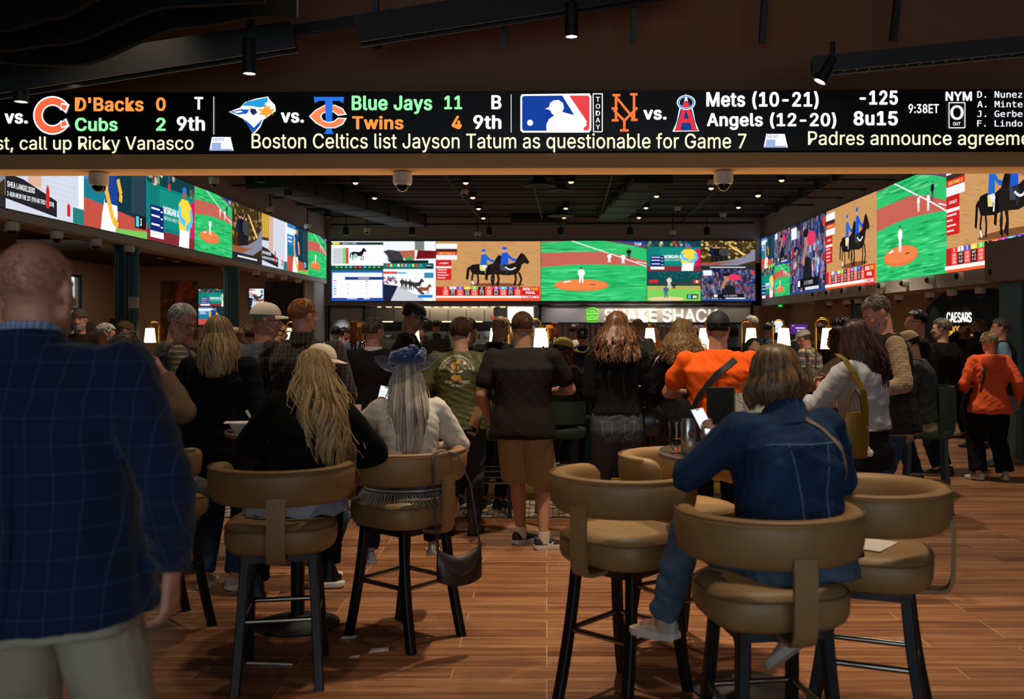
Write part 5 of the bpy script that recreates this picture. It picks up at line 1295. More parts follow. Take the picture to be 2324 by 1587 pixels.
c.rect(.08, .08, .92, .34, (130, 190, 160)); c.rect(.1, .1, .9, .32, (232, 236, 232)); c.build('printed_lines', mat('grey_print', (120, 130, 128), .8), t)
o = MB().box((0, 0, .0015), (.13, .09, .002), Matrix.Rotation(.3, 3, 'Z')).build('napkin', M_paper, smooth=False); o.location = (*onT(1604, 1042), TZ); tag(o, 'white folded napkin on the right high table beside the silver can', 'napkin')
# left table
def onT1(px, py): Y = (H - TZ) * F / (py - CY); return GX(px, Y), Y
x, y = -1.62, 5.22
t = thing('food_tray', 'white paper food tray on the left high table', 'tray', (x, y, TZ)); MB().loft([sup(.06, .05, 0, n=24), sup(.085, .07, .05, n=24), sup(.08, .066, .048, n=24), sup(.056, .046, .004, n=24)]).build('tray_body', M_paper, t); MB().box((-.01, 0, .052), (.2, .1, .004), Matrix.Rotation(.2, 3, 'Z')).build('tray_flap', M_paper, t, smooth=False)
t = thing('plastic_fork', 'white plastic fork sticking up from the food tray', 'fork', (x + .06, y - .01, TZ + .006)); MB().tube([(0, 0, 0), (-.02, 0, .05), (-.055, 0, .11)], [.004, .005, .009], 8, flat=.4).build('handle', M_paper, t); MB().box((.004, 0, .003), (.014, .004, .022)).build('tines', M_paper, t, smooth=False)
t = thing('snack_box', 'pale cardboard box between the blonde woman and the woman in the blue hat', 'box', (-1.14, 5.5, TZ)); MB().box((0, 0, .035), (.13, .1, .07)).build('box_body', mat('pinkish_card', (190, 160, 146), .8), t, smooth=False); MB().box((.01, .05, .08), (.13, .004, .09), Matrix.Rotation(-.5, 3, 'X')).build('open_lid', mat('pinkish_card'), t, smooth=False)
o = MB().loft([sup(.03, .06, 0, n=16), sup(.05, .08, .012, n=16)]).build('napkin', M_paper, loc=(-1.12, 5.12, TZ)); tag(o, 'crumpled white napkin at the edge of the left high table', 'napkin')

# dark purse on stool S3
t = thing('purse', 'dark brown shoulder purse hanging from the stool of the woman in the blue hat', 'purse', (-.445, 4.93, .34), math.radians(28))
M_purse = mat('dark_brown_leather', (52, 30, 28), .45, bump=.05, bscale=120)
rings = []
for f in (0, .12, .3, .5, .7, .88, 1):
    xx = -.12 + .24 * f; zt = .20 - .05 * math.sin(f * math.pi); zb_ = .03 * (abs(f - .5) * 2) ** 2; th = .028 * (1 - (abs(f - .5) * 2) ** 4 * .6)
    rings.append([Vector((xx, th * a, zb_ + (zt - zb_) * b)) for a, b in ((-.9, .02), (-1.2, .3), (-.8, .8), (-.25, 1), (.25, 1), (.8, .8), (1.2, .3), (.9, .02))])
MB().loft(rings).build('bag_body', M_purse, t, smooth=70)
MB().tube([(-.115, 0, .19), (-.06, -.035, .09), (.0, -.04, .055), (.06, -.035, .09), (.115, 0, .19)], .008, 8, flat=.5).build('short_strap', M_purse, t)
mb = MB().tube([(-.115, 0, .19), (-.13, -.0, .34), (-.135, .02, .6), (-.11, .08, .675), (-.05, .11, .68), (.02, .07, .66), (.07, .01, .5), (.105, 0, .25), (.115, 0, .19)], .007, 8, flat=.6); mb.build('long_strap', M_purse, t)
for sx in (-1, 1):
    mb = MB().tube([Vector((sx * .115 + .012 * math.cos(k * math.pi / 6), 0, .2 + .016 * math.sin(k * math.pi / 6))) for k in range(13)], .0028, 6); mb.build('brass_ring', M_gold, t)
MB().box((.01, -.03, .13), (.016, .004, .016), Matrix.Rotation(.78, 3, 'Y')).build('brass_mark', M_gold, t, smooth=False)
# paper and tag on stool S6
o = MB().box((0, 0, .0015), (.215, .28, .002)).build('paper_sheet', M_paper, smooth=False, loc=(1.27, 3.99, .7675), rotz=.9); tag(o, 'white paper sheet lying on the seat of the empty right stool', 'paper')
p = Vector((math.cos(-.55), math.sin(-.55), 0)); 
o = MB().box((0, 0, 0), (.03, .004, .022), None, .001).build('sticker', mat('pale_blue_sticker', (190, 220, 236), .6), smooth=False, loc=(1.518, 3.834, .705), rotz=.62); tag(o, 'small pale blue sticker on the side of the right stool seat', 'sticker')
for px, py, w, d, a, lab in ((858, 1477, .1, .05, .3, 'torn white paper scrap on the floor, largest'), (803, 1492, .045, .02, .1, 'tiny white paper scrap on the floor'), (789, 1448, .08, .03, .1, 'white paper scrap at the foot of a stool leg')):
    Y = H * F / (py - CY); mb = MB().loft([[Vector((-w / 2, -d / 2, 0)), Vector((w / 2, -d * .4, .0)), Vector((w * .6, d / 2, .0)), Vector((-w * .3, d * .6, 0))], [Vector((-w / 2, -d / 2, .004)), Vector((w / 2, -d * .4, .002)), Vector((w * .6, d / 2, .008)), Vector((-w * .3, d * .6, .003))]])
    o = mb.build('paper_scrap', M_paper, smooth=False, loc=(GX(px, Y), Y, .0), rotz=a); tag(o, lab, 'litter')
Y = H * F / (1508 - CY); a_ = GX(560, Y); b_ = GX(666, Y); o = MB().tube([(0, 0, .006), (b_ - a_, -.02, .006)], .005, 8).build('drinking_straw', M_paper, loc=(a_, Y, 0)); tag(o, 'white drinking straw lying on the floor behind a stool leg', 'straw')

# darker stools along the bar
def bar_seat(label, leather, high=False):
    t = thing('bar_chair', label, 'bar stool')
    MB().loft([sup(r, r, z) for z, r in ((.68, .19), (.67, .21), (.70, .225), (.74, .225), (.765, .21), (.775, .15))]).build('seat', leather, t, smooth=80)
    rings = []
    for k in range(13):
        a = math.radians(-160 + 140 * k / 12); c = Vector((.235 * math.cos(a), .235 * math.sin(a), 0)); nn = Vector((math.cos(a), math.sin(a), 0)); h0, h1 = (.72, 1.13) if high else (.8, 1.0)
        rings.append([c + nn * .022 * math.cos(b) + Vector((0, 0, (h0 + h1) / 2 + (h1 - h0) / 2 * max(-1, min(1, 1.2 * math.sin(b))))) for b in [2 * math.pi * j / 12 for j in range(12)]])
    MB().loft(rings).build('backrest', leather, t, smooth=70)
    for sx in (-1, 1):
        for sy in (-1, 1): MB().loft([[Vector((sx * (.15 + .03 * f) + dx * .017, sy * (.15 + .05 * f * f) + dy * .017, .68 * (1 - f))) for dx, dy in ((-1, -1), (1, -1), (1, 1), (-1, 1))] for f in (0, .25, .5, .75, 1)]).build('leg', M_legblack, t, smooth=False)
        MB().tube([(sx * .168, -.172, .3), (sx * .168, .172, .3)], .01, 8).build('foot_rail', M_chrome, t)
    for sy in (-1, 1): MB().tube([(-.168, sy * .172, .3), (.168, sy * .172, .3)], .01, 8).build('foot_rail', M_chrome, t)
    for sy in (-1, 1): MB().tube([(-.162, sy * .162, .4), (.162, sy * .162, .4)], .008, 8).build('upper_rail', M_chrome, t)
    return t
bs = bar_seat('dark green stool at the bar between the green jacket and the man in shorts', M_green_up); bs.location = (-.50, 8.62, 0)
dup(bs, (-1.42, 8.55, 0), 0, 'dark green stool at the bar under the man in the dark vest'); dup(bs, (.13, 8.75, 0), -.2, 'dark green stool at the bar under the man in the yellow cap'); dup(bs, (1.22, 8.75, 0), 0, 'dark green stool at the bar hidden behind the curly-haired woman')
hs = bar_seat('high-backed dark green stool under the man in the two-tone cap', M_green_up, True); hs.location = (3.42, 8.75, 0); hs.rotation_euler = (0, 0, math.radians(75))
# ------------------------------------------------------------------ people
def organic(mb, voxel, smooth=6, disp=0.0, dscale=.1, seed=0):
    me = bpy.data.meshes.new('tmp'); me.from_pydata(mb.v, [], mb.f); me.update()
    o = bpy.data.objects.new('tmp', me); COL.objects.link(o)
    r = o.modifiers.new('r', 'REMESH'); r.mode = 'VOXEL'; r.voxel_size = voxel
    s = o.modifiers.new('s', 'SMOOTH'); s.factor = .5; s.iterations = smooth
    dg = bpy.context.evaluated_depsgraph_get()
    m2 = bpy.data.meshes.new_from_object(o.evaluated_get(dg))
    bpy.data.objects.remove(o); bpy.data.meshes.remove(me)
    if disp:
        n = len(m2.vertices); co = np.empty(n * 3, np.float32); nm = np.empty(n * 3, np.float32)
        m2.vertices.foreach_get('co', co); m2.vertices.foreach_get('normal', nm); co = co.reshape(-1, 3); nm = nm.reshape(-1, 3)
        rng = np.random.RandomState(seed); d = np.zeros(n, np.float32)
        q = co.copy()
        for _ in range(3):                       # warp so folds do not look like a grid
            k = rng.normal(size=3) * 7; q = q + .055 * np.sin(co @ k * .7 + rng.rand() * 6)[:, None] * rng.normal(size=3).astype(np.float32)
        for i in range(9):
            k = rng.normal(size=3); k[2] *= .8 if i % 2 else 1.6; k = k / np.linalg.norm(k) * (2 * math.pi / (dscale * (1.7 if i < 3 else .9 if i < 6 else .5)))
            w = np.sin(q @ k + rng.rand() * 6); a = (1.0 if i < 3 else .6 if i < 6 else .3)
            d += a * (1 - 2 * np.abs(w)) * (.5 + .5 * np.sin(co @ (rng.normal(size=3) * 5) + rng.rand() * 6))
        co = co + nm * (d / 3.2 * disp)[:, None]
        m2.vertices.foreach_set('co', co.astype(np.float32).ravel()); m2.update()
    return m2

def ik(a, t, l1, l2, pole):
    d = t - a; L = max(.05, min(d.length, (l1 + l2) * .998)); u = d.normalized()
    x = (l1 * l1 + L * L - l2 * l2) / (2 * l1 * L); x = max(-1, min(1, x)); an = math.acos(x)
    p = pole - u * pole.dot(u)
    if p.length < 1e-4: p = u.orthogonal()
    p.normalize(); e = a + u * (math.cos(an) * l1) + p * (math.sin(an) * l1)
    return e, a + u * L

SKIN = {'fair': (206, 156, 128), 'tan': (180, 132, 104), 'brown': (120, 76, 54), 'pink': (214, 150, 126), 'asian': (204, 156, 120)}
def skin_mat(t): return mat('skin_' + t, SKIN[t], .5, bump=.05, bscale=180, var=.07, vscale=25, spec=.35)
def hair_mat(name, dark, light, rough=.42):
    n = 'hair_' + name
    if n in MATS: return MATS[n]
    m = mat(n, light, rough, spec=.4); nt = m.node_tree; at = nt.nodes.new('ShaderNodeAttribute'); at.attribute_name = 'lock'
    mx = nt.nodes.new('ShaderNodeMix'); mx.data_type = 'RGBA'; mx.inputs[6].default_value = (*S(dark), 1); mx.inputs[7].default_value = (*S(light), 1)
    nt.links.new(at.outputs['Fac'], mx.inputs[0]); nt.links.new(mx.outputs[2], nt.nodes['Principled BSDF'].inputs['Base Color'])
    return m
def build_locks(mb, name, m, parent):
    me = bpy.data.meshes.new(name); me.from_pydata(mb.v, [], mb.f)
    at = me.attributes.new('lock', 'FLOAT', 'FACE'); at.data.foreach_set('value', np.array([0.0 if c is None else c for c in mb.c], np.float32))
    me.update(); o = place(name, me, m, parent, 75); return o

def hand(mb, wrist, fwd, nrm, side, curl=.35, sc=1.0, thumb=.6):
    """palm, four jointed fingers and a thumb rooted at the side of the palm; nrm points out of the palm; side +1 right"""
    f = Vector(fwd).normalized(); n = Vector(nrm); n = (n - f * n.dot(f)).normalized(); x = f.cross(n) * side   # x points to the thumb side
    W_ = lambda a, b, c: wrist + (f * a + x * b + n * c) * sc
    for b in (-.026, -.009, .009, .026): mb.tube([W_(.0, b * .7, 0), W_(.085 - abs(b) * .2, b, 0)], [.0135 * sc, .012 * sc], 8, round_ends=True)
    mb.tube([wrist - f * .02 * sc, W_(.03, 0, 0)], [.025 * sc, .024 * sc], 10, flat=.7, up=x)
    for b, L, k in ((-.028, .06, 1.15), (-.0095, .074, 1.0), (.0095, .08, .95), (.028, .072, .85)):
        p = W_(.085 - abs(b) * .2, b, 0); pts = [p]; an = 0.0
        for seg, fr in ((.42, 1.0), (.32, 1.25), (.26, .8)):
            an += curl * k * fr; p = p + (f * math.cos(an) + n * math.sin(an)) * L * seg * sc; pts.append(p)
        mb.tube(pts, [.0098 * sc, .0092 * sc, .0085 * sc, .0072 * sc], 8, round_ends=True)
    a = thumb; b0 = W_(.018, .024, .006); d1 = (f * math.cos(a) + x * math.sin(a) + n * .25 * (1 + curl)).normalized(); p1 = b0 + d1 * .036 * sc; d2 = (d1 + f * .35 + n * .3 * curl).normalized(); p2 = p1 + d2 * .03 * sc; p3 = p2 + (d2 + n * .2 * curl).normalized() * .024 * sc
    mb.tube([b0, p1, p2, p3], [.015 * sc, .0115 * sc, .0105 * sc, .0085 * sc], 8, round_ends=True)

class Rig: pass
def make_rig(h=1.75, sit=None, lean=0, tilt=0, twist=0, yaw=0, pitch=0, roll=0, sex='m', girth=1.0, arms=None, poles=None, feet=None, fpoles=None, toes=(8, 8), pel=(0, 0), hdrop=0.0, hsc=1.0):
    r = Rig(); s = h / 1.75; r.s = s; r.sex = sex; r.g = girth
    r.pel = Vector((pel[0], pel[1], (sit + .085) if sit is not None else .955 * s))
    Rt = Matrix.Rotation(math.radians(-lean), 3, 'X') @ Matrix.Rotation(math.radians(tilt), 3, 'Y')
    Rs = Rt @ Matrix.Rotation(math.radians(twist), 3, 'Z'); r.Rt, r.Rs = Rt, Rs
    up = Rt @ Vector((0, 0, 1)); r.up = up
    T = lambda x, y, z, R=Rt: r.pel + R @ Vector((x, y, z)) * s
    r.T = T
    sw = .182 if sex == 'm' else .162
    sw *= .42 + .58 * girth; sw += .006
    r.nb = T(0, -.005, .525); r.hsc = hsc; r.sh = {1: T(sw, 0, .455, Rs), -1: T(-sw, 0, .455, Rs)}; r.sw = sw
    Rn = Matrix.Rotation(math.radians(-lean * .6 - pitch * .4), 3, 'X')
    r.hc = r.nb + Rn @ Vector((0, .018, .148)) * s - Vector((0, 0, hdrop))
    r.Rh = Matrix.Rotation(math.radians(yaw), 3, 'Z') @ Matrix.Rotation(math.radians(roll), 3, 'Y') @ Matrix.Rotation(math.radians(-pitch), 3, 'X')
    r.hip = {1: r.pel + Vector((.092 * s, 0, -.05 * s)), -1: r.pel + Vector((-.092 * s, 0, -.05 * s))}
    r.el, r.wr, r.kn, r.an = {}, {}, {}, {}
    arms = arms or {}; poles = poles or {}
    for sd in (1, -1):
        a = arms.get(sd, (.075, .03, -.53)); tgt = r.sh[sd] + Vector((sd * a[0], a[1], a[2])) * s
        pl = poles.get(sd, (.3, -1, -.3)); r.el[sd], r.wr[sd] = ik(r.sh[sd], tgt, .295 * s, .255 * s, Vector((sd * pl[0], pl[1], pl[2])))
        if sit is None: ft = (feet or {}).get(sd, (.1, 0, .085)); fp = (0.05, 1, 0)
        else: ft = (feet or {}).get(sd, (.13, .3, .40)); fp = (.15, 1, .6)
        fp = (fpoles or {}).get(sd, fp)
        r.kn[sd], r.an[sd] = ik(r.hip[sd], Vector((sd * ft[0] + pel[0] * 0, ft[1], ft[2])), .435 * s, .43 * s, Vector((sd * fp[0], fp[1], fp[2])))
    r.toes = toes; r.sit = sit
    return r

def torso_rings(r, off, z0, z1, belly=0.0, n=28, flare=0.0):
    g = r.g; f = r.sex == 'f'
    prof = [(-.30, .150, .09, .0), (-.2, .168, .112, -.004), (-.1, .172, .13, -.008), (0, .165, .122, -.004), (.1, .148 if not f else .132, .112, 0), (.2, .152 if not f else .134, .114, .004), (.3, .168 if not f else .148, .120 if not f else .128, .004),
            (.38, .176 if not f else .152, .118, 0), (.44, .168 if not f else .148, .1, -.006), (.485, .125 if not f else .11, .078, -.01), (.52, .075 if not f else .066, .062, -.008), (.55, .058 if not f else .05, .058, 0)]
    if f: prof[1] = (-.2, .172, .115, -.006); prof[2] = (-.1, .180, .134, -.01)
    zs = sorted(set([z0, z1] + [p[0] for p in prof if z0 < p[0] < z1])); rings = []
    for z in zs:
        for a, b in zip(prof[:-1], prof[1:]):
            if a[0] <= z <= b[0]:
                t = (z - a[0]) / (b[0] - a[0]); w, d, yo = (a[i] + (b[i] - a[i]) * t for i in (1, 2, 3)); break
        gg = 1 + (g - 1) * (1 if z < .42 else .3)
        bl = belly * math.exp(-((z - .1) / .16) ** 2)
        fl = flare * max(0, min(1, (.12 - z) / .3))
        R = r.Rt if z < .25 else r.Rs
        wx, dy = w * gg + off / r.s + fl, (d + bl * .6) * gg + off / r.s + fl * .8
        ring = []
        for k in range(n):
            a = 2 * math.pi * k / n; c, s_ = math.cos(a), math.sin(a); e = 2.5
            ring.append(r.T(wx * abs(c) ** (2 / e) * math.copysign(1, c), yo + bl * .6 + dy * abs(s_) ** (2 / e) * math.copysign(1, s_), z, R))
        rings.append(ring)
    return rings

def limb(mb, pts, radii, n=14): mb.tube(pts, radii, n, round_ends=True)
def lerp(a, b, t): return a + (b - a) * t

def body_shapes(r, face=True, hands=None, shoesoff=True):
    s = r.s; mb = MB(); g = .6 + .4 * r.g
    mb.loft(torso_rings(r, -.012, -.12, .55))
    hc, R = r.hc, r.Rh; hs = s ** .5 * (1.0 if r.sex == 'm' else .96) * r.hsc; r.hs = hs
    E = lambda p, q: mb.ell(hc + R @ Vector(p) * hs, tuple(v * hs for v in q), R, 18, 12)
    E((0, -.012, .032), (.074, .096, .084)); E((0, .03, -.03), (.058, .062, .083)); E((0, .058, -.09), (.03, .028, .024))
    for sx in (-1, 1):
        mb.tube([hc + R @ Vector((sx * .058, .0, -.05)) * hs, hc + R @ Vector((sx * .03, .055, -.09)) * hs], [.022 * hs, .02 * hs], 8, round_ends=True)
        E((sx * .04, .062, -.022), (.022, .022, .02)); E((sx * .077, -.008, -.004), (.009, .02, .031)); E((sx * .081, -.016, .006), (.008, .012, .02))
        mb.tube([hc + R @ Vector((sx * .012, .083, .022)) * hs, hc + R @ Vector((sx * .045, .07, .02)) * hs], [.012 * hs, .01 * hs], 8, round_ends=True)
    mb.tube([hc + R @ Vector((0, .084, .012)) * hs, hc + R @ Vector((0, .104, -.026)) * hs], [.009 * hs, .0145 * hs], 10, round_ends=True)
    for sx in (-1, 1): E((sx * .012, .094, -.028), (.009, .01, .008))
    mb.tube([hc + R @ Vector((-.018, .084, -.058)) * hs, hc + R @ Vector((0, .09, -.056)) * hs, hc + R @ Vector((.018, .084, -.058)) * hs], [.007 * hs, .0095 * hs, .007 * hs], 8, round_ends=True)
    nr = (.054 if r.sex == 'm' else .047) * (.5 + .5 * r.g)
    limb(mb, [r.nb - r.up * .04, hc + R @ Vector((0, -.022, -.045)) * hs], [nr * 1.08 * s, nr * s])
    for sd in (1, -1):
        limb(mb, [r.sh[sd], lerp(r.sh[sd], r.el[sd], .5), r.el[sd]], [.05 * g * s, .045 * g * s, .037 * g * s]); limb(mb, [r.el[sd], lerp(r.el[sd], r.wr[sd], .35), r.wr[sd]], [.037 * g * s, .039 * g * s, .0265 * s])
        mb.ell(r.sh[sd], .055 * g * s, None, 12, 8)
        hd = (hands or {}).get(sd, {}); f = hd.get('fwd'); f = Vector(f) if f else (r.wr[sd] - r.el[sd]); nn = hd.get('n', (-sd, .2, -.1))
        hand(mb, r.wr[sd] + f.normalized() * .015, f, nn, sd * hd.get('flip', 1), hd.get('curl', .35), s * (1.0 if r.sex == 'm' else .92), hd.get('thumb', .55))
        limb(mb, [r.hip[sd], lerp(r.hip[sd], r.kn[sd], .5), r.kn[sd]], [.084 * g * s, .072 * g * s, .05 * g * s]); limb(mb, [r.kn[sd], lerp(r.kn[sd], r.an[sd], .33), r.an[sd]], [.05 * g * s, .054 * g * s, .034 * s])
        a = math.radians(r.toes[0 if sd < 0 else 1]) * sd; fd = Vector((math.sin(a), math.cos(a), 0))
        limb(mb, [r.an[sd] + Vector((0, 0, -.03)), r.an[sd] + fd * .1 + Vector((0, 0, -.05))], [.036 * s, .026 * s])
    return mb

def face_parts(r, body, skin, iris=(30, 22, 18), brow=(70, 52, 40), lips=True):
    hc, R, hs = r.hc, r.Rh, r.hs
    mb = MB(); ir = MB(); bw = MB()
    for sx in (-1, 1):
        c = hc + R @ Vector((sx * .0305, .0765, -.002)) * hs
        mb.ell(c, (.0125 * hs, .0095 * hs, .0068 * hs), R, 12, 8); ir.ell(c + R @ Vector((0, .0068, -.0005)) * hs, (.0052 * hs, .004 * hs, .0052 * hs), R, 10, 6)
        bw.tube([hc + R @ Vector((sx * .014, .0935, .0225)) * hs, hc + R @ Vector((sx * .032, .089, .028)) * hs, hc + R @ Vector((sx * .05, .073, .0235)) * hs], [.0035 * hs, .0045 * hs, .0025 * hs], 6)
    mb.build('eyes', mat('eye_white', (206, 198, 190), .25), body); o = ir.build('irises', mat('iris' + str(iris), iris, .15), body); bw.build('eyebrows', mat('brow' + str(brow), brow, .7), body)
    if lips:
        m_ = MB(); m_.tube([hc + R @ Vector((-.02, .0875, -.0585)) * hs, hc + R @ Vector((0, .0955, -.0565)) * hs, hc + R @ Vector((.02, .0875, -.0585)) * hs], [.003 * hs, .0055 * hs, .003 * hs], 8); m_.build('lips', mat('lips', (158, 92, 80), .45), body)

def top_shapes(r, kind):
    """kind: tee, long, vest, blazer, jacket; returns MB"""
    s = r.s; mb = MB(); g = .6 + .4 * r.g
    off, z0, fl, sl, so = {'tee': (.012, -.14, .018, 'short', .017), 'long': (.012, -.13, .01, 'long', .012), 'vest': (.026, -.12, .012, None, 0), 'jacket': (.024, -.1, .008, 'long', .021), 'blazer': (.028, -.125, .022, 'long', .02), 'fit': (.013, .02, .004, 'long', .01), 'loose': (.03, -.16, .02, 'long', .024), 'tank': (.006, -.1, 0, None, 0)}[kind]
    if r.sit is not None: z0 = max(z0, -.05); fl = .0
    if getattr(r, 'hem', None) is not None: z0 = r.hem
    rg = torso_rings(r, off, z0, .53, getattr(r, 'belly', 0), 28, fl)
    mb.loft(rg)
    for sd in (1, -1):
        if sl:
            sh = r.sh[sd]
            if sl == 'short':
                e = lerp(sh, r.el[sd], .62); limb(mb, [sh, lerp(sh, e, .5), e], [.056 * g * s + so * .6, .053 * g * s + so * .9, .05 * g * s + so * 1.35])
                mb.ell(sh, .056 * g * s + so * .6, None, 12, 8)
            else:
                w = lerp(r.el[sd], r.wr[sd], .96)
                mb.tube([sh, lerp(sh, r.el[sd], .5), r.el[sd]], [.054 * g * s + so, .05 * g * s + so, .042 * g * s + so], 14, round_ends=True)
                mb.tube([r.el[sd], lerp(r.el[sd], w, .4), w], [.042 * g * s + so, .041 * g * s + so, .029 * s + so * .8], 14, round_ends=False); mb.ell(r.el[sd], .042 * g * s + so, None, 12, 8)
                mb.ell(sh, .055 * g * s + so, None, 12, 8)
        mb.tube([r.nb - r.up * .06 * s, lerp(r.nb, r.sh[sd], .75) - r.up * .02 * s], [.055 * s + off, .048 * s + off], 12, round_ends=True)
    return mb

def leg_shapes(r, kind='pants', loose=.016):
    s = r.s; mb = MB(); g = .6 + .4 * r.g
    mb.loft(torso_rings(r, .004, -.13 if r.sit is not None or r.sex == 'm' else -.2, .06, 0, 28, 0))
    for sd in (1, -1):
        if kind == 'shorts':
            e = lerp(r.hip[sd], r.kn[sd], 1.04)
            mb.tube([r.hip[sd] + Vector((0, 0, .03)), lerp(r.hip[sd], e, .5), e], [.098 * g * s, .094 * g * s + loose * .7, .082 * g * s + loose * 1.6], 18)
        else:
            limb(mb, [r.hip[sd] + Vector((0, 0, .02)), lerp(r.hip[sd], r.kn[sd], .5), r.kn[sd]], [(.096 if r.sex == 'm' else .107) * g * s, (.078 if r.sex == 'm' else .087) * g * s + loose, .055 * g * s + loose])
            b = lerp(r.kn[sd], r.an[sd], .97); wb = .04 * s + loose * 1.3
            mb.tube([r.kn[sd], lerp(r.kn[sd], b, .35), b], [.055 * g * s + loose, .054 * g * s + loose, wb], 16); mb.ell(r.kn[sd], .055 * g * s + loose, None, 12, 8)
    return mb

def shoes(r, body, m_up, m_sole, boot=False, toe_drop=(0, 0)):
    for i, sd in enumerate((-1, 1)):
        a = math.radians(r.toes[i]) * sd; an = r.an[sd]; s = r.s * (1.0 if r.sex == 'm' else .9)
        R = Matrix.Rotation(-a, 3, 'Z') @ Matrix.Rotation(math.radians(-toe_drop[i]), 3, 'X')
        o0 = an + R @ Vector((0, 0, -.085 * r.s))
        T = lambda x, y, z: o0 + R @ Vector((x * sd, y, z)) * s
        def foot(y, k): return k * (.034 + .013 * math.sin(max(0, min(1, (y + .06) / .25)) * math.pi) + (.004 if y > .05 else 0))
        ys = [-.075, -.07, -.05, 0, .05, .1, .14, .17, .19, .198]
        up = MB(); rings = []
        for y in ys:
            w = foot(y, 1.0) * (.25 if y in (-.075, .198) else .75 if y in (-.07, .19) else 1); top = .095 - max(0, y + .01) * .3; top = max(.045, top) if y < .17 else .04
            if boot and y < .04: top = .16
            rings.append([T(w * math.cos(b), y, .022 + (top - .022) * max(0, math.sin(b)) ** .8) if math.sin(b) >= 0 else T(w * math.cos(b) * 1.03, y, .015) for b in [2 * math.pi * k / 16 for k in range(16)]])
        up.loft(rings); o = up.build('shoe', m_up, body, smooth=70); fix_normals(o)
        so = MB(); rings = []
        for y in ys:
            w = foot(y, 1.12) * (.3 if y in (-.075, .198) else .8 if y in (-.07, .19) else 1); yy = y * 1.05; lift = .014 if y > .185 else (.008 if y < -.06 else 0)
            rings.append([T(w, yy, lift), T(w * 1.02, yy, .018), T(w * .97, yy, .034), T(-w * .97, yy, .034), T(-w * 1.02, yy, .018), T(-w, yy, lift)])
        so.loft(rings); q = so.build('sole', m_sole, o, smooth=60); fix_normals(q)

def scalp(r, th, ph, k=1.0, lift=0.0):
    """point on the head: th degrees from the crown, ph degrees from the back (+ to the right)"""
    t, p = math.radians(th), math.radians(ph); hs = r.hs
    return r.hc + r.Rh @ (Vector((0, -.012, .032)) + Vector((.0765 * math.sin(t) * math.sin(p), -.098 * math.sin(t) * math.cos(p), .0865 * math.cos(t))) * k) * hs + Vector((0, 0, lift))

def hair_short(r, body, m, name='hair', th_front=62, th_side=92, th_back=118, k=1.03, n=420, L=.035, rough=.006, seed=1, fringe_only=False, w=.0036, fst=52):
    rnd = random.Random(seed); mb = MB()
    def lim(ph):
        a = abs(ph)
        if a < 70: return th_back
        if a < 118: return th_side + (th_back - th_side) * max(0, (84 - a) / 14) if a < 84 else th_side
        return th_front
    st = fst if fringe_only else 0
    NP = 40; NT = 14; rows = []
    for j in range(NT + 1):
        row = []
        for i in range(NP):
            ph = -180 + 360 * i / NP; th1 = lim(ph); th = st + (th1 - st) * j / NT
            if fringe_only and abs(ph) > 112: th = st + (85 - st) * 0 + 60
            kk = 1.006 + (k - 1.006) * math.sin(min(1, (NT - j) / 4) * math.pi / 2) * (1 if j > 0 or not fringe_only else 0)
            row.append(scalp(r, th, ph, kk + rnd.uniform(-.006, .006)))
        rows.append(row)
    if not fringe_only: mb.loft(rows, caps=False, col=.25)
    if not fringe_only: mb.add([scalp(r, 0, 0, k)] , [])
    for _ in range(n if fringe_only else int(n * 1.9)):
        ph = rnd.uniform(-180, 180); th = st + (lim(ph) - st) * rnd.random() ** .7
        if fringe_only and abs(ph) > 112: continue
        dth = L / .09 * 57.3; p0 = scalp(r, max(2, th - dth * .5), ph + rnd.uniform(-5, 5), k - .01); p1 = scalp(r, th, ph + rnd.uniform(-7, 7), k + .02 + rough * 4 * rnd.random()); p2 = scalp(r, min(th + dth * .6, lim(ph) + 3), ph + rnd.uniform(-9, 9), k + .015 + rough * 9 * rnd.random())
        mb.tube([p0, p1, p2], [w * .7, w, w * .25], 4, caps=False, col=rnd.random())
    return build_locks(mb, name, m, body)

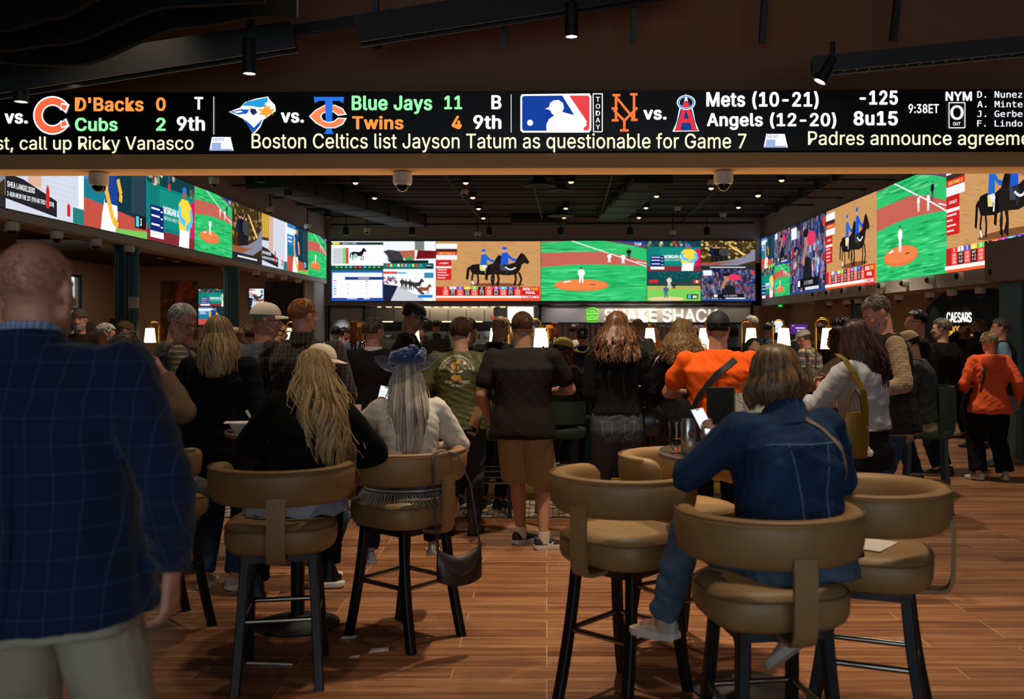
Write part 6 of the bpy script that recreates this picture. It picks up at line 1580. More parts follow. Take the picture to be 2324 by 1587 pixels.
def hair_long(r, body, m, length=.45, n=230, wave=.012, freq=2.2, spread=.05, phi=112, width=.011, seed=1, bob=False, curl_out=0.0, frizz=0.0, top_k=1.06, back_push=.035, front=True, lenvar=.15, flyaway=0, fallx=0.0):
    rnd = random.Random(seed); mb = MB(); s = r.s
    def guide(ph, layer, ln, wseed):
        k = top_k + layer * .05; pts = []
        th0 = 3 + 10 * rnd.random(); part = rnd.uniform(-4, 4)
        q = random.Random(wseed); a0 = q.uniform(0, 6.28); f = freq * q.uniform(.8, 1.25)
        eq = 96 if abs(ph) < 60 else 92
        for t in (0, .2, .4, .6, .8, 1):
            th = th0 + (eq - th0) * t; pts.append(scalp(r, th, ph * (.55 + .45 * t) + part, k + .01 * q.random() + .02 * t))
        base = pts[-1]; rad = Vector((math.sin(math.radians(ph)), -math.cos(math.radians(ph)), 0)); rad = (r.Rh @ rad); rad.z = 0
        tang = Vector((-rad.y, rad.x, 0)); m_ = 12
        for i in range(1, m_ + 1):
            t = i / m_; dz = ln * t
            o = rad * (spread * math.sin(min(1, t * 1.4) * math.pi / 2) * (1 if not bob else math.sin(t * math.pi * .9) * 1.0 - t * .35))
            if not bob: o += Vector((0, -back_push * min(1, t * 2), 0)) + Vector((fallx * t, 0, 0))
            o += rad * curl_out * t ** 3
            wv = wave * min(1, t * 2.5); o += tang * wv * math.sin(a0 + f * 6.28 * t) + rad * wv * .8 * math.cos(a0 * 1.7 + f * 6.28 * t)
            if frizz: o += Vector((rnd.uniform(-1, 1), rnd.uniform(-1, 1), rnd.uniform(-1, 1))) * frizz * t
            pts.append(base + o - Vector((0, 0, dz)))
        return pts
    rows = []
    for j in range(11):
        row = []
        for i in range(25):
            ph = -phi + 2 * phi * i / 24; th = 96 * j / 8 if j <= 8 else 96
            k = top_k - .01; p = scalp(r, min(th, 96), ph, k)
            if j > 8: rad = r.Rh @ Vector((math.sin(math.radians(ph)), -math.cos(math.radians(ph)), 0)); p = p + Vector((rad.x, rad.y, 0)) * spread * .5 * (j - 8) / 2 - Vector((0, back_push * (j - 8) / 2 if not bob else 0, length * .4 * (j - 8)))
            row.append(p)
        rows.append(row)
    mb.loft(rows, caps=False, closed=False, col=.1)
    for i in range(n):
        ph = rnd.uniform(-phi, phi); ly = rnd.choice((0, .4, .8, 1)); ln = length * (1 - lenvar * rnd.random()) * (1 - .12 * (abs(ph) / phi) ** 2)
        pts = guide(ph, ly, ln, seed * 1000 + int((ph + 180) / 9)); w = width * rnd.uniform(.6, 1.2)
        rad = [w * (.5 + .5 * min(1, j / 4)) * (1 if j < len(pts) - 5 else .2 + .8 * (len(pts) - 1 - j) / 5) for j in range(len(pts))]
        mb.tube(pts, rad, 5, caps=False, flat=.45, col=rnd.random())
    for i in range(flyaway):
        ph = rnd.uniform(-phi, phi); pts = guide(ph, 1.3, length * rnd.uniform(.6, 1.0), seed * 77 + i); pts = [p + Vector((rnd.uniform(-.01, .01) + (p - r.hc).x * .25 * j / len(pts), rnd.uniform(-.01, .01), 0)) for j, p in enumerate(pts)]
        mb.tube(pts, .0022, 4, caps=False, col=.9)
    if front and phi < 150:
        for i in range(int(n * .25)):
            ph = rnd.choice((-1, 1)) * rnd.uniform(105, 165); pts = [scalp(r, 4 + (70 - 4) * t, ph * (1 - .12 * t), top_k + .015 * rnd.random()) for t in (0, .3, .6, 1)]
            mb.tube(pts, [width * .6, width, width, width * .3], 5, caps=False, flat=.45, col=rnd.random())
    return build_locks(mb, 'hair', m, body)

def cap(r, body, m, m_brim=None, back=False, knit=False, name='cap', emblem=None):
    hc, R, hs = r.hc, r.Rh, r.hs * 1.035; mb = MB(); d = -1 if back else 1
    c0 = Vector((0, -.01, .03)); rows = []
    for j in range(9):
        th = math.radians(84 * j / 8 + .5); rows.append([hc + R @ (c0 + Vector((.083 * math.sin(th) ** .85 * math.sin(a), .106 * math.sin(th) ** .85 * math.cos(a), (.094 if not knit else .1) * math.cos(th) + .004))) * hs for a in [2 * math.pi * k / 32 for k in range(32)]])
    inner = [hc + R @ (c0 + Vector((.077 * math.sin(a), .1 * math.cos(a), .016))) * hs for a in [2 * math.pi * k / 32 for k in range(32)]]
    rows.append(inner); mb.loft(rows[::-1]); o = mb.build(name, m, body, smooth=70); fix_normals(o)
    if not knit:
        br = MB(); rings = []
        for k in range(13):
            a = math.radians(-62 + 124 * k / 12); inn = Vector((.081 * math.sin(a), d * .104 * math.cos(a), .036)); e = math.cos(a * 1.32)
            out = inn + Vector((math.sin(a) * .012, d * .07 * max(.06, e), -.012 - .012 * (1 - e)))
            rings.append([hc + R @ v * hs for v in (inn + Vector((0, 0, .003)), out + Vector((0, 0, .003)), out - Vector((0, 0, .002)), inn - Vector((0, 0, .004)))])
        br.loft(rings); q = br.build('brim', m_brim or m, o, smooth=50); fix_normals(q)
        MB().ell(hc + R @ Vector((0, -.01, .129)) * hs, (.007, .007, .005), R, 8, 6).build('button', m_brim or m, o)
    return o

def glasses(r, body, m=None):
    hc, R, hs = r.hc, r.Rh, r.hs; mb = MB(); ln = MB()
    for sx in (-1, 1):
        c = Vector((sx * .031, .097, -.003)); pts = [hc + R @ (c + Vector((.0235 * abs(math.cos(a)) ** .7 * math.copysign(1, math.cos(a)), -abs(.012 * math.cos(a)) * (1 if math.cos(a) * sx > 0 else 0), .0165 * abs(math.sin(a)) ** .7 * math.copysign(1, math.sin(a))))) * hs for a in [2 * math.pi * k / 20 for k in range(21)]]
        mb.tube(pts, .0019 * hs, 6, caps=False); mb.tube([hc + R @ Vector((sx * .053, .086, .004)) * hs, hc + R @ Vector((sx * .078, .04, .006)) * hs, hc + R @ Vector((sx * .084, -.005, .008)) * hs, hc + R @ Vector((sx * .083, -.025, -.004)) * hs], .0018 * hs, 6)
    mb.tube([hc + R @ Vector((-.009, .098, .002)) * hs, hc + R @ Vector((.009, .098, .002)) * hs], .0018 * hs, 6)
    return mb.build('glasses', m or mat('dark_frame', (30, 24, 22), .3), body)

def beard(r, body, m, seed=3, n=160):
    hc, R, hs = r.hc, r.Rh, r.hs; rnd = random.Random(seed); mb = MB()
    for _ in range(n):
        a = rnd.uniform(-80, 80); t = rnd.uniform(0, 1); x = .062 * math.sin(math.radians(a)); y = .02 + .07 * math.cos(math.radians(a)); z = -.045 - .055 * t
        p = hc + R @ Vector((x * (1 - .35 * t), y * (1 - .05 * t) + .002, z)) * hs
        mb.tube([p, p + R @ Vector((x * .06, .008, -.012)) * hs], [.005, .002], 4, col=rnd.random())
    return build_locks(mb, 'beard', m, body)

PEOPLE = {}
def person(key, label, X, Y, heading=0, skin='fair', voxel=.012, top=None, top_m=None, over=None, over_m=None, legs='pants', legs_m=None, loose=.016, shoe=((24, 24, 26), (30, 30, 30)), boot=False, toe_drop=(0, 0), hands=None, face=False, brow=(70, 52, 40), disp=.009, group=None, cv=None, belly=0.0, hem=None, dscale=.11, glass=False, seedc=None, **rig):
    r = make_rig(**rig); r.belly = belly; r.hem = hem
    sd = sum(map(ord, key)) if seedc is None else seedc
    me = organic(body_shapes(r, hands=hands), voxel, 4 if voxel < .009 else 3)
    body = place('person', me, skin_mat(skin), None, 80); body.location = (X, Y, 0); body.rotation_euler = (0, 0, math.radians(heading))
    tag(body, label, 'person', group)
    cv = cv or max(.012, voxel)
    if top: place('shirt' if top in ('tee', 'long', 'fit', 'tank') else 'jacket', organic(top_shapes(r, top), cv, 3, disp, dscale, sd), top_m, body, 80)
    if over: place('vest' if over == 'vest' else 'jacket', organic(top_shapes(r, over), cv, 3, disp * .7, dscale, sd + 5), over_m, body, 80)
    if legs: place('shorts' if legs == 'shorts' else 'trousers', organic(leg_shapes(r, legs, loose), cv, 3, disp * .8, dscale, sd + 9), legs_m, body, 80)
    if shoe: shoes(r, body, mat('shoe_' + str(shoe[0]), shoe[0], .6), mat('sole_' + str(shoe[1]), shoe[1], .6), boot, toe_drop)
    if face: face_parts(r, body, skin, brow=brow)
    if glass: glasses(r, body)
    r.body = body; PEOPLE[key] = r
    return r, body

def to_world(r, p): return r.body.matrix_basis @ Vector(p) if False else Matrix.Translation(r.body.location) @ Matrix.Rotation(r.body.rotation_euler.z, 4, 'Z') @ Vector(p)
def child_mesh(body, nm):
    for c in body.children:
        if c.name.split('.')[0] == nm: return c
def drape(o, pts, direction, off=.004):
    """project points (in the mesh's own space) on the mesh along a direction"""
    me = o.data; vs = [v.co.copy() for v in me.vertices]; fs = [tuple(p.vertices) for p in me.polygons]
    bv = BVHTree.FromPolygons(vs, fs); d = Vector(direction).normalized(); out = []
    for p in pts:
        h = bv.ray_cast(Vector(p) - d * 1.0, d)
        if h[0] is None: h = bv.find_nearest(Vector(p))
        out.append((h[0] - d * off, -d if h[1] is None else (h[1] if h[1].dot(d) < 0 else -h[1])))
    return out
def strap_on(o, pts, direction, width, name, m, parent, thick=.003, off=.006, sub=8):
    P_ = []
    for a, b in zip(pts[:-1], pts[1:]):
        for k in range(sub): P_.append(Vector(a).lerp(Vector(b), k / sub))
    P_.append(Vector(pts[-1])); H_ = drape(o, P_, direction, off)
    mid = [h[0] for h in H_]; mid = [mid[0]] + [(mid[i - 1] + mid[i] * 2 + mid[i + 1]) / 4 for i in range(1, len(mid) - 1)] + [mid[-1]]
    rings = []
    for i, p in enumerate(mid):
        t = (mid[min(i + 1, len(mid) - 1)] - mid[max(0, i - 1)]).normalized(); n = H_[i][1]; x = t.cross(n).normalized()
        rings.append([p + x * width / 2, p + x * width / 2 + n * thick, p - x * width / 2 + n * thick, p - x * width / 2])
    q = MB().loft(rings).build(name, m, parent, smooth=40); return q
def print_on(o, cv_items, direction, name, m, parent, off=.003):
    """cv_items: list of polygons (points in the mesh's space, to be draped)"""
    mb = MB()
    for pts in cv_items:
        h = drape(o, pts, direction, off); mb.add([q[0] for q in h], [tuple(range(len(pts)))])
    return mb.build(name, m, parent, smooth=False)
# ------------------------------------------------------------------ the people near the camera
BLK = mat('black_cloth', (20, 20, 22), .85, bump=.1, bscale=120)
BLK2 = mat('black_knit', (21, 20, 21), .95, bump=.2, bscale=90)
JEAN = mat('blue_denim', (44, 66, 98), .85, bump=.2, bscale=260, var=.25, vscale=9)
JEANG = mat('grey_denim', (66, 72, 80), .85, bump=.2, bscale=260, var=.25, vscale=9)
JEAND = mat('dark_denim', (30, 36, 48), .85, bump=.2, bscale=260, var=.2, vscale=9)
KHAKI = mat('khaki_twill', (160, 142, 112), .85, bump=.1, bscale=200, var=.06)
CREAM = mat('cream_cloth', (214, 198, 170), .85, bump=.08, bscale=150)

# bald man in the blue windowpane blazer
M_blazer = stripes('windowpane_blazer', (22, 34, 66), [('X', .056, .0024, (74, 110, 150), .32, .3), ('Z', .066, .0024, (74, 110, 150), .26, .1)])
r, b = person('P1', 'bald person in a dark blue windowpane blazer seen from behind, nearest the camera', GX(112, 2.43), 2.43, 0, 'pink', .007, 'blazer', M_blazer, legs='pants', legs_m=mat('stone_chino', (176, 168, 146), .85, bump=.08, bscale=220, var=.05), loose=.014,
              h=1.895, hsc=1.06, tilt=-4, girth=1.16, arms={1: (.10, .03, -.46), -1: (.1, .05, -.5)}, poles={1: (.7, -1, 0)}, hands={1: dict(fwd=(-.1, .12, -1), n=(-1, .1, 0), curl=.4), -1: dict(n=(1, 0, 0))}, feet={1: (.21, -.06, .09), -1: (.19, .22, .09)}, disp=.012, dscale=.22, cv=.011, belly=.02, hem=-.1, hdrop=.02)
hair_short(r, b, hair_mat('stubble', (176, 128, 106), (192, 144, 120)), 'hair', 40, 80, 118, 1.006, 900, .01, .0003, 2, True, .0009, 60)
c = MB(); hc = r.nb
for i, (dz, rr) in enumerate(((.0, .078), (.04, .07))): pass
rings = []
for z, k in ((-.03, .088), (.02, .078), (.05, .074), (.054, .071), (.048, .067)): rings.append([hc + r.Rt @ Vector((k * 1.0 * math.cos(a), -.012 + k * 1.0 * math.sin(a), z + .012 * math.sin(a) * -1)) for a in [2 * math.pi * j / 28 for j in range(28)]])
M_check = stripes('blue_check', (190, 200, 216), [('X', .012, .006, (90, 120, 170), .8, 0), ('Z', .012, .006, (90, 120, 170), .6, 0)])
c.loft(rings, caps=False).build('shirt_collar', M_check, b)
MB().loft([[hc + r.Rt @ Vector((k * math.cos(a), -.014 + k * math.sin(a), z - .012 * math.sin(a))) for a in [2 * math.pi * j / 28 for j in range(28)]] for z, k in ((-.09, .125), (-.03, .098), (.03, .085), (.036, .081), (.03, .077))], caps=False).build('jacket_collar', M_blazer, b)
jk = child_mesh(b, 'jacket')
strap_on(jk, [(0, -.6, 1.46), (.0, -.6, .86)], (0, 1, 0), .004, 'back_seam', mat('seam_navy', (16, 24, 48), .9), jk, .001, .001)

# seated man in the tan sweater (mostly behind the blazer)
r, b = person('P2', 'seated person in a tan sweater with a raised arm, half hidden behind the blue blazer', -2.33, 5.2, -48, 'tan', .008, 'loose', mat('tan_sweater', (126, 98, 76), .95, bump=.25, bscale=120), legs_m=mat('grey_check_pant', (90, 88, 86), .9, var=.2, vscale=30), h=1.70, sit=.766, lean=4, girth=1.1, pitch=20,
              arms={1: (.04, .16, .12), -1: (-.02, .3, -.12)}, poles={1: (.9, .6, -1)}, hands={1: dict(fwd=(-.6, -.1, .7), n=(-.6, -.6, .2), curl=.9)}, feet={1: (.1, .2, .40), -1: (.1, .2, .40)}, shoe=((60, 54, 50), (50, 46, 44)), face=True)
hair_short(r, b, hair_mat('greybrown', (60, 48, 40), (130, 116, 104)), n=200)

# long blonde hair, black top, on the near left stool
r, b = person('P3', 'seated woman with long wavy blonde hair down a black top, back to the camera', -1.2, 4.66, 10, 'fair', .008, 'loose', BLK2, legs_m=BLK, sex='f', h=1.55, sit=.766, lean=10, tilt=9, pitch=14, girth=1.12, yaw=-6,
              arms={1: (.02, .26, -.3), -1: (.03, .28, -.3)}, poles={1: (1, -.4, -.3), -1: (1, -.4, -.3)}, feet={1: (.14, .32, .42), -1: (.2, .14, .40)}, shoe=((20, 18, 18), (24, 24, 24)), boot=True, toe_drop=(15, 10))
hair_long(r, b, hair_mat('blonde', (112, 78, 44), (226, 190, 132)), .55, 820, .026, 1.2, .062, 122, .0050, 5, lenvar=.3, flyaway=40, back_push=.045, fallx=.05)
mb = MB()
for k in range(26):
    a = math.radians(-150 + 120 * k / 25); 
jk = child_mesh(b, 'jacket')
rings = []
for k in range(29):
    a = math.radians(180 + 180 * k / 28 + (0)); w = 1 + .03 * math.sin(k * 1.9); c_, s_ = .225 * math.cos(a) * w, .19 * math.sin(a) * w; z0 = .772
    rings.append([r.pel * 0 + Vector((c_, s_ - .0, z0 + .06)), Vector((c_ * 1.05, s_ * 1.05, z0 + .05)), Vector((c_ * 1.1, s_ * 1.1, z0 + .004 + .008 * math.sin(k * 1.1))), Vector((c_ * 1.08, s_ * 1.08, z0 + .002 + .008 * math.sin(k * 1.1)))])
MB().loft(rings).build('white_hem', mat('white_ruffle', (150, 156, 172), .85), b, smooth=60)

# silver hair, cream sweater, sheer blue hat
r, b = person('P4', 'seated woman in a cream sweater and sheer blue hat over silver hair', -.74, 5.2, 12, 'pink', .007, 'loose', mat('cream_sweater', (222, 214, 202), .95, bump=.2, bscale=140), legs_m=JEAND, sex='f', h=1.48, sit=.74, lean=12, pitch=14, girth=1.12, yaw=2,
              arms={1: (.0, .24, -.32), -1: (.02, .23, -.06)}, poles={1: (1, -.5, -.3), -1: (1, -.1, -.9)}, hands={-1: dict(fwd=(.25, .2, .9), n=(.5, -.8, .1), curl=.5)}, feet={1: (.16, .34, .42), -1: (.2, .2, .42)}, shoe=((220, 214, 204), (236, 232, 224)), toe_drop=(10, 4))
hair_long(r, b, hair_mat('silver', (112, 94, 80), (214, 204, 190)), .47, 600, .004, .8, .04, 122, .0056, 8, lenvar=.14, back_push=.10, flyaway=10)
M_sheer = mat('sheer_blue', (58, 84, 138), .6, sheen=.3); M_sheer.node_tree.nodes['Principled BSDF'].inputs['Alpha'].default_value = .72
M_ribbon = mat('blue_ribbon', (34, 54, 104), .4, sheen=.3)
hc, R = r.hc, r.Rh; mb = MB(); rows = []
for z, k in ((.055, 1.0), (.075, 1.02), (.10, 1.04), (.125, 1.02), (.142, .9), (.148, .6), (.15, .2)): rows.append([hc + R @ Vector((.096 * k * math.cos(a) * (1 + .03 * math.sin(6 * a + z * 40)), -.012 + .108 * k * math.sin(a) * (1 + .03 * math.sin(5 * a + z * 60)), z + .006 * math.sin(3 * a))) for a in [2 * math.pi * j / 36 for j in range(36)]])
hat = mb.loft(rows).build('sheer_hat', M_ribbon, b, smooth=70)
rows = []
for k, dz in ((1.0, .0), (1.3, -.012), (1.6, -.006), (1.92, .014), (1.94, .016)): rows.append([hc + R @ Vector((.094 * k * math.cos(a), -.012 + .105 * k * math.sin(a) * .92, .066 + dz * 1.2 + (k - 1) * .06 * (abs(math.cos(a)) ** 2 - .45) + .006 * math.sin(7 * a) * (k - 1))) for a in [2 * math.pi * j / 48 for j in range(48)]])
MB().loft(rows, caps=False).build('sheer_brim', M_sheer, hat, smooth=70)
mb = MB()
for k in range(7):
    a = math.radians(-150 + 18 * k + 40); c_ = hc + R @ Vector((.09 * math.cos(a), -.02 + .108 * math.sin(a), .09 + .02 * (k % 3))); mb.ell(c_, (.035, .016, .026), Matrix.Rotation(a + 1.57, 3, 'Z') @ Matrix.Rotation(.5 * (k % 3 - 1), 3, 'Y'), 12, 8)
mb.build('ribbon_bow', M_ribbon, hat)
mb = MB(); rnd = random.Random(4)
for k in range(46):
    a = math.radians(165 + 150 * k / 45); p = Vector((.235 * math.cos(a), .22 * math.sin(a), .80)); l = rnd.uniform(.06, .1); mb.tube([p, p + Vector((rnd.uniform(-.008, .008) + .02 * math.cos(a), .02 * math.sin(a), -l * .5)), p + Vector((rnd.uniform(-.014, .014) + .035 * math.cos(a), .035 * math.sin(a), -l))], [.004, .0035, .002], 5)
M_shawl = stripes('striped_shawl', (60, 58, 58), [('Z', .03, .008, (190, 180, 166), .9, 0)])
rings = []
for k in range(25):
    a = math.radians(160 + 160 * k / 24); rings.append([Vector((q * math.cos(a), (q - .015) * math.sin(a), z)) for q, z in ((.2, .89), (.225, .86), (.242, .80), (.236, .795), (.2, .84))])
sh = MB().loft(rings).build('striped_shawl', M_shawl, b, smooth=60); mb.build('fringe', mat('fringe_grey', (170, 162, 150), .9), sh)
ph = None
def phone(r, side, off, nrm, up_, label, glow=1.0, sc=1.0):
    p = to_world(r, r.wr[side] + Vector(off)); rot = Matrix.Rotation(r.body.rotation_euler.z, 3, 'Z')
    z = (rot @ Vector(up_)).normalized(); n = rot @ Vector(nrm); n = (n - z * n.dot(z)).normalized(); x = z.cross(n) * -1; R = Matrix((x, -n, z)).transposed()
    t = thing('mobile_phone', label, 'phone', p); o = MB().box((0, 0, 0), (.074 * sc, .009, .15 * sc), R, .004).build('phone_body', M_blackg, t)
    c = Canvas(R @ Vector((-.034 * sc, -.0052, -.071 * sc)), R @ Vector((.068 * sc, 0, 0)), R @ Vector((0, 0, .142 * sc)), R @ Vector((0, -1, 0)), .0002); c.rect(0, 0, 1, 1, (236, 240, 250))
    if glow < 1:
        for k in range(6): c.rect(.1, .12 + k * .13, .9, .15 + k * .13, (160, 170, 190), False)
    c.rect(.36, .95, .64, .985, (10, 10, 12)); c.build('lit_screen', M_screen_fine, t); return t
phone(r, -1, (.045, .02, .10), (.35, -.85, .1), (.22, .1, .95), 'lit phone held up by the woman in the blue hat', .9)

# cap across the left table
r, b = person('P5', 'person in a pale beige peaked cap beyond the long-haired blonde woman, facing right', GX(722, 6.25), 6.25, -75, 'fair', .01, 'long', mat('pale_pink_top', (200, 176, 164), .9), legs_m=JEAN, sex='f', h=1.54, pitch=12, shoe=((220, 214, 204), (236, 232, 224)), yaw=-5)
hair_short(r, b, hair_mat('lightbrown', (90, 62, 40), (170, 130, 90)), n=150)
cap(r, b, mat('beige_cap', (222, 204, 178), .9, bump=.2, bscale=200))

# denim jacket, brown bob, phone
M_jkt = mat('denim_jacket', (34, 58, 90), .85, bump=.25, bscale=240, var=.3, vscale=7)
r, b = person('P6', 'seated woman in a blue denim jacket with a brown bob, holding a phone', .905, 3.52, 17, 'fair', .007, 'loose', M_jkt, legs_m=mat('light_jeans', (84, 104, 126), .85, bump=.2, bscale=240, var=.2, vscale=12), loose=.018, sex='f', h=1.65, sit=.766, lean=12, pitch=22, girth=1.28, yaw=16, cv=.01,
              arms={1: (-.02, .3, -.28), -1: (-.06, .34, -.12)}, poles={1: (1, -.5, -.5), -1: (1, -.1, -.75)}, hands={-1: dict(fwd=(-.1, .55, .75), n=(.35, -.7, .5), curl=.6)}, feet={1: (-.02, .02, .56), -1: (.30, .50, .48)}, fpoles={1: (.3, 1, .5), -1: (.5, 1, .7)}, toes=(25, -25), toe_drop=(5, 42), shoe=((190, 176, 160), (214, 206, 196)), disp=.014, dscale=.16)
hair_long(r, b, hair_mat('brown_bob', (58, 40, 28), (150, 112, 78)), .155, 640, .005, .7, .035, 128, .0066, 11, bob=True, top_k=1.10, lenvar=.18, flyaway=10)
jk = child_mesh(b, 'jacket')
M_seam = mat('denim_seam', (84, 110, 140), .9); q = r.T
sp = lambda pts, w=.006, nm='seam': strap_on(jk, [q(x, -.6, z, r.Rs) for x, z in pts], r.Rs @ Vector((0, 1, 0)), w, nm, M_seam, jk, .0012, .0012)
sp([(-.16, .39), (0, .38), (.16, .39)]); sp([(-.085, .38), (-.055, .2), (-.05, .0)]); sp([(.085, .38), (.055, .2), (.05, .0)])
MB().loft([[r.nb + r.Rs @ Vector((k * 1.1 * math.cos(a), -.012 + k * math.sin(a), z - .02 * math.sin(a))) for a in [2 * math.pi * j / 24 for j in range(24)]] for z, k in ((-.07, .11), (-.02, .082), (.015, .074), (.02, .07), (.01, .066))], caps=False).build('jacket_collar', M_jkt, b)
strap_on(jk, [q(.03, -.6, .485, r.Rs), q(.09, -.6, .44, r.Rs), q(.15, -.6, .36, r.Rs), q(.195, -.6, .24, r.Rs)], r.Rs @ Vector((0, 1, 0)), .018, 'bag_strap', mat('tan_strap', (150, 122, 92), .7), b, .003, .004)
phone(r, -1, (-.01, .06, .10), (.25, -.75, .4), (-.25, .45, .8), 'bright white phone held by the woman in denim', 1.0)

# quilted vest, striped sweater, glasses
M_strp = stripes('striped_knit', (98, 88, 74), [('Z', .034, .008, (170, 158, 136), .8, 0), ('Z', .034, .006, (44, 38, 34), .8, .45), ('Z', .068, .006, (140, 120, 96), .8, .8)])
M_quilt = mat('black_quilt', (26, 24, 24), .5, bump=.8, bscale=28)
r, b = person('P7', 'grey-haired person in glasses, quilted black vest and striped sweater', GX(378, 6.6), 6.6, -62, 'pink', .008, 'long', M_strp, 'vest', M_quilt, legs_m=mat('brown_trousers', (74, 62, 46), .9), h=1.83, girth=1.06, lean=6, yaw=-50, pitch=20, roll=0, arms={1: (.07, .25, -.31), -1: (.0, .3, -.26)}, poles={1: (.7, -1, -.3)}, hands={1: dict(fwd=(0, .9, .25), n=(-.4, 0, .9), curl=.5), -1: dict(fwd=(.3, .9, .25), n=(.4, 0, .9), curl=.5)}, face=True, glass=True, brow=(120, 110, 104), belly=.05)
hair_short(r, b, hair_mat('greysalt', (110, 102, 96), (196, 190, 184)), n=420, L=.028)
pp = to_world(r, lerp(r.wr[1], r.wr[-1], .5) + Vector((0, .12, .05))); o = MB().box((0, 0, 0), (.11, .004, .2), Matrix.Rotation(-.6, 3, 'X')).build('paper_slip', M_paper, smooth=False, loc=pp, rotz=math.radians(-62)); tag(o, 'white betting slip held by the man in the quilted vest', 'paper')

# straight blonde hair, black top, jeans
r, b = person('P8', 'standing woman with straight blonde hair, black top and blue jeans', GX(497, 6.15), 6.15, -6, 'fair', .011, 'loose', BLK, legs_m=JEAN, loose=.02, sex='f', h=1.73, girth=1.22, arms={1: (.03, .2, -.36), -1: (.04, .2, -.38)}, poles={1: (.4, -1, -.4), -1: (.4, -1, -.4)}, shoe=((176, 168, 156), (214, 208, 198)), toes=(5, 20), yaw=-6)
hair_long(r, b, hair_mat('dkblonde', (92, 66, 42), (206, 170, 118)), .29, 520, .010, .9, .04, 118, .0054, 13, back_push=.03, flyaway=12, fallx=.03)

# grey-blue shirt, cream cap
r, b = person('P9', 'heavy person in a grey-blue t-shirt and a cream cap, facing right', GX(603, 7.0), 7.0, -14, 'pink', .01, 'tee', mat('greyblue_tee', (92, 96, 112), .9, bump=.08, bscale=200), legs_m=JEAND, h=1.83, girth=1.3, belly=.1, yaw=-60, pitch=2, arms={1: (.0, .28, -.3), -1: (.12, .05, -.5)}, glass=True, face=True, brow=(150, 140, 130))
hair_short(r, b, hair_mat('greysalt', 0, 0), n=200, L=.02)
cap(r, b, mat('cream_cap', (226, 214, 190), .85, bump=.1, bscale=200))

# ginger short hair, dark plaid shirt
M_dplaid = stripes('dark_plaid', (34, 30, 30), [('X', .03, .012, (64, 56, 52), .8, 0), ('Z', .03, .012, (64, 56, 52), .6, 0), ('X', .06, .003, (90, 70, 60), .7, .3)])
r, b = person('P10', 'tall ginger-haired person in a dark checked shirt, back to the camera', GX(688, 6.8), 6.8, -4, 'pink', .01, 'long', M_dplaid, legs_m=JEAND, h=1.86, girth=1.22, yaw=-34, arms={1: (.05, .22, -.34), -1: (.05, .22, -.34)}, poles={1: (.42, -1, -.4), -1: (.42, -1, -.4)}, face=True)
hair_short(r, b, hair_mat('ginger', (96, 54, 26), (186, 122, 68)), n=520, L=.03)
rings = []
for z, k in ((-.03, .1), (.02, .086), (.05, .08), (.052, .074)): rings.append([r.nb + Vector((k * math.cos(a), -.012 + k * math.sin(a), z)) for a in [2 * math.pi * j / 24 for j in range(24)]])
MB().loft(rings, caps=False).build('shirt_collar', M_dplaid, b)

# shorts man
M_tee = mat('charcoal_tee', (33, 29, 30), .9, bump=.08, bscale=200)
M_shorts = mat('khaki_cargo', (142, 128, 94), .85, bump=.1, bscale=200, var=.06)
r, b = person('P15', 'stocky person in a charcoal t-shirt, khaki cargo shorts and black sneakers', GX(1186, 7.3), 7.3, -6, 'tan', .009, 'tee', M_tee, legs='shorts', legs_m=M_shorts, loose=.02, h=1.775, girth=1.32, belly=.06, yaw=-3, arms={1: (-.03, .3, -.27), -1: (.05, .12, -.46)}, poles={1: (1.1, -.7, -.5), -1: (.4, -1, 0)}, feet={1: (.165, -.03, .085), -1: (.03, .14, .085)}, toes=(-40, 62), shoe=((22, 22, 24), (214, 204, 190)), disp=.006, dscale=.16)
hair_short(r, b, hair_mat('darkbrown', (34, 22, 16), (92, 62, 44)), n=520, L=.03, th_back=112)
for i, sd in enumerate((-1, 1)):
    a = math.radians(r.toes[i]) * sd; MB().lathe([(.045, -.015), (.046, .03), (.043, .075), (.04, .076)], r.an[sd] - Vector((0, 0, .03)), 18, caps=False).build('sock', mat('white_sock', (220, 212, 204), .9), b)
    sh = [c for c in b.children if c.name.startswith('shoe')][i]
    fd = Vector((math.sin(a), math.cos(a), 0)); sdv = Vector((math.cos(a), -math.sin(a), 0))
    mb = MB()
    for k in range(4): p = r.an[sd] + fd * (.045 + .022 * k) + Vector((0, 0, -.006 - .012 * k)); mb.tube([p - sdv * .022, p + Vector((0, 0, .006)), p + sdv * .022], .003, 6)
    mb.build('laces', mat('black_lace', (12, 12, 13), .8), sh)
    if sd == 1:
        pr = r.an[1] + fd * .035 - Vector((0, 0, .045)); mk = []
        for u0, u1, v0, v1 in ((-.02, -.012, -.012, .012), (.012, .02, -.012, .012), (-.016, .016, -.004, .004), (-.026, -.016, .006, .012), (.016, .026, .006, .012), (-.026, -.016, -.012, -.006), (.016, .026, -.012, -.006)): mk.append([pr + sdv * .3 + fd * u + Vector((0, 0, v)) for u, v in ((u0, v0), (u1, v0), (u1, v1), (u0, v1))])
        print_on(sh, mk, -sdv, 'white_mark', mat('white_print', (235, 232, 226), .6), sh, .002)
so = child_mesh(b, 'shorts'); kn = lerp(r.hip[1], r.kn[1], .62)
pk = MB(); h_ = drape(so, [kn + Vector((.5, dy, dz)) for dz in (.07, .045, -.08) for dy in (-.07, .07)], (-1, 0, 0), .002)
P6_ = [q_[0] for q_ in h_]; x_ = Vector((.012, 0, 0))
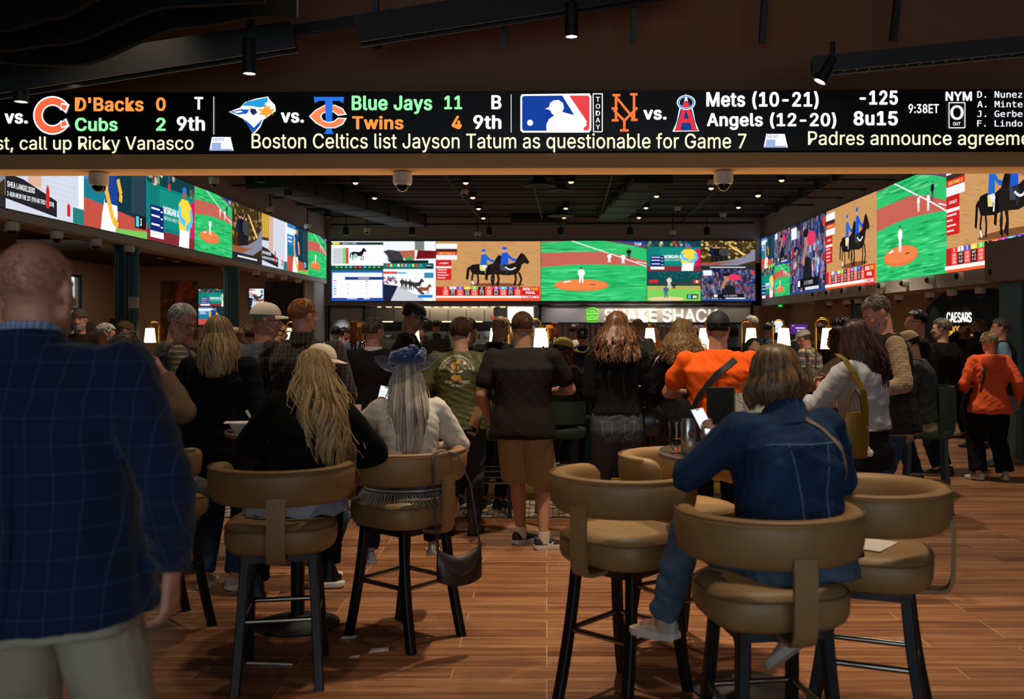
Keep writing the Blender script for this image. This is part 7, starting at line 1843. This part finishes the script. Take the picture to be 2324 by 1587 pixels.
pk.loft([[P6_[0], P6_[1], P6_[3], P6_[2]], [P6_[0] + x_ * .6, P6_[1] + x_ * .6, P6_[3] + x_ * 1.2, P6_[2] + x_ * 1.2]]); pk.loft([[P6_[2], P6_[3], P6_[5], P6_[4]], [P6_[2] + x_ * .5, P6_[3] + x_ * .5, P6_[5] + x_ * .6, P6_[4] + x_ * .6]]); pk.build('cargo_pocket', M_shorts, so, smooth=False)

# green jacket with the printed back
M_grnj = mat('olive_jacket', (74, 74, 34), .55, bump=.12, bscale=60)
r, b = person('P13', 'person in an olive green jacket with a printed emblem and lettering on the back', GX(1047, 7.75), 7.75, -2, 'fair', .011, 'jacket', M_grnj, legs_m=mat('charcoal_jeans', (52, 54, 58), .9, var=.15), h=1.73, girth=1.18, yaw=-20, pitch=10, arms={1: (.06, .2, -.34), -1: (.06, .2, -.34)}, poles={1: (.42, -1, -.4), -1: (.42, -1, -.4)}, shoe=((58, 34, 24), (30, 24, 22)), boot=True, disp=.016, dscale=.13)
hair_short(r, b, hair_mat('darkbrown', 0, 0), th_back=128, th_side=104, k=1.09, n=420, L=.06, rough=.01, w=.005)
jk = child_mesh(b, 'jacket'); c0 = r.T(0, 0, 0)
def jac(pts): return [Vector((x, -.7, z)) for x, z in pts]
def px2l(px, py): return ((px - 1047) / F * 7.6, H - (py - CY) / F * 7.6)
gold, wht = mat('print_gold', (206, 148, 62), .7), mat('print_cream', (226, 214, 186), .7)
def printed(txt, px0, py0, px1, py1, m, arc=None):
    vs, fs, a, b_, c_, d_ = text_geo(txt, .02); V = []
    for x, y in vs:
        u, v = (x - a) / (b_ - a), (y - c_) / (d_ - c_)
        if arc:
            cx, cy, r0, r1, a0, a1 = arc; an = math.radians(a0 + (a1 - a0) * u); rr = r0 + (r1 - r0) * v; V.append(px2l(cx + rr * math.cos(an), cy - rr * math.sin(an)))
        else: V.append(px2l(px0 + u * (px1 - px0), py0 + v * (py1 - py0)))
    h_ = drape(jk, [Vector((x, -.7, z)) for x, z in V], (0, 1, 0), .0025); MB().add([q_[0] for q_ in h_], fs).build('back_print', m, jk, smooth=False)
printed("DEFEND AMERICA TO KEEP AMERICA FREE", 0, 0, 0, 0, wht, (1041, 848, 37, 42, 172, 8)); printed("TIGERS OF A VOLUNTEER GROUP", 0, 0, 0, 0, wht, (1041, 848, 31, 35, 165, 15))
printed("FLIGHT TIGERS", 1016, 871, 1072, 864, wht); printed("~ WE TRUST ~", 1022, 879, 1066, 873, wht)
polys = [[(1030, 848), (1042, 816), (1050, 818), (1046, 840), (1040, 852)], [(1036, 822), (1026, 830), (1034, 842)], [(1032, 852), (1050, 852), (1054, 862), (1040, 866), (1028, 860)]]
print_on(jk, [jac([px2l(*p) for p in pl]) for pl in polys], (0, 1, 0), 'back_emblem', gold, jk, .003)
print_on(jk, [jac([px2l(*p) for p in pl]) for pl in ([(1022, 838), (1034, 842), (1042, 846), (1030, 846)], [(1042, 846), (1052, 840), (1064, 836), (1054, 846)], [(1056, 822), (1062, 822), (1062, 828), (1056, 828)])], (0, 1, 0), 'back_emblem', wht, jk, .0035)
tr = child_mesh(b, 'trousers'); p = to_world(r, r.T(.13, -.16, -.07)); o = MB().box((0, 0, .06), (.075, .014, .2), Matrix.Rotation(.32, 3, 'Y')).box((-.02, -.004, -.03), (.07, .006, .06), Matrix.Rotation(.5, 3, 'Y')).build('folded_booklet', mat('kraft_booklet', (150, 112, 76), .8), loc=p, smooth=False); tag(o, 'brown folded booklet sticking out of the back pocket below the olive jacket', 'booklet')

# red hair, black top, grey jeans
r, b = person('P17', 'woman with long wavy red hair, black top and grey jeans, standing at the bar', GX(1400, 7.5), 7.5, 0, 'fair', .01, 'fit', BLK2, legs_m=JEANG, loose=.012, sex='f', h=1.78, girth=1.12, arms={1: (-.02, .28, -.3), -1: (-.02, .26, -.32)}, poles={1: (.6, -1, -.4), -1: (.3, -1, -.5)})
hair_long(r, b, hair_mat('redbrown', (64, 40, 26), (142, 96, 62)), .29, 560, .016, 1.7, .06, 125, .0062, 17, curl_out=.03, frizz=.006, back_push=.03, flyaway=14, top_k=1.1)
p_ = child_mesh(b, 'trousers'); sp2 = lambda pts: strap_on(p_, [r.T(x, -.6, z) for x, z in pts], (0, 1, 0), .004, 'pocket_seam', mat('seam_light', (120, 124, 128), .9), p_, .001, .001)
sp2([(-.13, -.03), (-.04, -.035)]); sp2([(.04, -.035), (.13, -.03)]); sp2([(-.12, -.035), (-.11, -.15), (-.08, -.17), (-.05, -.15), (-.045, -.035)]); sp2([(.12, -.035), (.11, -.15), (.08, -.17), (.05, -.15), (.045, -.035)])

# curly blonde hair, black jacket
r, b = person('P18', 'woman with frizzy dark blonde curls in a black jacket left of the orange shirt', GX(1548, 7.9), 7.9, -12, 'fair', .011, 'loose', BLK, legs_m=mat('grey_leggings', (70, 64, 62), .9), sex='f', h=1.72, girth=1.1, arms={1: (.04, .24, -.3), -1: (.05, .2, -.36)}, poles={-1: (.4, -1, -.4)})
hair_long(r, b, hair_mat('frizz', (84, 60, 38), (186, 148, 98)), .25, 620, .012, 3.2, .05, 122, .0046, 19, curl_out=.05, frizz=.018, back_push=.02, flyaway=40, top_k=1.14)
t = thing('handbag', 'small black shoulder bag with a metal clasp at the side of the frizzy-haired woman', 'handbag', (GX(1480, 7.7), 7.66, .80)); MB().loft([sup(.1, .045, 0, n=24), sup(.12, .06, .05, n=24), sup(.12, .055, .17, n=24), sup(.09, .03, .22, n=24)]).build('bag_body', M_blackg, t); MB().tube([(-.09, 0, .2), (-.06, 0, .4), (.03, .02, .6), (.1, .08, .66)], .007, 8).build('bag_strap', M_blackg, t); MB().lathe([(.0, -.003), (.014, -.003), (.014, .003), (0, .003)], (.03, -.062, .12), 14, Matrix.Rotation(1.57, 3, 'X')).build('clasp', M_chrome, t)

# orange shirt
M_or = mat('orange_tee', (232, 92, 26), .9, bump=.06, bscale=200)
r, b = person('P19', 'heavy person in a bright orange t-shirt and black cap', GX(1630, 7.0), 7.0, -6, 'tan', .01, 'tee', M_or, legs_m=BLK, h=1.765, girth=1.36, belly=.06, yaw=-6, arms={1: (.10, .14, -.36), -1: (-.02, .3, -.26)}, poles={1: (.42, -1, -.4), -1: (1.0, -.8, -.4)}, disp=.012, dscale=.16)
hair_short(r, b, hair_mat('black', (14, 12, 12), (44, 38, 36)), n=260, L=.02)
cp = cap(r, b, mat('black_cap', (20, 20, 22), .75)); hc, R, hs = r.hc, r.Rh, r.hs
MB().ell(hc + R @ Vector((0, -.111, .05)) * hs, (.026, .006, .016), R, 14, 8).build('adjuster_gap', mat('dark_gap', (60, 52, 48), .9), cp)
tee = child_mesh(b, 'shirt'); strap_on(tee, [r.T(.11, -.6, .46, r.Rs), r.T(-.02, -.6, .36, r.Rs), r.T(-.13, -.6, .22, r.Rs), r.T(-.19, -.6, .1, r.Rs)], (0, 1, 0), .045, 'sling_strap', mat('black_webbing', (18, 17, 17), .7), b, .004, .004)
t = thing('sling_bag', 'black sling bag at the left hip of the person in the orange shirt', 'bag', (GX(1552, 6.9), 6.95, .84)); MB().loft([sup(.05, .09, 0, n=20), sup(.06, .11, .06, n=20), sup(.06, .11, .24, n=20), sup(.04, .08, .3, n=20)]).build('bag_body', BLK, t); MB().tube([(0, 0, .28), (.02, 0, .34)], .02, 8, flat=.3).build('bag_loop', BLK, t)

# white blouse, long dark hair, yellow bag
r, b = person('P21', 'woman with long dark hair and white blouse, hands held out', GX(1966, 6.2), 6.2, 38, 'fair', .007, 'loose', mat('white_blouse', (168, 168, 172), .85, bump=.08, bscale=160), legs_m=BLK, sex='f', hem=.06, h=1.71, girth=1.0, pitch=22, lean=5, yaw=-6, arms={1: (.08, .36, -.17), -1: (.0, .38, -.2)}, poles={1: (.8, -.3, -1), -1: (.9, -.3, -1)}, hands={-1: dict(fwd=(-.15, .95, .25), n=(.5, -.2, .8), curl=.3, thumb=.8), 1: dict(fwd=(-.25, .95, .2), n=(-.5, -.1, .8), curl=.35)}, disp=.012)
hair_long(r, b, hair_mat('darkred', (26, 16, 14), (82, 52, 44)), .40, 560, .011, 1.3, .05, 125, .0056, 23, lenvar=.25, back_push=.05, flyaway=14, fallx=.05)
bl = child_mesh(b, 'jacket'); bl.name = 'blouse'
M_must = mat('mustard_leather', (112, 86, 14), .5, bump=.06, bscale=100)
Yb_ = 5.93; x0 = GX(1941, Yb_); z0 = zy(1040, Yb_)
t = thing('handbag', 'mustard yellow handbag hanging behind the woman in the white blouse', 'handbag', (x0, Yb_, z0), .35)
MB().loft([[Vector((sx * w_, sy * d_, z)) for sx, sy in ((-1, -.6), (-.6, -1), (.6, -1), (1, -.6), (1, .6), (.6, 1), (-.6, 1), (-1, .6))] for z, w_, d_ in ((0, .075, .03), (.02, .085, .04), (.14, .08, .04), (.26, .06, .025), (.28, .055, .018))]).build('bag_body', M_must, t, smooth=50)
MB().tube([(-.05, 0, .27), (-.045, .0, .36), (-.0, .0, .42), (.04, 0, .36), (.05, 0, .27)], .008, 8, flat=.4).build('top_handle', M_must, t)
MB().loft([[Vector((xx + dx, yy + dy, z)) for dx, dy in ((-.021, 0), (.021, 0), (.021, .006), (-.021, .006))] for xx, yy, z in ((.05, -.036, .2), (.05, -.036, .3), (.035, -.03, .42), (.0, .02, .53), (-.02, .07, .6), (-.03, .14, .635))]).build('wide_strap', M_must, t, smooth=False)
mb = MB()
for k in range(7): mb.tube([Vector((.082, -.02, .2 - k * .022)) + Vector((.005 * math.cos(a), 0, .012 * math.sin(a))) for a in [2 * math.pi * j / 8 for j in range(9)]], .002, 5, caps=False)
mb.build('charm_chain', M_gold, t); mb = MB().ell((.085, -.025, .03), (.026, .024, .024)).ell((.078, -.025, .056), (.012, .012, .014)); mb.build('white_charm', mat('fluffy_white', (226, 214, 200), .9), t)

# tall man in the dark vest behind her
M_tpl = stripes('tan_check_shirt', (164, 138, 106), [('X', .02, .004, (110, 86, 62), .6, 0), ('Z', .02, .004, (110, 86, 62), .6, 0)])
r, b = person('P22', 'tall grey-haired bearded person in a dark vest and tan checked sleeves, looking down', GX(2022, 6.95), 6.95, 90, 'pink', .008, 'long', M_tpl, 'vest', mat('charcoal_vest', (34, 32, 32), .85), legs_m=JEAN, h=1.90, girth=1.08, pitch=30, lean=5, yaw=8, arms={-1: (.09, .24, -.30), 1: (.04, .28, -.26)}, poles={-1: (.7, -1, -.3)}, hands={-1: dict(fwd=(.3, .9, .1), n=(.5, 0, .8))}, face=True, brow=(100, 84, 72))
hair_short(r, b, hair_mat('greybrown', 0, 0), n=420, L=.025); beard(r, b, hair_mat('greysalt', 0, 0))
# ------------------------------------------------------------------ the crowd round the bar and behind
HM = dict(black=('black', (14, 12, 12), (44, 38, 36)), brown=('darkbrown', (34, 22, 16), (92, 62, 44)), grey=('greysalt', (110, 102, 96), (196, 190, 184)), gbrown=('greybrown', (60, 48, 40), (130, 116, 104)), white=('white', (180, 172, 164), (232, 226, 218)), fairb=('lightbrown', (90, 62, 40), (170, 130, 90)))
def hm(k): return hair_mat(*HM[k])
def far(key, label, px, Y, heading, h, hair='brown', col=(40, 40, 44), top='tee', legm=None, hat=None, hatm=None, long=0.0, vox=.016, skin='fair', face=True, over=None, overm=None, bald=False, curly=False, **kw):
    seat = kw.get('sit')
    r, b = person(key, label, GX(px, Y), Y, heading, skin, vox, top, col if hasattr(col, 'name') else mat('cloth_%d_%d_%d' % tuple(col), col, .9, bump=.08, bscale=150), over, overm, legs_m=legm or JEAND, h=h, face=face, cv=.02, disp=.012, dscale=.16, **kw)
    if bald: hair_short(r, b, hm(hair), 'hair', 48, 84, 116, 1.01, 160, .015, .001, 2, True, .003, 74)
    elif long: hair_long(r, b, hm(hair), long, 190, .012 if curly else .006, 2 if curly else 1, .035, 118, .010, sum(map(ord, key)), back_push=.03)
    else: hair_short(r, b, hm(hair), n=150 if not hat else 60, L=.035, w=.006 if not hat else .005, k=1.07 if curly else 1.0 if hat else 1.03, rough=.014 if curly else .006 if not hat else .001)
    if hat == 'cap': cap(r, b, hatm)
    elif hat == 'back': cap(r, b, hatm, back=True)
    elif hat == 'knit': cap(r, b, hatm, knit=True)
    return r, b
BAR = {1: (-.02, .3, -.28), -1: (-.02, .3, -.28)}
M_capdark = mat('black_cap', (20, 20, 22), .75)
# along the near side of the bar
r, b = far('P11', 'grey-haired person in a dark vest with a white collar, above the blue hat', 848, 8.15, -4, 1.74, 'gbrown', (34, 30, 28), 'long', over='vest', overm=mat('charcoal_vest', (34, 32, 32), .85), vox=.013, skin='pink', yaw=-26, girth=1.2, arms=BAR, glass=True, belly=.05)
MB().loft([[r.nb + Vector((k * math.cos(a), -.012 + k * math.sin(a), z)) for a in [2 * math.pi * j / 24 for j in range(24)]] for z, k in ((-.02, .084), (.012, .074), (.024, .07), (.02, .066))], caps=False).build('white_collar', M_paper, b)
far('P12', 'person in a black cap, glasses and black shirt in profile behind the dark vest', 918, 8.95, -82, 1.89, 'black', (28, 24, 24), 'tee', hat='cap', hatm=M_capdark, vox=.012, pitch=22, yaw=-2, glass=True, girth=1.15, lean=4, skin='tan')
far('P40', 'dark-haired person in black leaning at the bar behind the olive jacket', 1062, 9.0, -20, 1.74, 'black', (18, 18, 20), 'jacket', yaw=-10)
far('P14', 'bald person in a dark jacket bending over the bar beside the olive jacket', 1112, 8.9, -26, 1.80, 'gbrown', (30, 30, 30), 'jacket', bald=True, lean=16, pitch=16, vox=.013, skin='tan', arms=BAR)
M_yel = mat('yellow_cap', (206, 188, 96), .85, bump=.08)
r, b = far('P16', 'person in a yellow cap and dark olive jacket seated at the bar, leaning right', 1246, 8.72, -48, 1.60, 'black', (50, 46, 34), 'loose', hat='cap', hatm=M_yel, vox=.011, skin='brown', sit=.766, lean=16, pitch=12, yaw=-12, arms={1: (.0, .34, -.12), -1: (0, .3, -.2)}, poles={1: (.9, -.2, -.7)}, girth=1.2)
r, b = far('P20', 'dark-haired woman facing the camera, peeping over the denim woman', 1712, 8.0, 172, 1.56, 'black', (60, 50, 50), 'long', long=.16, vox=.01, skin='asian', sex='f', yaw=8)
far('P30', 'woman with long brown hair and a raised hand beside the large bar lamp', 1906, 8.75, 62, 1.66, 'brown', (150, 136, 118), 'long', long=.36, sex='f', pitch=10, arms={-1: (.0, .26, .0), 1: (.02, .25, -.28)}, poles={-1: (.8, -.2, -1)}, hands={-1: dict(fwd=(.1, .3, .9), n=(.4, -.8, 0), curl=.3)})
far('P31', 'dark curly-haired person looking down behind the woman with long dark hair', 1917, 9.25, 100, 1.75, 'black', (54, 40, 44), 'long', curly=True, pitch=16, vox=.012)
# right-hand group
M_twocap = mat('tan_cap', (196, 174, 136), .85)
r, b = person('P23', 'seated person in a two-tone cap and khaki trousers on the high-backed stool', 3.40, 8.72, 68, 'tan', .011, 'loose', mat('black_jacket', (30, 28, 26), .8, bump=.15, bscale=60), legs_m=KHAKI, h=1.72, sit=.766, lean=10, pitch=24, girth=1.15, arms={-1: (.0, .3, -.2), 1: (0, .3, -.2)}, face=True, feet={1: (.14, .36, .40), -1: (.16, .3, .18)}, shoe=((96, 78, 60), (60, 48, 40)))
hair_short(r, b, hm('black'), n=60, k=1.0, rough=.001, w=.005); cap(r, b, M_twocap, mat('olive_brim', (92, 88, 56), .85))
M_hood = mat('orange_hoodie', (240, 100, 56), .9, bump=.12, bscale=160)
r, b = person('P24', 'woman in a bright orange hoodie and wide black trousers, back to the camera', GX(2246, 10.5), 10.5, -4, 'fair', .012, 'loose', M_hood, legs_m=BLK, loose=.045, sex='f', h=1.60, girth=1.12, pitch=12, arms={1: (.16, .02, -.46), -1: (.04, .2, -.34)}, poles={-1: (.6, -1, -.3), 1: (.3, -1, -.4)}, feet={1: (.16, -.02, .085), -1: (.11, .02, .085)}, toes=(30, 20), shoe=((214, 204, 190), (226, 218, 206)), disp=.014, dscale=.16)
hair_short(r, b, hair_mat('curlgrey', (78, 62, 48), (168, 144, 116)), k=1.1, n=420, L=.05, rough=.02, w=.005, th_back=116)
q = r.T; MB().loft([[q(x * k, y - .03, z) for x, y in [(.14 * math.cos(a), -.085 + .085 * math.sin(a)) for a in [2 * math.pi * j / 24 for j in range(24)]]] for z, k in ((.34, .35), (.36, .75), (.42, 1.0), (.5, 1.02), (.535, .85), (.54, .7))]).build('hood', M_hood, b, smooth=70)
jk = child_mesh(b, 'jacket'); strap_on(jk, [q(-.10, -.6, .47), q(-.115, -.6, .34), q(-.125, -.6, .2), q(-.15, -.6, .1)], (0, 1, 0), .028, 'bag_strap', mat('brown_strap', (52, 36, 30), .6), b, .004, .004)
far('P25', 'person in a dark vest over a pale blue shirt, facing left behind the orange hoodie', 2272, 11.6, 72, 1.77, 'gbrown', (120, 150, 176), 'tee', over='vest', overm=mat('navy_vest', (22, 22, 28), .8), skin='pink', girth=1.2, belly=.05)
far('P26', 'grey-haired person in glasses and a black hooded jacket, turned away to the left', 2138, 10.9, 38, 1.76, 'gbrown', (18, 18, 20), 'jacket', yaw=24, glass=True, girth=1.2)
far('P27', 'dark-haired person in glasses, in profile in front of the tan wall', 2082, 9.9, 82, 1.84, 'black', (36, 34, 36), 'jacket', glass=True, girth=1.15, skin='pink')
far('P28', 'brown-haired person with both hands at the face near the lit wall sign', 2220, 13.4, 115, 1.78, 'fairb', (36, 32, 34), 'jacket', arms={1: (-.06, .2, .16), -1: (-.06, .2, .16)}, poles={1: (1, .2, -1), -1: (1, .2, -1)}, long=.14)
far('P53', 'person in dark clothes behind the hands of the brown-haired person, under the sign', 2192, 14.6, 60, 1.74, 'black', (30, 26, 28), 'jacket', skin='tan')
# right side of the bar
far('P29', 'person in a white cap and plaid shirt hunched at the right side of the bar', 1846, 12.5, 58, 1.66, 'gbrown', stripes('yellow_plaid', (206, 190, 150), [('X', .1, .05, (70, 84, 120), .75, 0), ('Z', .1, .05, (70, 84, 120), .7, 0), ('X', .1, .012, (236, 220, 170), .8, .3), ('Z', .1, .012, (236, 220, 170), .8, .3)]), 'long', hat='cap', hatm=mat('white_cap', (216, 206, 194), .85), lean=10, pitch=18, girth=1.3, skin='pink', hdrop=.03)
far('P32', 'dark-haired person in a blue shirt between the second and third lamps, facing right', 1744, 15.6, -70, 1.74, 'black', (60, 80, 112), 'tee', pitch=12)
far('P33', 'white-haired person beside the third lamp, facing left', 1706, 15.9, 70, 1.86, 'white', (40, 40, 46), 'long', skin='pink')
far('P54', 'person in dark clothes at the kiosk, only the head showing beside the largest lamp', 1862, 14.4, 20, 1.72, 'gbrown', (60, 52, 46), 'jacket', skin='tan')
# inside the bar and beyond
r, b = far('P34', 'bartender in a black cap with a white monogram and a dark jersey with pale trim', 1322, 13.6, 176, 1.66, 'black', (30, 38, 72), 'tee', hat='cap', hatm=M_capdark, pitch=22, skin='pink', vox=.011)
MB().tube([r.nb + Vector((.085 * math.cos(a), .05 + .09 * math.sin(a) * (1.2 if math.sin(a) > 0 else .9), -.03 - .06 * max(0, math.sin(a)))) for a in [2 * math.pi * k / 20 for k in range(21)]], .012, 6).build('jersey_trim', mat('orange_white_trim', (230, 190, 176), .8), b)
cp = child_mesh(b, 'cap'); vs, fs, a_, b_, c_, d_ = text_geo('N', .03)
V = []
for txt in ('N', 'Y'):
    vs, fs, a_, b_, c_, d_ = text_geo(txt, .03); h_ = [r.hc + r.Rh @ (Vector((.022 - .044 * (x - a_) / (b_ - a_), .6, .066 + .04 * (y - c_) / (d_ - c_)))) for x, y in vs]
    hh = drape(cp, h_, r.Rh @ Vector((0, -1, 0)), .002); MB().add([q_[0] for q_ in hh], fs).build('cap_monogram', M_paper, cp, smooth=False)
far('P35', 'person with receding dark hair and a white shirt behind the bartender, facing right', 1306, 16.2, -70, 1.72, 'brown', (216, 210, 202), 'tee', skin='tan')
far('P36', 'bald person in a pale grey shirt right of the red hair, back turned', 1447, 13.9, 20, 1.80, 'gbrown', (170, 166, 164), 'tee', bald=True, skin='pink', yaw=20)
r, b = far('P37', 'person in an orange printed jersey behind the middle bar lamp, facing the camera', 1484, 15.9, 172, 1.72, 'brown', (206, 112, 40), 'long', skin='pink', arms={1: (-.04, .22, -.22), -1: (-.04, .22, -.22)})
jk = child_mesh(b, 'shirt'); print_on(jk, [[Vector((x + .03 * math.cos(a), .7, 1.2 + z + .03 * math.sin(a))) for a in [2 * math.pi * k / 10 for k in range(10)]] for x, z in ((-.04, .02), (.04, .02), (0, -.05))], (0, -1, 0), 'dark_print', mat('navy_print', (28, 30, 50), .8), jk, .004)
far('P38', 'brown-haired woman in dark green facing the camera, right of the frizzy curls', 1574, 15.8, 165, 1.70, 'fairb', (48, 54, 44), 'long', long=.2, sex='f')
far('P39', 'cook with short dark hair and a grey t-shirt in front of the steel hood', 990, 20.5, 8, 1.82, 'black', (78, 84, 86), 'tee', legm=BLK, skin='tan', girth=1.15)
far('P55', 'dark-haired person in the kitchen light left of the cook', 957, 22.0, 160, 1.66, 'black', (120, 92, 72), 'tee', skin='tan')
far('P56', 'fair-haired person behind the bald head at the bar', 1142, 12.2, 20, 1.70, 'fairb', (60, 56, 52), 'long', long=.12, sex='f')
far('P57', 'dark-haired person at the far side of the bar left of the beer taps', 762, 15.9, 10, 1.68, 'black', (44, 40, 42), 'jacket')
far('P58', 'dark-haired person beside the glossy panel, second from the beer taps', 780, 17.2, -60, 1.66, 'black', (70, 58, 50), 'long', skin='tan')
far('P59', 'person with grey hair close to the left beer tap, half hidden', 800, 15.7, -30, 1.70, 'gbrown', (90, 100, 120), 'long', skin='pink')
# left wing
r, b = far('P41', 'bearded person in a backwards flat cap near the window', 181, 11.2, 178, 1.87, 'gbrown', (40, 34, 30), 'jacket', hat='back', hatm=mat('olive_cap', (98, 92, 78), .9), skin='pink', girth=1.15, yaw=14)
beard(r, b, hm('grey'))
far('P42', 'person in a tan cap just behind the bearded person', 204, 12.6, 190, 1.72, 'brown', (60, 50, 44), 'jacket', hat='cap', hatm=mat('tan_cap', (0, 0, 0)))
far('P60', 'person in a dark cap at the window edge beside the blue blazer', 150, 13.0, 170, 1.74, 'black', (40, 38, 40), 'jacket', hat='cap', hatm=M_capdark)
far('P43', 'person in a brown hooded jacket and a brown cap, facing right', 262, 12.0, -66, 1.74, 'gbrown', (98, 80, 50), 'loose', hat='cap', hatm=mat('brown_cap', (124, 98, 72), .9), pitch=16, skin='pink', lean=8)
far('P44', 'person in a dark green t-shirt leaning to the left against the nearer column', 292, 12.8, 78, 1.82, 'gbrown', (34, 44, 32), 'tee', pitch=20, lean=14, skin='tan', girth=1.1)
far('P45', 'person with cropped grey hair just above the blazer shoulder, facing right', 236, 10.4, -58, 1.70, 'grey', (90, 76, 60), 'jacket', pitch=10, skin='tan')
far('P47', 'bearded person in a grey cap and grey hooded top behind the quilted vest', 436, 10.2, 70, 1.70, 'grey', (98, 92, 86), 'loose', hat='back', hatm=mat('grey_cap', (132, 126, 120), .9), pitch=14, skin='pink', lean=6)
far('P61', 'person in a dark grey top bending behind the straight blonde hair', 452, 9.4, -10, 1.58, 'brown', (58, 52, 48), 'loose', lean=20, pitch=20)
far('P48', 'person in a tan brimmed hat between the cream cap and the ginger hair', 632, 12.2, -60, 1.70, 'gbrown', (90, 84, 70), 'long', hat='cap', hatm=mat('straw_hat', (186, 152, 108), .9), skin='pink')
far('P49', 'dark-haired person just left of the cream cap', 563, 11.0, 20, 1.68, 'brown', (80, 70, 60), 'loose')
far('P50', 'fair-haired woman whose face shows right of the straight blonde hair', 533, 10.0, 140, 1.66, 'fairb', (110, 80, 64), 'long', long=.2, sex='f', skin='pink')
bpy.context.view_layer.update()
